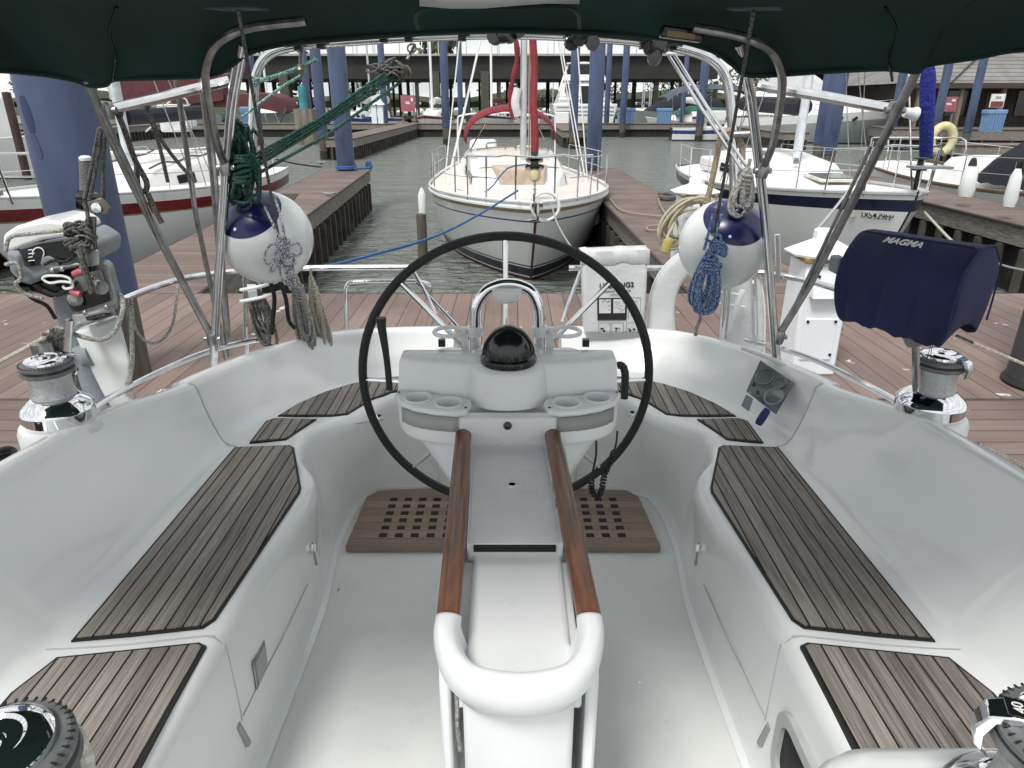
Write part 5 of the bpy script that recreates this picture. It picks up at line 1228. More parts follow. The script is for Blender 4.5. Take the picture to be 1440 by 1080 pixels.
# ------------------------------------------------------------------ boats
class Hull:
    def __init__(s, bow, heading, L, B, fb, rake, transom=.72, full=.5, fine=.6):
        s.o = Vector((bow[0], bow[1], WZ)); h = Vector((heading[0], heading[1], 0)).normalized()
        s.h = h; s.r = Vector((h.y, -h.x, 0)); s.L, s.B, s.fb, s.rake, s.tr, s.full, s.fine = L, B, fb, rake, transom, full, fine
    def T(s, x, y, z): return s.o + s.r * x + s.h * y + Vector((0, 0, z))
    def sheer(s, t):
        f0, f1, f2 = s.fb; return f0 * (1 - t) ** 2 + 2 * t * (1 - t) * (2 * f1 - (f0 + f2) / 2) + f2 * t * t
    def half(s, t):
        if t < s.full: v = (1 - (1 - t / s.full) ** 2.0) ** .82
        else: v = 1 - (1 - s.tr) * ((t - s.full) / (1 - s.full)) ** 2
        return s.B / 2 * max(.012, v)
    def pt(s, t, z, side):
        zs = s.sheer(t); h = max(0, min(1, (z + .3) / (zs + .3)))
        k = .16 + s.fine * (1 - t) ** 3
        fl = (1 - k) + k * h ** .75
        y0 = s.rake * (1 - h) ** 1.15
        y = y0 + t * (s.L - y0)
        return s.T(side * s.half(t) * fl, y, z)
    def build(s, parent, bands, mats_, n=34, name='hull'):
        """bands: list of ('w'|'s', offset, material index of the strip above it)"""
        b = MB()
        for side in (-1, 1):
            rows = []
            for kd, off, mi in bands:
                r = []
                for i in range(n + 1):
                    t = (i / n) ** 1.5; zs = s.sheer(t)
                    z = off if kd == 'w' else (zs + off if kd == 's' else off * zs)
                    r.append(s.pt(t, z, side))
                rows.append(r)
            b.grid(rows, mis=lambda i, j: bands[i][2])
            if side == -1: lastL = [r[-1] for r in rows]; first = [r[0] for r in rows]
            else:
                b.grid([lastL, [r[-1] for r in rows]], 0)
                b.grid([first, [r[0] for r in rows]], 0)
        return b.obj(name, mats_, parent, smooth=40, merge=True)
    def deck(s, parent, m, camber=.06, drop=.03, t0=0.0, t1=1.0, n=24, name='deck'):
        b = MB(); rows = []
        for i in range(n + 1):
            t = t0 + (t1 - t0) * (i / n) ** 1.3; zs = s.sheer(t) - drop; r = []
            for e in (-1, -.6, -.2, .2, .6, 1):
                p = s.pt(t, zs, e / abs(e)); q = s.pt(t, zs, 1); c_ = (s.pt(t, zs, 1) + s.pt(t, zs, -1)) / 2
                w = (q - c_).length * .985
                r.append(c_ + s.r * (e * w) + Vector((0, 0, camber * (1 - e * e))))
            rows.append(r)
        b.grid(rows); return b.obj(name, m, parent, smooth=60)
    def rail(s, name, parent, m, off, r, t0=0, t1=1, n=24, out=.0):
        for side in (-1, 1):
            b = MB(); b.tube([s.pt(t0 + (t1 - t0) * (i / n) ** 1.3, s.sheer(t0 + (t1 - t0) * (i / n) ** 1.3) + off, side) + s.r * side * out for i in range(n + 1)], r, 6); b.obj(name, m, parent)
    def cabin(s, parent, m, y0, y1, w0, w1, h0, h1, z, nose=.9, name='cabin_trunk', tail=.1):
        b = MB(); rings = []
        for f, hh in ((0, .02), (nose * .5, h0 * .55), (nose, h0)):
            pass
        st = [(y0, w0 * .55, .03), (y0 + nose * .35, w0 * .75, h0 * .55), (y0 + nose, w0, h0), ((y0 + y1) / 2, (w0 + w1) / 2, (h0 + h1) / 2), (y1 - tail, w1, h1), (y1, w1, h1 * .9)]
        for y, w, h in st:
            rings.append([s.T(-w, y, z - .12), s.T(-w * .93, y, z + h * .75), s.T(-w * .84, y, z + h * .97), s.T(-w * .4, y, z + h * 1.06), s.T(w * .4, y, z + h * 1.06), s.T(w * .84, y, z + h * .97), s.T(w * .93, y, z + h * .75), s.T(w, y, z - .12)])
        b.rings(rings); s.cab = (st, z)
        return b.obj(name, m, parent, smooth=50)
    def cabw(s, y):
        st, z = s.cab
        for a, c_ in zip(st, st[1:]):
            if a[0] <= y <= c_[0]:
                k = (y - a[0]) / max(1e-6, c_[0] - a[0]); return a[1] + (c_[1] - a[1]) * k, a[2] + (c_[2] - a[2]) * k, z
        return st[-1][1], st[-1][2], z
    def ports(s, parent, ys, ln, ht, m=glass_dark, sides=(-1, 1), fr_=steel):
        for side in sides:
            for y in ys:
                w, h, z = s.cabw(y); w2, h2, _ = s.cabw(y + ln)
                def q(yy, ww, hh, e): return s.T(side * (ww * (1 - .07 * e) + .008), yy, z + (hh * .75 + .12) * e - .12 + .0)
                e0, e1 = .45, .45 + ht
                pl = [q(y, w, h, e0), q(y + ln, w2, h2, e0), q(y + ln, w2, h2, e1), q(y, w, h, e1)]
                b = MB(); b.plate(pl, s.r * side, .012); o = b.obj('port_window', m, parent, smooth=0)
    def stanchions(s, parent, ts, h=.62, r=.013, lines=(.62, .32), t0=None, t1=None, inset=.04):
        for side in (-1, 1):
            for t in ts:
                b = MB(); p = s.pt(t, s.sheer(t), side) - s.r * side * inset; b.tube([p - Vector((0, 0, .05)), p + Vector((0, 0, h))], r, 6); b.obj('stanchion', steel, parent)
            for l in lines:
                b = MB(); q = [s.pt(t, s.sheer(t), side) - s.r * side * inset + Vector((0, 0, l)) for t in ([t0] if t0 is not None else []) + list(ts)]
                b.tube(q, .006, 5); b.obj('lifeline', steel, parent)
    def pulpit(s, parent, t1, h=.66, r=.0145, n=9, legs=(-1, -.45, .45, 1), fwd=.10, mid=True):
        """rail round the bow"""
        def pp_(e, hh):
            t = abs(e) * t1
            p = s.pt(t, s.sheer(t), 1 if e >= 0 else -1)
            c_ = s.T(0, 0, s.sheer(0))
            if abs(e) < .35: p = s.pt(.35 * t1, s.sheer(0), 1 if e >= 0 else -1); p = s.T((p - s.o).dot(s.r) * (e / .35 if e >= 0 else -e / .35) * (1), 0, s.sheer(0)) + s.h * ((p - s.o).dot(s.h) * abs(e) / .35)
            return p - s.h * fwd * (hh / h) + Vector((0, 0, hh))
        b = MB(); b.tube([pp_(-1 + 2 * k / 18, h) for k in range(19)], r, 8)
        if mid: b.tube([pp_(-1 + 2 * k / 18, h * .52) for k in range(19) if abs(-1 + 2 * k / 18) > .4 and k < 9], r * .7, 6); b.tube([pp_(-1 + 2 * k / 18, h * .52) for k in range(19) if abs(-1 + 2 * k / 18) > .4 and k > 9], r * .7, 6)
        for e in legs: b.tube([pp_(e, -.03) , pp_(e, h)], r, 8)
        return b.obj('bow_pulpit', steel, parent)
def line(name, parent, a, c_, r, m=steel_dull):
    b = MB(); b.tube([a, c_], r, 5); return b.obj(name, m, parent)

# ---- centre sloop, bow towards us
S1 = thing('moored_sloop', 'white sloop moored bow first in the centre with red sails, tan deck and red dodger', 'sailboat', (.25, 11, WZ), 'sailboats moored bow in across the dock')
H1 = Hull((.36, 10.45), (-.058, 1), 11.0, 3.6, (1.36, 1.16, 1.12), 1.15, .7, .42, .20)
H1.build(S1, [('w', -.3, 0), ('w', .06, 1), ('w', .085, 2), ('w', .24, 1), ('w', .265, 2), ('w', .29, 1), ('f', .55, 1), ('s', -.30, 3), ('s', -.275, 1), ('s', -.155, 4), ('s', -.105, 1), ('s', -.02, 1), ('s', .02, 1)], [boot_red, gel_boat, navy_paint, blue_paint, gold_paint])
H1.deck(S1, deckcream, camber=.07)
H1.rail('rub_rail', S1, gel_boat, -.07, .03, out=.012)
H1.rail('toe_rail', S1, gel_boat, .02, .022)
zc = H1.sheer(.4)
H1.cabin(S1, gel_boat, 2.7, 7.4, .95, 1.18, .36, .52, zc, nose=1.0)
H1.ports(S1, (3.9, 4.6, 5.4), .42, .38)
b = MB(); b.rings([[H1.T(x, y, zc + z) for x, y in ((-.42, 2.4 + .5), (.42, 2.9), (.55, 3.75), (-.55, 3.75))] for z in (.0, .43)]); b.obj('fore_hatch', mat('tan_cover', (.50, .40, .32), .7), S1, bevel=.04)
b = MB(); b.grid([[H1.T(x, y, zc + .385 + (y - 3.7) * .045 - .05 * (x / .8) ** 2 + .03) for x in (-.8, -.4, 0, .4, .8)] for y in (3.75, 4.5, 5.5, 6.5, 7.2)]); b.obj('cabin_nonskid', deckcream, S1, smooth=60)
H1.stanchions(S1, (.17, .3, .45, .6, .75), t0=.10)
H1.pulpit(S1, .12, h=.66, legs=(-1, -.62, -.22, .22, .62, 1))
mast0 = H1.T(.14, 4.6, zc + .40)
b = MB(); b.lathe([(.085, 0), (.085, 9.5), (.06, 11.5), (0, 11.5)], mast0, 16, sx=.8, sy=1.2); b.obj('mast', alu, S1)
top = mast0 + Vector((0, 0, 11))
for sx_ in (-1, 1):
    for yy, xx, tp_ in ((4.65, 1.5, 11), (4.3, 1.42, 5.4), (5.1, 1.45, 5.4)):
        line('shroud', S1, H1.T(sx_ * xx, yy, zc - .02), mast0 + Vector((0, 0, tp_)), .014, gel_boat)
    b = MB(); b.tube([mast0 + Vector((0, 0, 5.4)), mast0 + H1.r * sx_ * 1.0 + Vector((0, 0, 5.45))], .03, 6); b.obj('spreader', alu, S1)
stem = H1.T(0, .28, H1.sheer(0) + .05)
fs = lambda k: stem.lerp(top, k)
b = MB(); q = [fs(.055 + .9 * k / 60) + Vector((.012 * math.sin(k * 1.1), .012 * math.cos(k * 1.1), 0)) for k in range(61)]
b.tube(q, lambda t: .052 * (1 - .45 * t) + .005, 10); b.obj('furled_sail', red_canvas, S1)
b = MB(); b.tube([fs(.003), fs(.06)], .014, 8); b.obj('forestay', steel_dull, S1)
b = MB(); c = fs(.04); b.lathe([(.05, -.05), (.14, -.04), (.15, -.01), (.06, .0), (.06, .06), (.13, .07), (.13, .10), (.05, .12), (.05, .2)], c, 18, axis=(top - stem)); fd = b.obj('furling_drum', blackpl, S1)
b = MB(); b.lathe([(.06, -.22), (.085, -.18), (.085, -.08), (.05, -.05)], c, 14, axis=(top - stem)); b.obj('drum_base', yellow_soft, S1)
b = MB()
for k in range(10): b.box(fs(.003 + .0026 * k), (.05, .015, .02) if k % 2 else (.015, .05, .02))
b.obj('tack_chain', steel, S1)
# anchor roller with ring guard
b = MB(); c = H1.T(.12, -.05, H1.sheer(0) - .02)
b.tube([c + H1.r * (.2 * math.cos(a)) + Vector((0, 0, .2 * math.sin(a))) - H1.h * .06 for a in [2 * PI * k / 28 for k in range(28)]], .022, 8, closed=True); b.obj('anchor_guard', gel_boat, S1)
b = MB(); b.box(H1.T(0, -.02, H1.sheer(0) + .02), (.16, .5, .05)); b.tube([H1.T(0, -.25, H1.sheer(0) + .05), H1.T(.0, -.28, H1.sheer(0) - .18), H1.T(.14, -.18, H1.sheer(0) - .22)], .02, 6, smooth=3); b.tube([H1.T(0, -.28, H1.sheer(0) - .18), H1.T(-.14, -.18, H1.sheer(0) - .22)], .02, 6); b.box(H1.T(-.05, -.1, H1.sheer(0) + .08), (.03, .1, .16)); b.obj('bow_anchor', steel, S1)
# red sail gathered on the boom, dodger, helm arch
b = MB(); q = [mast0 + H1.h * (.2 + .42 * k) + H1.r * (-.05) + Vector((.02 * math.sin(k * 2.1), 0, .98 + .012 * k)) for k in range(9)]
b.tube(q, lambda t: .12 + .03 * math.sin(t * 17), 12, smooth=2); b.obj('boom_sail', red_canvas, S1)
b = MB(); b.tube([mast0 + H1.h * .1 + Vector((0, 0, .78)), mast0 + H1.h * 3.6 + Vector((0, 0, .86))], .06, 10); b.obj('boom', alu, S1)
b = MB(); q = [mast0 + Vector((-.20 - .07 * math.sin(k * .8), -.05, .85 + .2 * k)) for k in range(9)]
b.tube(q, lambda t: .05 + .008 * math.sin(t * 26), 10, smooth=3); b.obj('sail_head_fold', red_canvas, S1)
b = MB(); b.tube([mast0 + Vector((-.12, -.06, .9)), mast0 + Vector((-.17, -.10, 1.15)), mast0 + Vector((-.12, -.06, 1.4))], lambda t: .085, 10, smooth=3); b.obj('sail_bag', white_canvas, S1)
for k in range(6):
    line('halyard', S1, mast0 + Vector((.10 + .02 * k, -.05, .0)), mast0 + Vector((.10 + .012 * k, -.05, 9)), .008, rope_red if k % 2 else rope_cream)
dy = 7.0
rows = []
for y_, zz, w_ in ((dy - .5, 1.06, 1.03), (dy - .46, 1.12, 1.05), (dy, 1.20, 1.08), (dy + .35, 1.2, 1.10)):
    rows.append([H1.T(w_ * math.cos(a), y_, zc + .30 + (zz) * (.35 + .65 * math.sin(a) ** .8)) for a in [PI * k / 16 for k in range(17)]])
b = MB(); b.grid(rows); b.obj('red_dodger', red_canvas, S1, solid=.012, smooth=70)
for sx_ in (-1, 1): line('dodger_frame', S1, H1.T(sx_ * 1.05, dy + .3, zc + .3), H1.T(sx_ * .6, dy - .45, zc + 1.1), .018, steel)
b = MB(); b.tube([H1.T(-1.25, 8.6, zc - .1), H1.T(-1.25, 8.6, zc + 1.0), H1.T(-1.1, 8.6, zc + 1.25), H1.T(0, 8.6, zc + 1.3), H1.T(1.1, 8.6, zc + 1.25), H1.T(1.25, 8.6, zc + 1.0), H1.T(1.25, 8.6, zc - .1)], .02, 8, smooth=4); b.obj('radar_frame', gel_boat, S1)
b = MB(); b.box(H1.T(0, 8.0, zc + .05), (2.3, 1.6, .5)); b.box(H1.T(-.6, 8.9, zc + .2), (.7, .5, .9)); b.box(H1.T(.5, 8.8, zc + .15), (.5, .5, .7)); b.obj('cockpit_coaming', gel_boat, S1, bevel=.08)
b = MB(); b.box(H1.T(0, 7.25, zc + .3), (.85, .04, .5)); b.obj('companionway_board', glass_dark, S1)
for x_, y_ in ((-.35, 6.5), (.3, 6.4)):
    b = MB(); b.tube([H1.T(x_ - .2, y_, zc + .55), H1.T(x_ - .2, y_, zc + .68), H1.T(x_ + .2, y_, zc + .68), H1.T(x_ + .2, y_, zc + .55)], .018, 6, smooth=2); b.obj('mast_guard', steel_dull, S1)
b = MB()
for k, (u, v) in enumerate(((706, 297), (710, 305), (716, 300), (717, 306), (762, 300), (766, 303))):
    pass
rope_obj('bow_line', 'blue mooring line running from the centre sloop bow down to the left', [pts((728, 268, 10.6), (690, 292, 9.7), (640, 320, 8.6), (590, 340, 7.9), (540, 354, 7.4), (470, 372, 7.1), (420, 380, 6.7))], .016, rope_blue)
rope_obj('bow_line', 'grey mooring line dropping from the centre sloop bow to the dock', [pts((775, 285, 10.5), (782, 310, 9.4), (795, 335, 8.2), (812, 360, 6.9))], .011, rope_grey)
rope_obj('deck_line', 'loose blue and red deck lines on the fore deck of the centre sloop', [[H1.T(-1.2, 3.0, zc + .04), H1.T(-.7, 2.2, zc + .09), H1.T(-.3, 2.6, zc + .45), H1.T(.1, 2.9, zc + .5)]], .014, rope_blue)
# fender pieces along the hull (white hoses)
for sd_, (u, v) in ((-1, (594, 290)), (1, (838, 290))):
    b = MB(); p = P(u, v, y=13.6); b.lathe([(.03, -.35), (.075, -.3), (.08, .2), (.04, .3), (.015, .34)], p, 12); b.obj('hull_fender', white_vinyl, None, 'white cylinder fender hanging on the %s side of the centre sloop' % ('left' if sd_ < 0 else 'right'), 'fender', 'cylinder fenders of the centre sloop')
pile(344 * 0 + 592, 300, 12.6, .09, -.25, 'short grey timber stub in the water at the left bow of the centre sloop', sleeve0=-1.5, m=pile_wood, wood=False, name='timber_stub')

# ---- left boat with the red band
S2 = thing('moored_sailboat', 'white sailboat with a broad red band along its side at the left', 'sailboat', (-6.9, 12, WZ), 'sailboats moored bow in across the dock')
H2 = Hull((-7.12, 9.1), (.05, 1), 9.1, 3.3, (1.55, 1.27, 1.2), 1.5, .66, .5, .5)
H2.build(S2, [('w', -.3, 0), ('w', .14, 1), ('f', .5, 1), ('s', -.31, 2), ('s', -.285, 3), ('s', -.11, 1), ('s', .0, 1)], [boot_red, gel_boat, gold_paint, red_paint])
H2.build(S2, [('s', -.085, 0), ('s', .04, 0)], [gel_boat], name='gunwale')
H2.deck(S2, deckwhite, camber=.05, drop=-.01)
z2 = H2.sheer(.45)
H2.cabin(S2, deckwhite, 2.6, 6.6, .72, 1.05, .34, .48, z2, nose=1.1)
H2.ports(S2, (4.2, 5.4), .5, .36)
H2.rail('toe_rail', S2, alu, .05, .018)
b = MB(); b.plate([H2.T(x, y, z2 + .10 + .1 * (y - 2.0)) for x, y in ((-.35, 1.9), (.35, 1.9), (.38, 2.55), (-.38, 2.55))], (0, 0, 1), .06); b.obj('fore_hatch', mat('hatch_blue', (.32, .36, .46), .3), S2, bevel=.02)
m2 = H2.T(0, 4.1, z2 + .3)
b = MB(); b.lathe([(.10, 0), (.10, 9), (0, 9)], m2, 14, sx=.8, sy=1.2); b.obj('mast', mat('mast_white', (.55, .60, .62), .4), S2)
for sx_ in (-1, 1):
    for yy, tp_ in ((4.1, 9), (3.7, 4.5), (4.5, 4.5)): line('shroud', S2, H2.T(sx_ * 1.35, yy, z2), m2 + Vector((0, 0, tp_)), .010)
line('forestay', S2, H2.T(0, .15, H2.sheer(0)), m2 + Vector((0, 0, 9)), .012)
H2.stanchions(S2, (.15, .3, .46, .62, .8), t0=.09, h=.6)
H2.pulpit(S2, .10, h=.62, legs=(-1, -.5, .5, 1))
for x_ in (-.62, .62):
    b = MB(); b.tube([H2.T(x_, 3.6 + .5 * k, z2 + .38 + .02 * k + (.05 if k % 2 else .0)) for k in range(6)], .018, 6, smooth=3); b.obj('grab_handle', brown_wood, S2)
b = MB(); b.box(H2.T(0, .0, H2.sheer(0) + .05), (.42, 1.3, .06)); b.obj('bow_platform', timber, S2)
b = MB(); b.tube([H2.T(.1, -.5, H2.sheer(0) + .14), H2.T(.1, .35, H2.sheer(0) + .16)], .025, 6); b.box(H2.T(.1, -.55, H2.sheer(0) + .12), (.5, .10, .04)); b.box(H2.T(.1, -.42, H2.sheer(0) + .2), (.38, .08, .04)); b.obj('bow_anchor', steel_dull, S2)
b = MB(); b.tube([m2 + Vector((0, .1, .9)), m2 + H2.h * 3.4 + Vector((0, 0, .95))], .14, 10); b.obj('boom_cover', dark_canvas, S2)
b = MB(); b.box(H2.T(0, 7.2, z2 + .12), (1.9, 1.4, .35)); b.obj('cockpit_coaming', deckwhite, S2, bevel=.06)
rope_obj('stern_line', 'dark stern line from the left red banded sailboat to the finger pier cleat', [[P(388, 224, y=18.6), P(420, 231, y=19), P(452, 235, y=19.6)]], .018, rope_black)

# ---- right boat with the navy band and registration
S3 = thing('moored_sailboat', 'white sailboat with a navy band and registration number on its bow at the right', 'sailboat', (5.5, 12, WZ), 'sailboats moored bow in across the dock')
H3 = Hull((5.52, 9.75), (-.02, 1), 9.3, 3.15, (1.58, 1.27, 1.2), 1.1, .66, .5, .5)
hull3 = H3.build(S3, [('w', -.3, 0), ('w', .08, 1), ('f', .5, 1), ('s', -.25, 2), ('s', -.08, 1), ('s', .03, 1)], [navy_paint, gel_boat, navy_paint])
H3.deck(S3, deckwhite, camber=.09)
H3.rail('toe_rail', S3, alu, .01, .03)
z3 = H3.sheer(.45)
H3.cabin(S3, deckwhite, 1.7, 6.3, .62, 1.0, .26, .50, z3, nose=1.6)
H3.ports(S3, (4.3, 5.3), .55, .34)
b = MB(); b.plate([H3.T(x, y, z3 + .21 + .045 * (y - 2.3)) for x, y in ((-.32, 2.3), (.32, 2.3), (.34, 3.0), (-.34, 3.0))], (0, 0, 1), .05); fh = b.obj('fore_hatch', mat('hatch_cream', (.62, .60, .52), .4), S3, bevel=.01)
b = MB(); b.plate([H3.T(x, y, z3 + .266 + .045 * (y - 2.3)) for x, y in ((-.26, 2.36), (.26, 2.36), (.28, 2.94), (-.28, 2.94))], (0, 0, 1), .012); b.obj('hatch_glass', glass_grey, fh, smooth=0)
m3 = H3.T(0, 4.2, z3 + .42)
b = MB(); b.lathe([(.10, 0), (.10, 9), (0, 9)], m3, 14, sx=.8, sy=1.2); b.obj('mast', mat('mast_pale', (.62, .66, .70), .4), S3)
for sx_ in (-1, 1):
    for yy, tp_ in ((4.2, 9), (3.8, 4.5), (4.6, 4.5)): line('shroud', S3, H3.T(sx_ * 1.3, yy, z3), m3 + Vector((0, 0, tp_)), .010)
line('forestay', S3, H3.T(0, .15, H3.sheer(0)), m3 + Vector((0, 0, 9)), .014)
H3.stanchions(S3, (.18, .34, .5, .68, .88), t0=.10, h=.6, lines=(.6, .3))
H3.pulpit(S3, .12, h=.62, legs=(-1, -.5, .5, 1))
b = MB(); c = H3.T(0, .1, H3.sheer(0) + .35); b.lathe([(.03, -.3), (.03, -.06), (.10, -.04), (.10, 0), (.04, .02), (.04, .08), (.09, .1), (.09, .12), (0, .12)], c, 14); b.obj('furling_drum', blackpl, S3)
b = MB(); b.box(H3.T(.05, -.05, H3.sheer(0) + .36), (.5, .25, .03)); b.obj('bow_box', motor_grey, S3)
b = MB(); b.tube([m3 + Vector((0, 0, .95)), m3 + H3.h * 3.4 + Vector((0, 0, 1.0))], .16, 10); b.obj('boom_cover', dark_canvas, S3)
b = MB(); b.box(H3.T(0, 7.0, z3 + .12), (1.8, 1.4, .3)); b.obj('cockpit_coaming', deckwhite, S3, bevel=.06)
for x_, y_ in ((-.35, 5.0), (.3, 4.9), (-.25, 3.6), (.5, 5.4)):
    b = MB(); b.lathe([(.05, 0), (.05, .03), (.04, .07), (.05, .1), (0, .1)], H3.T(x_, y_, z3 + .36 + .03 * y_ - .06), 10); b.obj('deck_winch', steel_dull, S3)
from mathutils.bvhtree import BVHTree
bmh = bmesh.new(); bmh.from_mesh(hull3.data); bmesh.ops.translate(bmh, verts=bmh.verts, vec=wpos(hull3)); tree3 = BVHTree.FromBMesh(bmh)
def hit(u, v):
    o = Vector((0, 0, EYE)); d = (P(u, v, y=5) - o).normalized(); h = tree3.ray_cast(o, d); return h[0], h[1]
txt = 'TX5429FP'
for k, ch in enumerate(txt):
    u = 1211 + 47 * (k + .3) / 8; v = 301.5 + 4.5 * k / 8
    p0, n0 = hit(u, v); p1, _ = hit(u + 4, v + .4)
    if p0 is None or p1 is None: continue
    xa = (p1 - p0).normalized()
    R = frame(xa, Vector((0, 0, 1)))
    nn = R @ Vector((0, 0, 1))
    if n0.dot(p0 - Vector((0, 0, EYE))) > 0: n0 = -n0
    text('registration_letter', ch, black_ink, S3, p0 + n0 * .012, .135, R, bold=.0004)
p0, n0 = hit(1199, 300)
if p0:
    if n0.dot(p0 - Vector((0, 0, EYE))) > 0: n0 = -n0
    p1, _ = hit(1203, 300); R = frame((p1 - p0), (0, 0, 1)); b = MB(); b.box(p0 + n0 * .006, (.09, .10, .006), R=R); b.obj('registration_sticker', mat('sticker_pale', (.45, .45, .38), .5), S3, smooth=0)
rope_obj('bow_line', 'white mooring line rising from the front white power pedestal to the navy banded sailboat', [pts((1148, 324, 6.9), (1170, 298, 7.8), (1196, 265, 9.0), (1218, 240, 10.2))], .016, rope_white)
rope_obj('bow_line', 'tan mooring line dropping from the navy banded bow into the dark water side', [pts((1300, 298, 9.9), (1322, 322, 8.6), (1350, 350, 7.4), (1380, 372, 6.9))], .016, rope_cream)
rope_obj('bow_line', 'thin dark mooring line hanging along the water at the far right', [pts((1395, 368, 7.2), (1420, 376, 7.3), (1470, 386, 7.6))], .012, rope_grey)

# ---- far right boat with navy covers and life ring
S4 = thing('moored_sailboat', 'pale sailboat with teak cap rail and dark navy covers at the far right', 'sailboat', (10.6, 14, WZ), 'sailboats moored bow in across the dock')
H4 = Hull((10.7, 9.0), (0, 1), 11.4, 3.2, (1.5, 1.12, 1.2), 1.4, .6, .5, .5)
H4.build(S4, [('w', -.3, 0), ('w', .1, 1), ('f', .5, 1), ('s', -.28, 0), ('s', -.26, 1), ('s', .0, 1)], [navy_paint, grey_hull if False else gel_boat])
H4.deck(S4, deckwhite); H4.rail('cap_rail', S4, brown_wood, .02, .04)
z4 = H4.sheer(.5)
H4.cabin(S4, deckwhite, 2.6, 7.4, .75, 1.05, .35, .5, z4)
H4.stanchions(S4, (.2, .35, .5, .65, .8, .93), h=.62)
for y0, y1, hh in ((3.4, 4.7, .75), (4.7, 6.0, .95)):
    b = MB(); rows = []
    for k in range(7):
        y_ = y0 + (y1 - y0) * k / 6; f = math.sin(PI * min(1, .18 + .8 * k / 6)) ** .5
        rows.append([H4.T(1.1 * math.cos(a), y_, z4 + .1 + hh * f * math.sin(a) ** .6 + .03 * math.sin(k * 3 + a * 5)) for a in [PI * j / 12 for j in range(13)]])
    b.grid(rows); b.obj('canvas_cover', dark_canvas, S4, smooth=70)
b = MB(); b.tube([H4.T(0, 2.2 + .5 * k, z4 + 1.75 + .07 * math.sin(k * 1.4)) for k in range(9)], lambda t: .13 + .07 * t, 12, smooth=2); b.obj('boom_cover', dark_canvas, S4)
m4 = H4.T(0, 3.3, z4 + .3); b = MB(); b.lathe([(.09, 0), (.09, 8.5), (0, 8.5)], m4, 12); b.obj('mast', alu, S4)
q = [H4.T(-1.0, 10.0, z4), H4.T(-1.0, 10.0, z4 + .7), H4.T(-.95, 11.0, z4 + .72), H4.T(0, 11.3, z4 + .72), H4.T(.95, 11, z4 + .72), H4.T(1, 10, z4 + .7), H4.T(1, 10, z4)]
b = MB(); b.tube(q, .02, 8, smooth=3)
for x_, y_ in ((-.95, 11.0), (0, 11.3), (.95, 11.0)): b.tube([H4.T(x_, y_, z4 - .05), H4.T(x_, y_, z4 + .72)], .018, 6)
b.obj('stern_rail', steel, S4)
lrc = P(1325, 196, y=20.6)
b = MB(); b.tube([lrc + Vector((.30 * math.cos(a), 0, .36 * math.sin(a))) for a in [PI * (-.42 + 1.84 * k / 24) for k in range(25)]], .11, 12); b.obj('life_ring', yellow_soft, None, 'pale yellow horseshoe life ring on the stern rail of the far right sailboat', 'life ring')
for u, v, nm in ((1362, 256, 'wide'), (1424, 268, 'slim')):
    w_ = .135 if nm == 'wide' else .10
    b = MB(); p = P(u, v, y=12.4 if nm == 'wide' else 11.0); b.lathe([(.04, .32), (.06, .26), (w_ * .8, .2), (w_, -.12), (w_ * .8, -.24), (.0, -.27)], p, 16)
    fo = b.obj('hull_fender', white_vinyl, None, '%s white fender hanging on the side of the far right sailboat' % ('wide tapered' if nm == 'wide' else 'slim round'), 'fender')
    if nm == 'wide':
        b = MB(); b.lathe([(.07, .27), (.05, .36), (.03, .4), (0, .4)], p, 12); b.obj('fender_top', blackpl, fo)
b = MB(); b.tube([H4.T(-1.3, 4.5, z4 + .6), H4.T(-1.3, 4.5, z4 + .1)], .05, 8); b.obj('rail_bag', blackpl, S4)
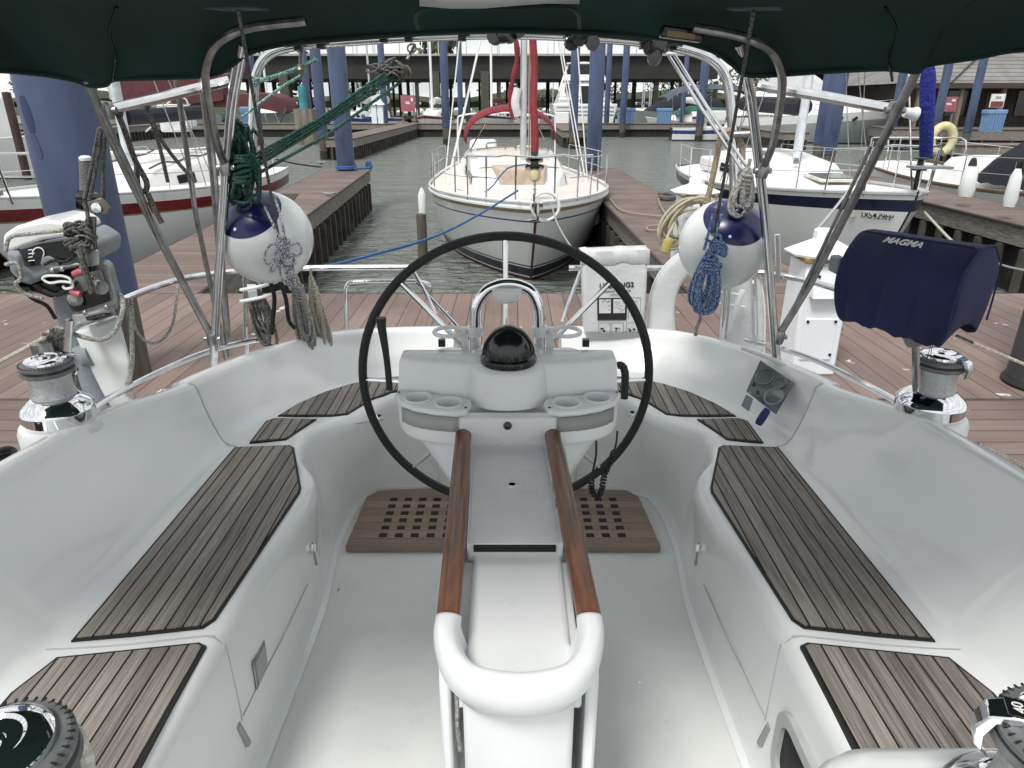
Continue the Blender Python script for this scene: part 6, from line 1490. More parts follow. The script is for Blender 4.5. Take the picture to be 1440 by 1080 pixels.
# ================================================================== power pedestals, dock boxes, signs
def power_pedestal(u, vb, vt, y, s, label, grp=None):
    p = P(u, vb, y=y); hgt = P(u, vt, y=y).z - DZ
    t = thing('power_pedestal', label, 'power pedestal', (p.x, y, DZ), grp)
    k = hgt; w = s
    b = MB(); b.rings([[(p.x + e * w * a, y + f * w * a, DZ + z * k) for e, f in ((-1, -1), (1, -1), (1, 1), (-1, 1))] for a, z in ((.60, 0), (.58, .80))]); b.obj('pedestal_body', pedestal_white, t, bevel=.012)
    b = MB(); b.rings([[(p.x + e * w * a, y + f * w * a, DZ + z * k) for e, f in ((-1, -1), (1, -1), (1, 1), (-1, 1))] for a, z in ((.66, .80), (.66, .835))]); b.obj('lamp_band', amber, t, bevel=.006)
    b = MB(); b.rings([[(p.x + math.cos(PI / 4 * j + PI / 8) * w * a, y + math.sin(PI / 4 * j + PI / 8) * w * a, DZ + z * k) for j in range(8)] for a, z in ((.92, .835), (.94, .85), (.30, .93), (.28, .935), (.28, .99), (.25, 1.0))]); b.obj('pedestal_cap', pedestal_white, t, smooth=20)
    b = MB(); b.rings([[(p.x + e * w * a * .8, y - w * (.50 + o), DZ + z * k) for e, o, z in ((-1, 0, z0), (1, 0, z0), (1, 0, z1), (-1, 0, z1))] for a, o, z0, z1 in ()] or [[(p.x - w * .42, y - w * .602, DZ + .12 * k), (p.x + w * .42, y - w * .602, DZ + .12 * k), (p.x + w * .42, y - w * .602, DZ + .42 * k), (p.x - w * .42, y - w * .602, DZ + .42 * k)], [(p.x - w * .40, y - w * .64, DZ + .125 * k), (p.x + w * .40, y - w * .64, DZ + .125 * k), (p.x + w * .40, y - w * .64, DZ + .415 * k), (p.x - w * .40, y - w * .64, DZ + .415 * k)]]); b.obj('service_door', pedestal_white, t)
    b = MB(); b.rings([[(p.x + e * w * .42, y - w * o, DZ + z * k) for e, o, z in ((-1, .595, .58), (1, .595, .58), (1, .595, .78), (-1, .595, .78))], [(p.x + e * w * .42, y - w * o, DZ + z * k) for e, o, z in ((-1, .84, .57), (1, .84, .57), (1, .66, .78), (-1, .66, .78))]]); b.obj('outlet_hood', pedestal_white, t, bevel=.004)
    for e, z in ((-.3, .72), (.3, .72), (-.36, .16), (.36, .16), (.36, .4), (-.36, .4)):
        b = MB(); b.lathe([(.010, 0), (.010, .006), (0, .008)], (p.x + e * w, y - w * (.645 if z < .5 else .74), DZ + z * k), 8, axis=(0, -1, 0)); b.obj('screw', blackpl, t)
    b = MB(); b.lathe([(.03, 0), (.03, .05), (.015, .06), (.015, .09), (0, .09)], (p.x + w * .58, y, DZ + .38 * k), 12, axis=(1, 0, 0)); b.obj('water_tap', bronze, t)
    return t
power_pedestal(1132, 500, 322, 4.5, .25, 'tall white power pedestal on the main dock just left of the covered grill', 'white power pedestals on the near docks')
power_pedestal(966, 400, 250, 7.9, .30, 'white power pedestal with coiled yellow hoses behind the right ball fender', 'white power pedestals on the near docks')
rnd = random.Random(8)
pa = []
for k in range(9):
    r_ = rnd.uniform(.20, .30); c = P(962 + rnd.uniform(-8, 10), 312 + rnd.uniform(-4, 14), y=7.5 + rnd.uniform(-.05, .05))
    pa.append([c + Vector((r_ * .8 * math.sin(a) + .12 * math.cos(a), -.05 * math.sin(a + k), -r_ * 1.35 * (1 - math.cos(a)) / 1.4 + .25)) for a in [2 * PI * j / 14 for j in range(15)]])
pa += [pts((940, 352, 7.3), (938, 335, 7.3), (945, 320, 7.4), (952, 300, 7.5)), pts((950, 302, 7.6), (954, 320, 7.5), (958, 350, 7.4), (952, 380, 7.3))]
rope_obj('yellow_hose', 'coiled pale yellow hose hung on the white pedestal behind the right ball fender', pa, .015, hose_yellow, 8, 3, cat='hose')
b = MB(); b.lathe([(.03, -.08), (.05, -.07), (.05, .05), (.035, .08), (0, .08)], P(938, 345, y=7.2), 12, axis=(.3, 0, 1)); b.obj('hose_plug', mat('plug_yellow', (.40, .33, .10), .5), None, 'yellow shore power plug hanging by the finger pier edge behind the rescue bag', 'plug')
rope_obj('dock_hose', 'thin tan hose snaking over the right finger pier to the yellow hose', [[P(u, v, z=DZ + .03) for u, v in ((846, 275), (858, 280), (868, 292), (885, 299), (915, 303), (940, 305))], [P(u, v, z=DZ + .03) for u, v in ((926, 275), (927, 285), (933, 297), (940, 310), (944, 325))], [P(u, v, z=DZ + .03) for u, v in ((940, 319), (925, 317), (911, 319), (911, 323), (925, 324), (942, 322))]], .014, rope_tan, cat='hose')
b = MB(); b.tube([P(u, v, z=DZ + .04) for u, v in ((852, 278), (846, 276), (848, 273), (854, 276), (850, 280))], .03, 6, smooth=3); b.obj('cleat_line', rope_dgrey, None, 'dark mooring line coiled at the left edge of the right finger pier', 'rope')
b = MB(); b.tube([P(u, v, z=DZ + .05) for u, v in ((927, 274), (940, 273), (952, 277), (940, 279), (928, 277))], .045, 6, smooth=3); b.obj('cleat_line', rope_dgrey, None, 'dark mooring line coiled on the cleat left of the hose pedestal', 'rope')
for u, v, l in ((463, 276, 'steel mooring cleat on the left finger pier by the water edge'), (452, 231, 'dark mooring cleat at the far corner of the left finger pier')):
    b = MB(); c = P(u, v, z=DZ); b.tube([c + Vector((-.13, 0, .07)), c + Vector((-.07, 0, .055)), c + Vector((.07, 0, .055)), c + Vector((.13, 0, .07))], .02, 8, smooth=2); b.box(c + Vector((0, 0, .027)), (.10, .05, .055)); b.obj('mooring_cleat', steel_dull, None, l, 'cleat')
b = MB(); c = P(1158, 470, z=DZ); b.tube([c + Vector((-.12, .05, .07)), c + Vector((0, 0, .05)), c + Vector((.12, -.05, .07))], .022, 8, smooth=3); b.box(c + Vector((0, 0, .025)), (.09, .06, .05)); b.obj('mooring_cleat', steel_dull, None, 'steel mooring cleat on the main dock right of the tall power pedestal', 'cleat')

fd = FD + 1.1
for u, lab in ((527, 'left'), (536, 'right')):
    p = P(u, 170, y=FD + .6); t = thing('power_pedestal', 'distant white power pedestal, the %s of a pair left of the red sign' % lab, 'power pedestal', (p.x, FD + .6, DZ), 'distant white power pedestals')
    b = MB(); b.box((p.x, FD + .6, DZ + .72), (.42, .42, 1.44)); b.obj('pedestal_body', pedestal_white, t)
    b = MB(); b.rings([[(p.x + e * a, FD + .6 + f * a, DZ + z) for e, f in ((-1, -1), (1, -1), (1, 1), (-1, 1))] for a, z in ((.34, 1.442), (.34, 1.5), (.1, 1.8), (.1, 1.95))]); b.obj('pedestal_cap', pedestal_white, t)
def dock_box(u0, u1, vt, y, z, lab):
    a = P(u0, 165, y=y); c = P(u1, 165, y=y); w = c.x - a.x; h = P(u0, vt, y=y).z - z; cx = (a.x + c.x) / 2
    t = thing('dock_box', lab, 'dock box', (cx, y, z), 'blue dock boxes')
    b = MB(); b.rings([[(cx + e * w * k / 2, y + f * w * .3, z + q) for e, f in ((-1, -1), (1, -1), (1, 1), (-1, 1))] for k, q in ((.88, 0), (.95, h * .78))]); b.obj('box_body', box_blue, t)
    b = MB(); b.box((cx, y, z + h * .89), (w * 1.04, w * .66, h * .20)); b.obj('box_lid', box_blue, t, bevel=.04)
    b = MB()
    for k in range(6): b.box((cx + w * (-.38 + .152 * k), y - w * .3, z + h * .42), (.07, .06, h * .66))
    b.obj('box_rib', mat('box_blue_dark', (.12, .22, .40), .5), t); t.children[-1]['kind'] = 'stuff'
dock_box(868, 892, 152, FD + .8, DZ, 'blue ribbed dock box right of the white cruiser on the far dock')
dock_box(924, 944, 152, FD + .9, DZ, 'blue ribbed dock box in front of the small white boat with a green cover')
dock_box(1384, 1410, 154, 40.5, .1, 'blue dock box on the boardwalk before the shingle roofed building')
dock_box(340, 352, 150, FD + .9, DZ, 'blue dock box half hidden behind the left steel post on the far dock')
dock_box(356, 361, 152, 55, DZ, 'small blue box seen between the steel tubes at the far left') if False else None
def sign(u0, u1, v0, v1, y, lab, m, marks, posts=True):
    a = P(u0, v0, y=y); c = P(u1, v1, y=y); t = thing('sign_board', lab, 'sign', ((a.x + c.x) / 2, y, DZ))
    b = MB(); b.box(((a.x + c.x) / 2, y, (a.z + c.z) / 2), (c.x - a.x, .06, a.z - c.z)); b.obj('sign_panel', m, t)
    for x0, x1, z0, z1, mm in marks:
        w = c.x - a.x; h = a.z - c.z
        b = MB(); b.box((a.x + w * (x0 + x1) / 2, y - .035, a.z - h * (z0 + z1) / 2), (w * (x1 - x0), .01, h * (z1 - z0))); b.obj('sign_print', mm, t, smooth=0)
    if posts:
        b = MB(); b.box((c.x - .1, y + .07, (DZ + a.z) / 2 - .2), (.1, .08, a.z - DZ)); b.box((a.x + .1, y + .07, (DZ + a.z) / 2 - .2), (.1, .08, a.z - DZ)); b.obj('sign_post', timber, t)
sign(563, 584, 134, 157, FD - .6, 'square red sign with white print standing on the far dock', sign_red, [(.32, .62, .38, .44, sign_white), (.36, .66, .47, .53, sign_white), (.72, .88, .16, .36, sign_white)])
sign(1327, 1343, 136, 157, 43.0, 'pink red sign with white print before the shingle roofed building', sign_red, [(.25, .6, .42, .48, sign_white), (.3, .65, .5, .56, sign_white), (.6, .85, .15, .32, sign_white)])
sign(1395, 1410, 132, 151, 45, 'white sign with red brown lower half on the wooden building wall', sign_white, [(.05, .95, .55, .97, mat('sign_brown', (.16, .06, .05), .6)), (.3, .7, .2, .24, black_ink), (.3, .7, .3, .34, black_ink)], posts=False)

# ================================================================== covered slips (long dark roof on posts)
SY = 86.0
SH = thing('covered_slips', 'long dark covered boat slip roof on many posts across the far water', 'boat shed', (0, SY, WZ))
x0, x1 = P(150, 100, y=SY).x, P(1010, 100, y=SY).x
zt, zb = P(600, 79, y=SY).z, P(600, 111, y=SY).z
b = MB(); b.box(((x0 + x1) / 2, SY + 8, (zt + zb) / 2), (x1 - x0, 16, zt - zb)); b.obj('shed_fascia', roof_dark, SH)
b = MB(); b.box(((x0 + x1) / 2, SY + 7.9, zt + .12), (x1 - x0 + .6, 16.8, .22)); b.obj('shed_roof', roof_light, SH)
rnd = random.Random(3)
us = list(range(352, 1010, 12))
for k, u in enumerate(us):
    if rnd.random() < .18: continue
    yy = SY + rnd.choice((.6, 5, 9, 14)); x = P(u + rnd.uniform(-6, 6), 130, y=SY).x * yy / SY
    w = rnd.uniform(.25, .5)
    b = MB(); b.box((x, yy, (WZ - .5 + zb) / 2), (w, w, zb - WZ + .5)); b.obj('shed_post', post_dark, SH)
for u, w in ((612, 1.1), (682, .9), (402, 1.0), (745, .8)):
    x = P(u, 130, y=SY).x; b = MB(); b.box((x, SY - .2, (WZ - .5 + zt) / 2 - .8), (w, .7, zt - WZ - 1.0)); b.obj('shed_post', mat('post_green', (.075, .075, .06), .9, var=.3), SH)
b = MB(); b.box((x0 * .2, SY + 4, WZ + 1.0), ((x1 - x0) * .9, .5, .4)); b.obj('shed_walkway', timber, SH)
# rooftop antennas / masts behind the shed
rnd = random.Random(19)
SPOT = [(372, 'a tall mast'), (420, ''), (505, ''), (522, ''), (548, ''), (570, ''), (598, ''), (622, ''), (664, ''), (690, ''), (780, ''), (868, ''), (902, ''), (912, ''), (948, ''), (385, ''), (408, ''), (438, ''), (470, ''), (492, ''), (534, ''), (580, ''), (640, ''), (705, ''), (762, ''), (795, ''), (850, ''), (885, ''), (925, ''), (935, ''), (965, ''), (990, '')]
for k, (u, _) in enumerate(SPOT):
    yy = rnd.uniform(106, 142); x = P(u, 120, y=yy).x; L = rnd.uniform(8, 12); hd = (rnd.uniform(-.4, .4), 1)
    t = thing('distant_sailboat', 'small distant white sailboat seen between the posts of the long covered slips', 'sailboat', (x, yy, WZ), 'distant sailboats behind the covered slips')
    h = Hull((x, yy), hd, L, 3.0, (1.4, 1.1, 1.1), 1.2)
    h.build(t, [('w', -.3, 0), ('w', .15, 1), ('s', .0, 1)], [navy_paint, gel_boat], n=10)
    h.deck(t, deckwhite, n=6); h.cabin(t, deckwhite, 2.6, 6.0, .8, 1.0, .4, .6, 1.1)
    m_ = h.T(0, 4, 1.1); b = MB(); b.lathe([(.09, 0), (.09, rnd.uniform(9.5, 12.5)), (0, 12.5)], m_, 8); b.obj('mast', alu, t)
    b = MB(); b.tube([m_ + Vector((0, 0, 1.3)), m_ + h.h * 3.4 + Vector((0, 0, 1.4))], .2, 8); b.obj('boom_cover', rnd.choice((navy_canvas, dark_canvas, grey_canvas, white_canvas)), t)

# ================================================================== power boats
def cabin_block(b, rings): b.rings(rings)
# white sport cruiser, stern to us (right of centre)
C1 = thing('motor_cruiser', 'white motor cruiser with flybridge, stern on, behind two blue piles right of centre', 'motor boat', (10, 66, WZ))
y = FD + 4.6; xl, xr = P(778, 150, y=y).x, P(868, 150, y=y).x; cx = (xl + xr) / 2; hw = (xr - xl) / 2
zf = lambda v: P(820, v, y=y).z
b = MB(); b.rings([[(cx + e * hw * k, y + d, z) for e, d, k in ((-1, 0, a), (1, 0, a), (1, 7, a), (.1, 13, a), (-.1, 13, a), (-1, 7, a))] for a, z in ((.82, WZ - .3), (.92, zf(166)), (1.0, zf(150)), (1.0, zf(146)))]); b.obj('hull', gel_boat, C1, bevel=.05)
b = MB(); b.rings([[(cx - hw * .86, y + .4, zf(147)), (cx + hw * .86, y + .4, zf(147)), (cx + hw * .86, y + 7, zf(147)), (cx - hw * .86, y + 7, zf(147))], [(cx - hw * .66, y + 1.6, zf(113)), (cx + hw * .66, y + 1.6, zf(113)), (cx + hw * .6, y + 5.5, zf(113)), (cx - hw * .6, y + 5.5, zf(113))]]); b.obj('deck_house', gel_boat, C1, bevel=.1)
b = MB(); b.rings([[(cx - hw * .70, y + 1.3, zf(113)), (cx + hw * .70, y + 1.3, zf(113)), (cx + hw * .60, y + 6, zf(113)), (cx - hw * .60, y + 6, zf(113))], [(cx - hw * .62, y + 1.5, zf(104)), (cx + hw * .62, y + 1.5, zf(104)), (cx + hw * .5, y + 5.5, zf(104)), (cx - hw * .5, y + 5.5, zf(104))]]); b.obj('fly_bridge', gel_boat, C1, bevel=.05)
for u0, u1, v0, v1 in ((794, 801, 118, 127), (845, 851, 117, 127), (816, 828, 121, 147)):
    a, c = P(u0, v0, y=y + .9), P(u1, v1, y=y + .9); b = MB(); b.box(((a.x + c.x) / 2, y + .75, (a.z + c.z) / 2), (c.x - a.x, .7, a.z - c.z)); b.obj('cabin_window', glass_dark, C1)
for v in (136, 142, 150, 156, 161):
    b = MB(); b.box((cx, y - .03 + (.5 if v < 147 else 0), zf(v)), (hw * 1.8, .06, .06)); b.obj('moulded_rib', mat('rib_shade', (.40, .42, .42), .5), C1)
b = MB()
for e in (-1, 1): b.tube([(cx + e * hw * .78, y + 2, zf(128)), (cx + e * hw * .55, y + 2.5, zf(95)), (cx + e * hw * .40, y + 3, zf(88)), (cx, y + 3, zf(86))], .10, 8, smooth=3)
b.box((cx, y + 3, zf(87)), (hw * 1.1, 1.6, .12)); b.obj('cruiser_tower', blue_paint if False else gel_boat, C1)
b = MB(); b.box((cx, y + 2.9, zf(99)), (hw * .9, 1.8, zf(90) - zf(108))); b.obj('bridge_cover', glass_dark, C1)
p = P(790, 160, y=FD + .5); b = MB(); b.box((p.x, FD + .5, DZ + .45), (1.1, .9, .9)); b.obj('dock_step', gel_bright, None, 'white boarding step on the far dock left of the cruiser stern', 'dock step', bevel=.05)

# grey hulled motor yacht on the right
C2 = thing('motor_yacht', 'large motor yacht with grey hull and white streamlined cabin behind the thick right pile', 'motor boat', (20, 32, WZ))
HC = Hull((P(1286, 160, y=50).x, 50), (-.82, .57), 12, 3.9, (2.35, 1.9, 1.6), 2.0, .8, .45, .6)
HC.build(C2, [('w', -.3, 0), ('w', .1, 1), ('s', -.55, 2), ('s', .0, 2)], [navy_paint, grey_hull, gel_boat])
HC.deck(C2, deckwhite)
zc2 = HC.sheer(.4)
b = MB(); rr = []
for yy, w, h in ((2.2, .6, .05), (3.4, 1.3, .5), (4.6, 1.6, 1.0), (6.2, 1.7, 1.5), (8.0, 1.7, 1.7), (11, 1.7, 1.4)):
    rr.append([HC.T(-w, yy, zc2 - .1), HC.T(-w * .9, yy, zc2 + h * .7), HC.T(-w * .7, yy, zc2 + h), HC.T(w * .7, yy, zc2 + h), HC.T(w * .9, yy, zc2 + h * .7), HC.T(w, yy, zc2 - .1)])
b.rings(rr); b.obj('cabin_house', gel_boat, C2, smooth=60)
b = MB(); rr = []
for yy, w, h0, h in ((5.4, 1.0, 1.2, 1.4), (6.6, 1.4, 1.5, 2.3), (7.6, 1.5, 1.6, 2.9), (9.5, 1.5, 1.5, 2.8)):
    rr.append([HC.T(-w, yy, zc2 + h0), HC.T(-w * .9, yy, zc2 + h), HC.T(w * .9, yy, zc2 + h), HC.T(w, yy, zc2 + h0)])
b.rings(rr); b.obj('bridge_canvas', white_canvas, C2, smooth=60)
for yy in (3.4, 4.4):
    for e in (-1, 1):
        q = HC.pt(yy / 13, zc2 - .3, e); b = MB(); b.lathe([(.20, -.03), (.20, .03), (0, .03)], q, 16, axis=HC.r * e, sx=1, sy=.55); b.obj('port_light', glass_dark, C2)
HC.rail('bow_rail', C2, steel, .65, .02, 0, .5, out=-.1)
for e in (-1, 1):
    for t in (.02, .1, .2, .3, .4, .5):
        b = MB(); q = HC.pt(t, HC.sheer(t), e) - HC.r * e * .1; b.tube([q, q + Vector((0, 0, .66))], .018, 5); b.obj('rail_post', steel, C2)
b = MB(); b.lathe([(.02, -.25), (.18, -.2), (.22, .1), (.12, .25), (0, .28)], P(1277, 160, y=49.4), 14, axis=(1, 0, .1)); b.obj('bow_fender', white_vinyl, C2)

# small cruiser with grey blue canopy (right of centre)
C3 = thing('canopy_boat', 'small white boat with blue stripe under a wide grey blue canopy right of centre', 'motor boat', (9, 34, WZ))
H5 = Hull((P(1070, 160, y=56).x + .5, 56), (-1, .12), 7.0, 2.8, (1.25, .95, .9), 1.2, .85)
H5.build(C3, [('w', -.3, 0), ('w', .1, 1), ('f', .55, 2), ('f', .85, 1), ('s', 0, 1)], [navy_paint, gel_boat, blue_paint])
H5.deck(C3, deckwhite); H5.cabin(C3, gel_boat, 2.0, 4.8, .7, 1.0, .35, .6, .95); H5.ports(C3, (3.2, 4.0), .5, .4)
ca = [P(u, v, y=55) for u, v in ((938, 138), (952, 127), (985, 121), (1025, 121), (1060, 126), (1068, 140))]
b = MB(); b.grid([[p + Vector((0, d, s_)) for p in catmull(ca, 4)] for d, s_ in ((-.25, -.25), (0, 0), (1.2, .12), (2.4, 0), (2.6, -.25))]); b.obj('boat_canopy', grey_canvas, C3, smooth=60)
for u in (946, 960, 1000, 1063):
    line('canopy_pole', C3, P(u, 135, y=55), P(u + 1, 180, y=55), .03, steel)
b = MB(); b.box(P(1000, 163, y=56), (2.0, 1.2, .8)); b.obj('engine_box', gel_boat, C3, bevel=.15)

# small white boat with green cover beside the second dock box
C4 = thing('small_boat', 'small white boat with a green cover beside the right blue dock box', 'boat', (12, 68, WZ))
H6 = Hull((P(908, 160, y=66).x, 66), (1, .15), 8, 2.6, (1.5, 1.1, 1.0), 1.0, .8); H6.build(C4, [('w', -.3, 0), ('w', .1, 1), ('s', 0, 1)], [navy_paint, gel_boat]); H6.deck(C4, deckwhite); H6.cabin(C4, gel_boat, 1.5, 4, .7, .9, .5, .8, 1.1)
b = MB(); b.rings([[H6.T(-1, y_, 1.2 + h), H6.T(0, y_, 1.6 + h), H6.T(1, y_, 1.2 + h)] for y_, h in ((2.5, .3), (4, .8), (7.5, .6))], close=False); b.obj('green_cover', mat('cover_green', (.03, .12, .09), .8), C4, solid=.05)
C5 = thing('covered_boat', 'dark canvas covered motor boat moored under the long shed right of the cruiser', 'motor boat', (11, 80, WZ))
H7 = Hull((P(884, 150, y=78).x, 78), (1, .3), 11, 3.4, (2.0, 1.6, 1.5), 1.4, .8); H7.build(C5, [('w', -.3, 0), ('w', .1, 1), ('s', 0, 1)], [navy_paint, grey_hull]); H7.deck(C5, deckwhite)
b = MB(); b.rings([[H7.T(w * math.cos(a), y_, 1.6 + h * math.sin(a)) for a in [PI * k / 8 for k in range(9)]] for y_, w, h in ((2, .8, .4), (4, 1.4, 1.6), (7, 1.5, 1.9), (10.5, 1.4, 1.4))]); b.obj('boat_cover', dark_canvas, C5)

# maroon covered cruiser on the left
C6 = thing('covered_boat', 'grey motor boat under maroon canvas covers at the left behind the red banded sailboat', 'motor boat', (-22, 44, WZ))
H8 = Hull((P(440, 160, y=68).x, 69), (-1, -.02), 22, 4.2, (1.9, 1.6, 1.5), 1.6, .85); H8.build(C6, [('w', -.3, 0), ('w', .1, 1), ('s', 0, 1)], [navy_paint, grey_hull]); H8.deck(C6, deckwhite)
b = MB(); rr = []
for u, v0, v1 in ((402, 158, 148), (396, 160, 137), (380, 156, 131), (362, 152, 130), (330, 150, 132), (300, 150, 132)):
    a, c = P(u, v1, y=67), P(u, v0, y=67)
    rr.append([Vector((a.x, 66.9, c.z)), Vector((a.x, 67.0, a.z - .1)), Vector((a.x, 67.5, a.z)), Vector((a.x, 70.2, a.z)), Vector((a.x, 70.8, a.z - .1)), Vector((a.x, 71, c.z))])
b.rings(rr); b.obj('bow_cover', maroon_canvas, C6, smooth=50)
b = MB(); rr = []
for u, v0, v1 in ((312, 140, 112), (308, 142, 106), (260, 146, 104), (200, 150, 103), (168, 150, 104), (160, 150, 112)):
    a, c = P(u, v1, y=67), P(u, v0, y=67)
    rr.append([Vector((a.x, 66.7, c.z)), Vector((a.x, 66.8, a.z - .1)), Vector((a.x, 67.5, a.z)), Vector((a.x, 70.2, a.z + .3)), Vector((a.x, 70.8, a.z - .1)), Vector((a.x, 71, c.z))])
b.rings(rr); b.obj('cabin_cover', maroon_canvas, C6, smooth=50)
for u, v0, u2, v1 in ((385, 158, 394, 198), (402, 152, 394, 196), (372, 158, 378, 205)): line('cover_pole', C6, P(u, v0, y=66.8), P(u2, v1 - 22, y=66.8), .04, steel)
b = MB(); a, c = P(150, 115, y=66.5), P(166, 140, y=66.5); b.box(((a.x + c.x) / 2, 66.6, (a.z + c.z) / 2), (c.x - a.x, .3, a.z - c.z)); b.obj('cabin_side', mat('cabin_cream', (.5, .49, .44), .5), C6)
for u in (153.5, 160):
    b = MB(); a, c = P(u, 124, y=66.3), P(u + 5, 136, y=66.3); b.box(((a.x + c.x) / 2, 66.4, (a.z + c.z) / 2), (c.x - a.x, .06, a.z - c.z)); b.obj('cabin_window', glass_dark, C6)

# blue white work boat
C7 = thing('work_boat', 'pale blue and white open boat with a brown locker left of the steel posts', 'boat', (-14, 28, WZ))
H9 = Hull((P(278, 180, y=28).x, 28.5), (-1, .1), 6.5, 2.5, (1.1, .9, .9), .8, .85); H9.build(C7, [('w', -.3, 0), ('w', .1, 1), ('f', .6, 2), ('s', 0, 1)], [navy_paint, mat('pale_blue_hull', (.42, .52, .58), .4), gel_boat]); H9.deck(C7, deckwhite)
b = MB(); b.box(P(222, 158, y=29), (.9, .8, .8)); b.obj('boat_locker', mat('locker_brown', (.24, .14, .08), .6), C7, bevel=.04)
b = MB(); b.box(P(246, 166, y=29), (.9, .9, 1.0)); b.box(P(262, 168, y=29), (.5, .8, .6)); b.obj('boat_console', gel_boat, C7, bevel=.08)
b = MB(); q = [P(u, v, y=28.3) for u, v in ((205, 185), (225, 165), (240, 140), (262, 140), (270, 180))]; b.tube(q, .03, 6, smooth=3); b.tube([P(210, 150, y=28.2), P(268, 147, y=28.2)], .02, 5); b.obj('boat_frame', steel, C7)
# pale boat far left
C8 = thing('cabin_boat', 'pale cabin boat behind the brown post at the far left edge', 'motor boat', (-22, 26, WZ))
H10 = Hull((P(36, 170, y=27).x, 28), (-1, .1), 9, 3, (1.6, 1.3, 1.2), 1.0, .85); H10.build(C8, [('w', -.3, 0), ('w', .1, 1), ('s', 0, 1)], [navy_paint, gel_boat]); H10.deck(C8, deckwhite)
b = MB(); b.box(H10.T(0, 4, 2.1), (4.2, 2.2, 1.7)); b.obj('cabin_house', gel_boat, C8, bevel=.1)
b = MB(); b.box(H10.T(0, 4, 2.5), (3.6, 2.24, .5)); b.obj('cabin_window', glass_dark, C8)
b = MB(); b.box(H10.T(0, 4.2, 3.6), (3.6, 2.2, .9)); b.obj('upper_cover', dark_canvas, C8, bevel=.1)
# white cruisers / sailboats at mid distance left of the shed
for u, yy, lab in ((505, 72, 'white sailboat with a pale grey sail cover behind the thick left pile'), (470, 68, 'white sailboat deck glimpsed between the two left blue piles')):
    p = P(u, 165, y=yy); t = thing('moored_sailboat', lab, 'sailboat', (p.x, yy, WZ))
    h = Hull((p.x - .5, yy), (.25, 1), 10, 3.2, (1.5, 1.2, 1.1), 1.2); h.build(t, [('w', -.3, 0), ('w', .15, 1), ('f', .75, 2), ('s', 0, 1)], [navy_paint, gel_boat, blue_paint], n=14); h.deck(t, deckwhite, n=8)
    h.cabin(t, deckwhite, 2.5, 6.5, .8, 1.0, .5, .7, 1.2); h.ports(t, (4, 5), .6, .4); h.stanchions(t, (.2, .4, .6), t0=.08, r=.025)
    m_ = h.T(0, 4, 1.6); b = MB(); b.lathe([(.1, 0), (.1, 10), (0, 10)], m_, 8); b.obj('mast', alu, t)
    b = MB(); b.tube([m_ + Vector((0, 0, 1.2)), m_ + h.h * 2 + Vector((.2, 0, 1.5)), m_ + h.h * 4 + Vector((0, 0, 1.3))], .4, 10, smooth=3); b.obj('boom_cover', white_canvas, t)
for k, (u, yy, lab) in enumerate(((378, 74, 'white sailboat under the left shoulder of the arch beyond the far dock'), (596, 70, 'white sailboat left of the red dodger beyond the far dock'), (676, 74, 'white sailboat behind the red dodger beyond the far dock'), (760, 70, 'white sailboat between the red furled sail and the cruiser'), (1012, 72, 'white sailboat above the middle of the grey blue canopy'), (1052, 70, 'white sailboat behind the right end of the grey blue canopy'), (1108, 64, 'white sailboat left of the motor yacht beyond the canopy boat'))):
    p = P(u, 165, y=yy); t = thing('moored_sailboat', lab, 'sailboat', (p.x, yy, WZ))
    h = Hull((p.x, yy), ((-.3, .1, .25, -.15)[k % 4], 1), 10, 3.2, (1.6, 1.3, 1.2), 1.2); h.build(t, [('w', -.3, 0), ('w', .15, 1), ('f', .8, 2), ('s', -.08, 1), ('s', 0, 1)], [navy_paint, gel_boat, (blue_paint, red_paint, navy_paint)[k % 3]], n=14); h.deck(t, deckwhite, n=8)
    h.cabin(t, deckwhite, 2.2, 6.5, .8, 1.0, .5, .8, 1.3); h.ports(t, (4, 5), .6, .4); h.stanchions(t, (.2, .4, .6), t0=.08, r=.025)
    m_ = h.T(0, 4, 1.6); b = MB(); b.lathe([(.12, 0), (.12, 11), (0, 11)], m_, 8); b.obj('mast', gel_boat, t)
    b = MB(); b.tube([m_ + Vector((0, 0, 1.1)), m_ + h.h * 2 + Vector((.1, 0, 1.3)), m_ + h.h * 4 + Vector((0, 0, 1.2))], .3, 10, smooth=3); b.obj('boom_cover', (navy_canvas, white_canvas, maroon_canvas)[k % 3], t)
zb_ = P(427, 153, y=51).z
b = MB(); c = P(427, 153, y=51); b.lathe([(.25, 0), (.27, .3), (.25, .5), (.27, .55), (.25, .95), (.27, 1.0), (.25, 1.42), (0, 1.46)], c, 18); b.obj('teal_barrel', teal, None, 'tall teal plastic barrel standing by the thin blue pile at the left', 'barrel')
b = MB(); b.box((c.x, 51.2, (zb_ + WZ) / 2 - .3), (1.2, 1.2, zb_ - WZ + .59)); struct(b, 'barrel_landing', timber)

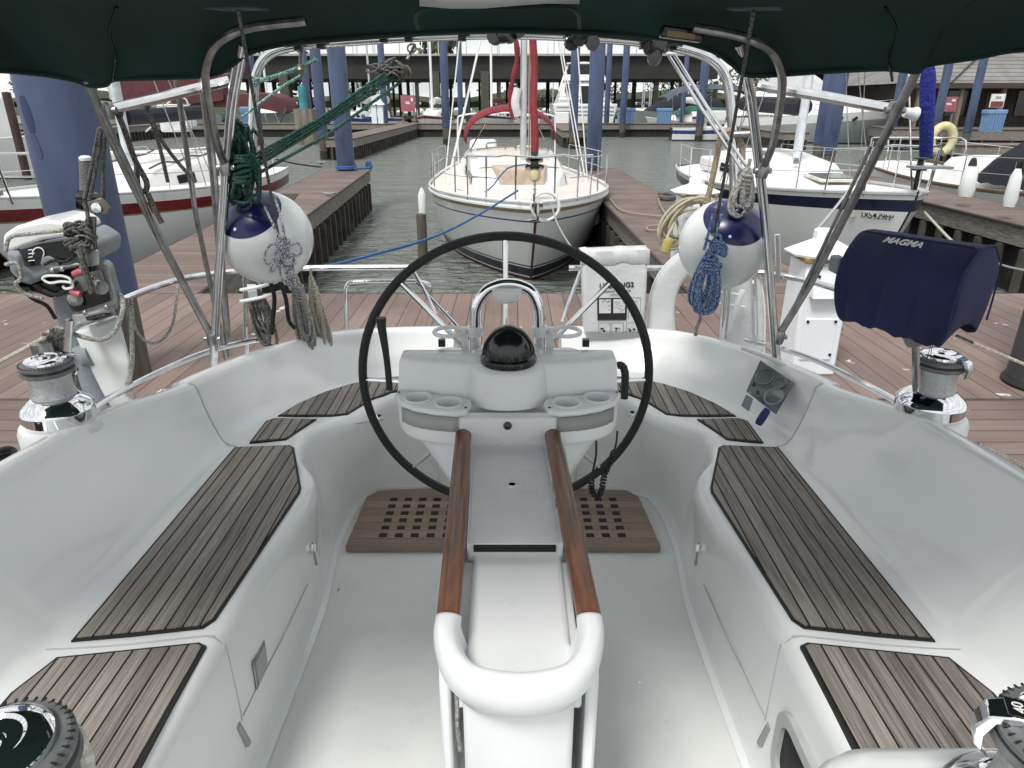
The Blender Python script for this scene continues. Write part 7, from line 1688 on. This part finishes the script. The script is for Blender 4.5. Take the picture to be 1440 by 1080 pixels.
# ================================================================== building with the shingle roof
BD = thing('dock_house', 'wooden dockside building with a grey shingle hip roof at the right', 'building', (40, 50, 0))
by = 47.0
xa = P(1283, 117, y=by).x; xb_ = 62; ze = P(1350, 117, y=by).z
zr = P(1400, 50, y=by + 6).z
shingle = plank_mat('roof_shingle', (.13, .125, .12), (.30, .29, .275), (.07, .068, .065), .42, 1, gap=.16, grain=.35, tone=.5, bump=.3)
b = MB()
hip = [(xa - .6, by - .6, ze), (xb_, by - .6, ze), (xb_, by + 7, zr + 1.2), (xa + 8.5, by + 7, zr + 1.2)]
b.face([b.b.verts.new(p) for p in hip]); b.face([b.b.verts.new(p) for p in ((xa - .6, by - .6, ze), (xa + 8.5, by + 7, zr + 1.2), (xa - .6, by + 14.6, ze))]); b.face([b.b.verts.new(p) for p in ((xa - .6, by + 14.6, ze), (xa + 8.5, by + 7, zr + 1.2), (xb_, by + 7, zr + 1.2), (xb_, by + 14.6, ze))])
b.obj('shingle_roof', shingle, BD, smooth=0)
b = MB(); b.box(((xa + xb_) / 2, by - .62, ze - .15), (xb_ - xa + 1.2, .12, .3)); b.obj('eave_board', mat('eave_brown', (.06, .045, .038), .8), BD)
b = MB(); b.prism([(xa + 1.2, by + 1.5), (xb_, by + 1.5), (xb_, by + 14), (xa + 1.2, by + 14)], .0, ze - .05); b.obj('timber_wall', mat('wall_brown', (.055, .042, .035), .85, var=.4, scale=1.5, stretch=(6, 6, .3)), BD)
for k in range(9):
    b = MB(); b.box((xa + .4 + k * 2.6, by - .3, (ze + .1) / 2), (.22, .22, ze - .1)); b.obj('porch_post', timber, BD)
for k in range(4):
    b = MB(); b.box((xa + 4 + k * 4.5, by + 1.45, 1.5), (1.6, .12, 1.5)); b.obj('house_window', glass_dark, BD)
    b = MB(); b.box((xa + 6.2 + k * 4.5, by + 1.44, 1.1), (1.0, .1, 2.1)); b.obj('house_door', mat('door_brown', (.09, .06, .045), .7), BD)
b = MB(); b.tube([(xa + 2, by - .7, ze), (xa + 9, by + 5.6, zr + .9)], .05, 5); b.obj('roof_cable', post_dark, BD)
# far pale apartments behind the motor yacht
BA = thing('apartment_block', 'pale distant building with balconies above the motor yacht on the right', 'building', (45, 100, 0))
a, c = P(1196, 97, y=100), P(1262, 130, y=100)
b = MB(); b.box(((a.x + c.x) / 2, 104, a.z / 2 + .5), (c.x - a.x, 8, a.z)); b.obj('block_wall', mat('pale_wall', (.45, .45, .43), .7), BA)
b = MB(); b.box(((a.x + c.x) / 2, 104, a.z + .7), (c.x - a.x + 1.5, 9, .5)); b.obj('block_roof', roof_light, BA)
for k in range(5):
    for j in range(2):
        b = MB(); b.box((a.x + .8 + (c.x - a.x) * k / 5.0, 99.95, a.z - 1.4 - 2.1 * j), (.8, .12, 1.1)); b.obj('block_window', glass_dark, BA)

# ================================================================== trees
leaf_mats = [mat('leaf_shaded', (.030, .045, .020), .7, var=.3, scale=1), mat('leaf_mid', (.055, .078, .034), .7, var=.3, scale=1), mat('leaf_lit', (.085, .108, .052), .7, var=.3, scale=1)]  # shaded, middle and lit tones of the same foliage
def tree(x, y, h, w, label, seed, n=520, grp='trees along the far shore'):
    rnd = random.Random(seed); t = thing('shore_tree', label, 'tree', (x, y, .2), grp)
    b = MB(); b.tube([(x, y, .1), (x + .1 * w, y, h * .35), (x, y, h * .62)], lambda k: .05 * h * (1 - .6 * k), 8, smooth=3)
    for k in range(5):
        a = rnd.uniform(0, 6.3); b.tube([(x, y, h * rnd.uniform(.3, .5)), (x + math.cos(a) * w * .3, y + math.sin(a) * w * .3, h * rnd.uniform(.6, .8))], lambda q: .018 * h * (1 - .6 * q), 5)
    b.obj('trunk', post_dark, t)
    b = MB(); cl = [(rnd.gauss(0, .26) * w, rnd.gauss(0, .26) * w, h * rnd.uniform(.35, .95), rnd.uniform(.14, .26) * w) for _ in range(12)]
    for k in range(n):
        c = rnd.choice(cl); d = Vector((rnd.gauss(0, 1), rnd.gauss(0, 1), rnd.gauss(0, .8))).normalized() * c[3] * rnd.random() ** .4
        p = Vector((x + c[0], y + c[1], c[2])) + d; s = rnd.uniform(.02, .05) * h
        u_ = Vector((rnd.gauss(0, 1), rnd.gauss(0, 1), rnd.gauss(0, 1))).normalized(); v_ = u_.orthogonal().normalized()
        mi = 2 if d.z > .1 * c[3] and rnd.random() < .6 else (0 if d.z < -.2 * c[3] else 1)  # clump tops get the lit tone, undersides the shaded one
        b.face([b.b.verts.new(p + u_ * s * e + v_ * s * f * .7) for e, f in ((-1, -1), (1, -1), (1, 1), (-1, 1))], mi)
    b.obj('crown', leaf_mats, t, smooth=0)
rnd = random.Random(77)
k = 0
for u in list(range(-150, 1130, 110)):
    yy = rnd.uniform(158, 176); h = rnd.uniform(5.0, 8.5)
    if k == 7: h = 15.5
    if k == 5: h = 14
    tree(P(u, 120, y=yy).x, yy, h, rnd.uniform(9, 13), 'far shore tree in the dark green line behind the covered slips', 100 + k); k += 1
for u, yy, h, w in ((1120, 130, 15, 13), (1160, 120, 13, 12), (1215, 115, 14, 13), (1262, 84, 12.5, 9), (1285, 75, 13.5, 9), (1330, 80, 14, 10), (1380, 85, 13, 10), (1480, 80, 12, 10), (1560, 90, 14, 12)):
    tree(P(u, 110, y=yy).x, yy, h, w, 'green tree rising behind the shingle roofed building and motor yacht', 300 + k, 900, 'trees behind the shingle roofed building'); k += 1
b = MB(); rows = []
for i in range(61):
    x = -300 + 10 * i; hh = 3.5 + .8 * math.sin(i * 1.7) + .6 * math.sin(i * .6 + 1); rows.append([(x, 182, .2), (x, 181, hh * .6), (x, 183, hh)])
b.grid(rows); b.obj('far_woods', mat('far_wood_green', (.06, .075, .045), .9, var=.5, scale=.5), None, 'far low line of shrubs and woods on the opposite shore', 'woods', kind='stuff')

# ================================================================== camera, light, sky
cam = bpy.data.cameras.new('camera'); co = bpy.data.objects.new('camera', cam); col.objects.link(co)
co.location = (0, 0, EYE); co.rotation_euler = (PI / 2 - TILT, 0, 0)
cam.sensor_width = 36; cam.lens = 36 * F_PX / 1440; cam.clip_start = .02; cam.clip_end = 3000
sc.camera = co
sun_el, sun_az = math.radians(58), math.radians(-150)   # azimuth measured from +Y, clockwise
sd = bpy.data.lights.new('sun', 'SUN'); sd.energy = 2.9; sd.angle = math.radians(14); sd.color = (1.0, .97, .92)
so = bpy.data.objects.new('sun', sd); col.objects.link(so)
dirv = Vector((math.sin(sun_az) * math.cos(sun_el), math.cos(sun_az) * math.cos(sun_el), math.sin(sun_el)))
so.rotation_euler = dirv.to_track_quat('Z', 'Y').to_euler()
w = bpy.data.worlds.new('World'); sc.world = w; w.use_nodes = True
nt = w.node_tree; L = nt.links.new
bg = nt.nodes['Background']
sky = nt.nodes.new('ShaderNodeTexSky'); sky.sky_type = 'NISHITA'; sky.sun_disc = False; sky.sun_elevation = sun_el; sky.sun_rotation = sun_az % (2 * PI); sky.air_density = 1.0; sky.dust_density = 1.5
tc = N(nt, 'ShaderNodeTexCoord'); mp = N(nt, 'ShaderNodeMapping'); mp.inputs['Scale'].default_value = (1, 1, 3.2); L(tc.outputs['Generated'], mp.inputs[0])
nz = N(nt, 'ShaderNodeTexNoise', i_Scale=2.6, i_Detail=7.0, i_Roughness=.6, i_Distortion=.4); L(mp.outputs[0], nz.inputs['Vector'])
mr = N(nt, 'ShaderNodeMapRange', i_1=.34, i_2=.56, i_3=.55, i_4=1.0); L(nz.outputs[0], mr.inputs[0])
n2 = N(nt, 'ShaderNodeTexNoise', i_Scale=4.5, i_Detail=6.0); L(mp.outputs[0], n2.inputs['Vector'])
cc = N(nt, 'ShaderNodeMix', data_type='RGBA'); cc.inputs[6].default_value = (5.6, 5.9, 6.3, 1); cc.inputs[7].default_value = (9.3, 9.2, 8.7, 1); 
m4_ = N(nt, 'ShaderNodeMapRange', i_1=.35, i_2=.65); L(n2.outputs[0], m4_.inputs[0]); L(m4_.outputs[0], cc.inputs[0])
mx = N(nt, 'ShaderNodeMix', data_type='RGBA'); L(mr.outputs[0], mx.inputs[0]); L(sky.outputs[0], mx.inputs[6]); L(cc.outputs[2], mx.inputs[7])
L(mx.outputs[2], bg.inputs['Color']); bg.inputs['Strength'].default_value = 0.143
sc.view_settings.view_transform = 'Standard'; sc.view_settings.look = 'None'; sc.view_settings.exposure = 0; sc.view_settings.gamma = 1
sc.cycles.max_bounces = 8; sc.cycles.diffuse_bounces = 4; sc.cycles.glossy_bounces = 4
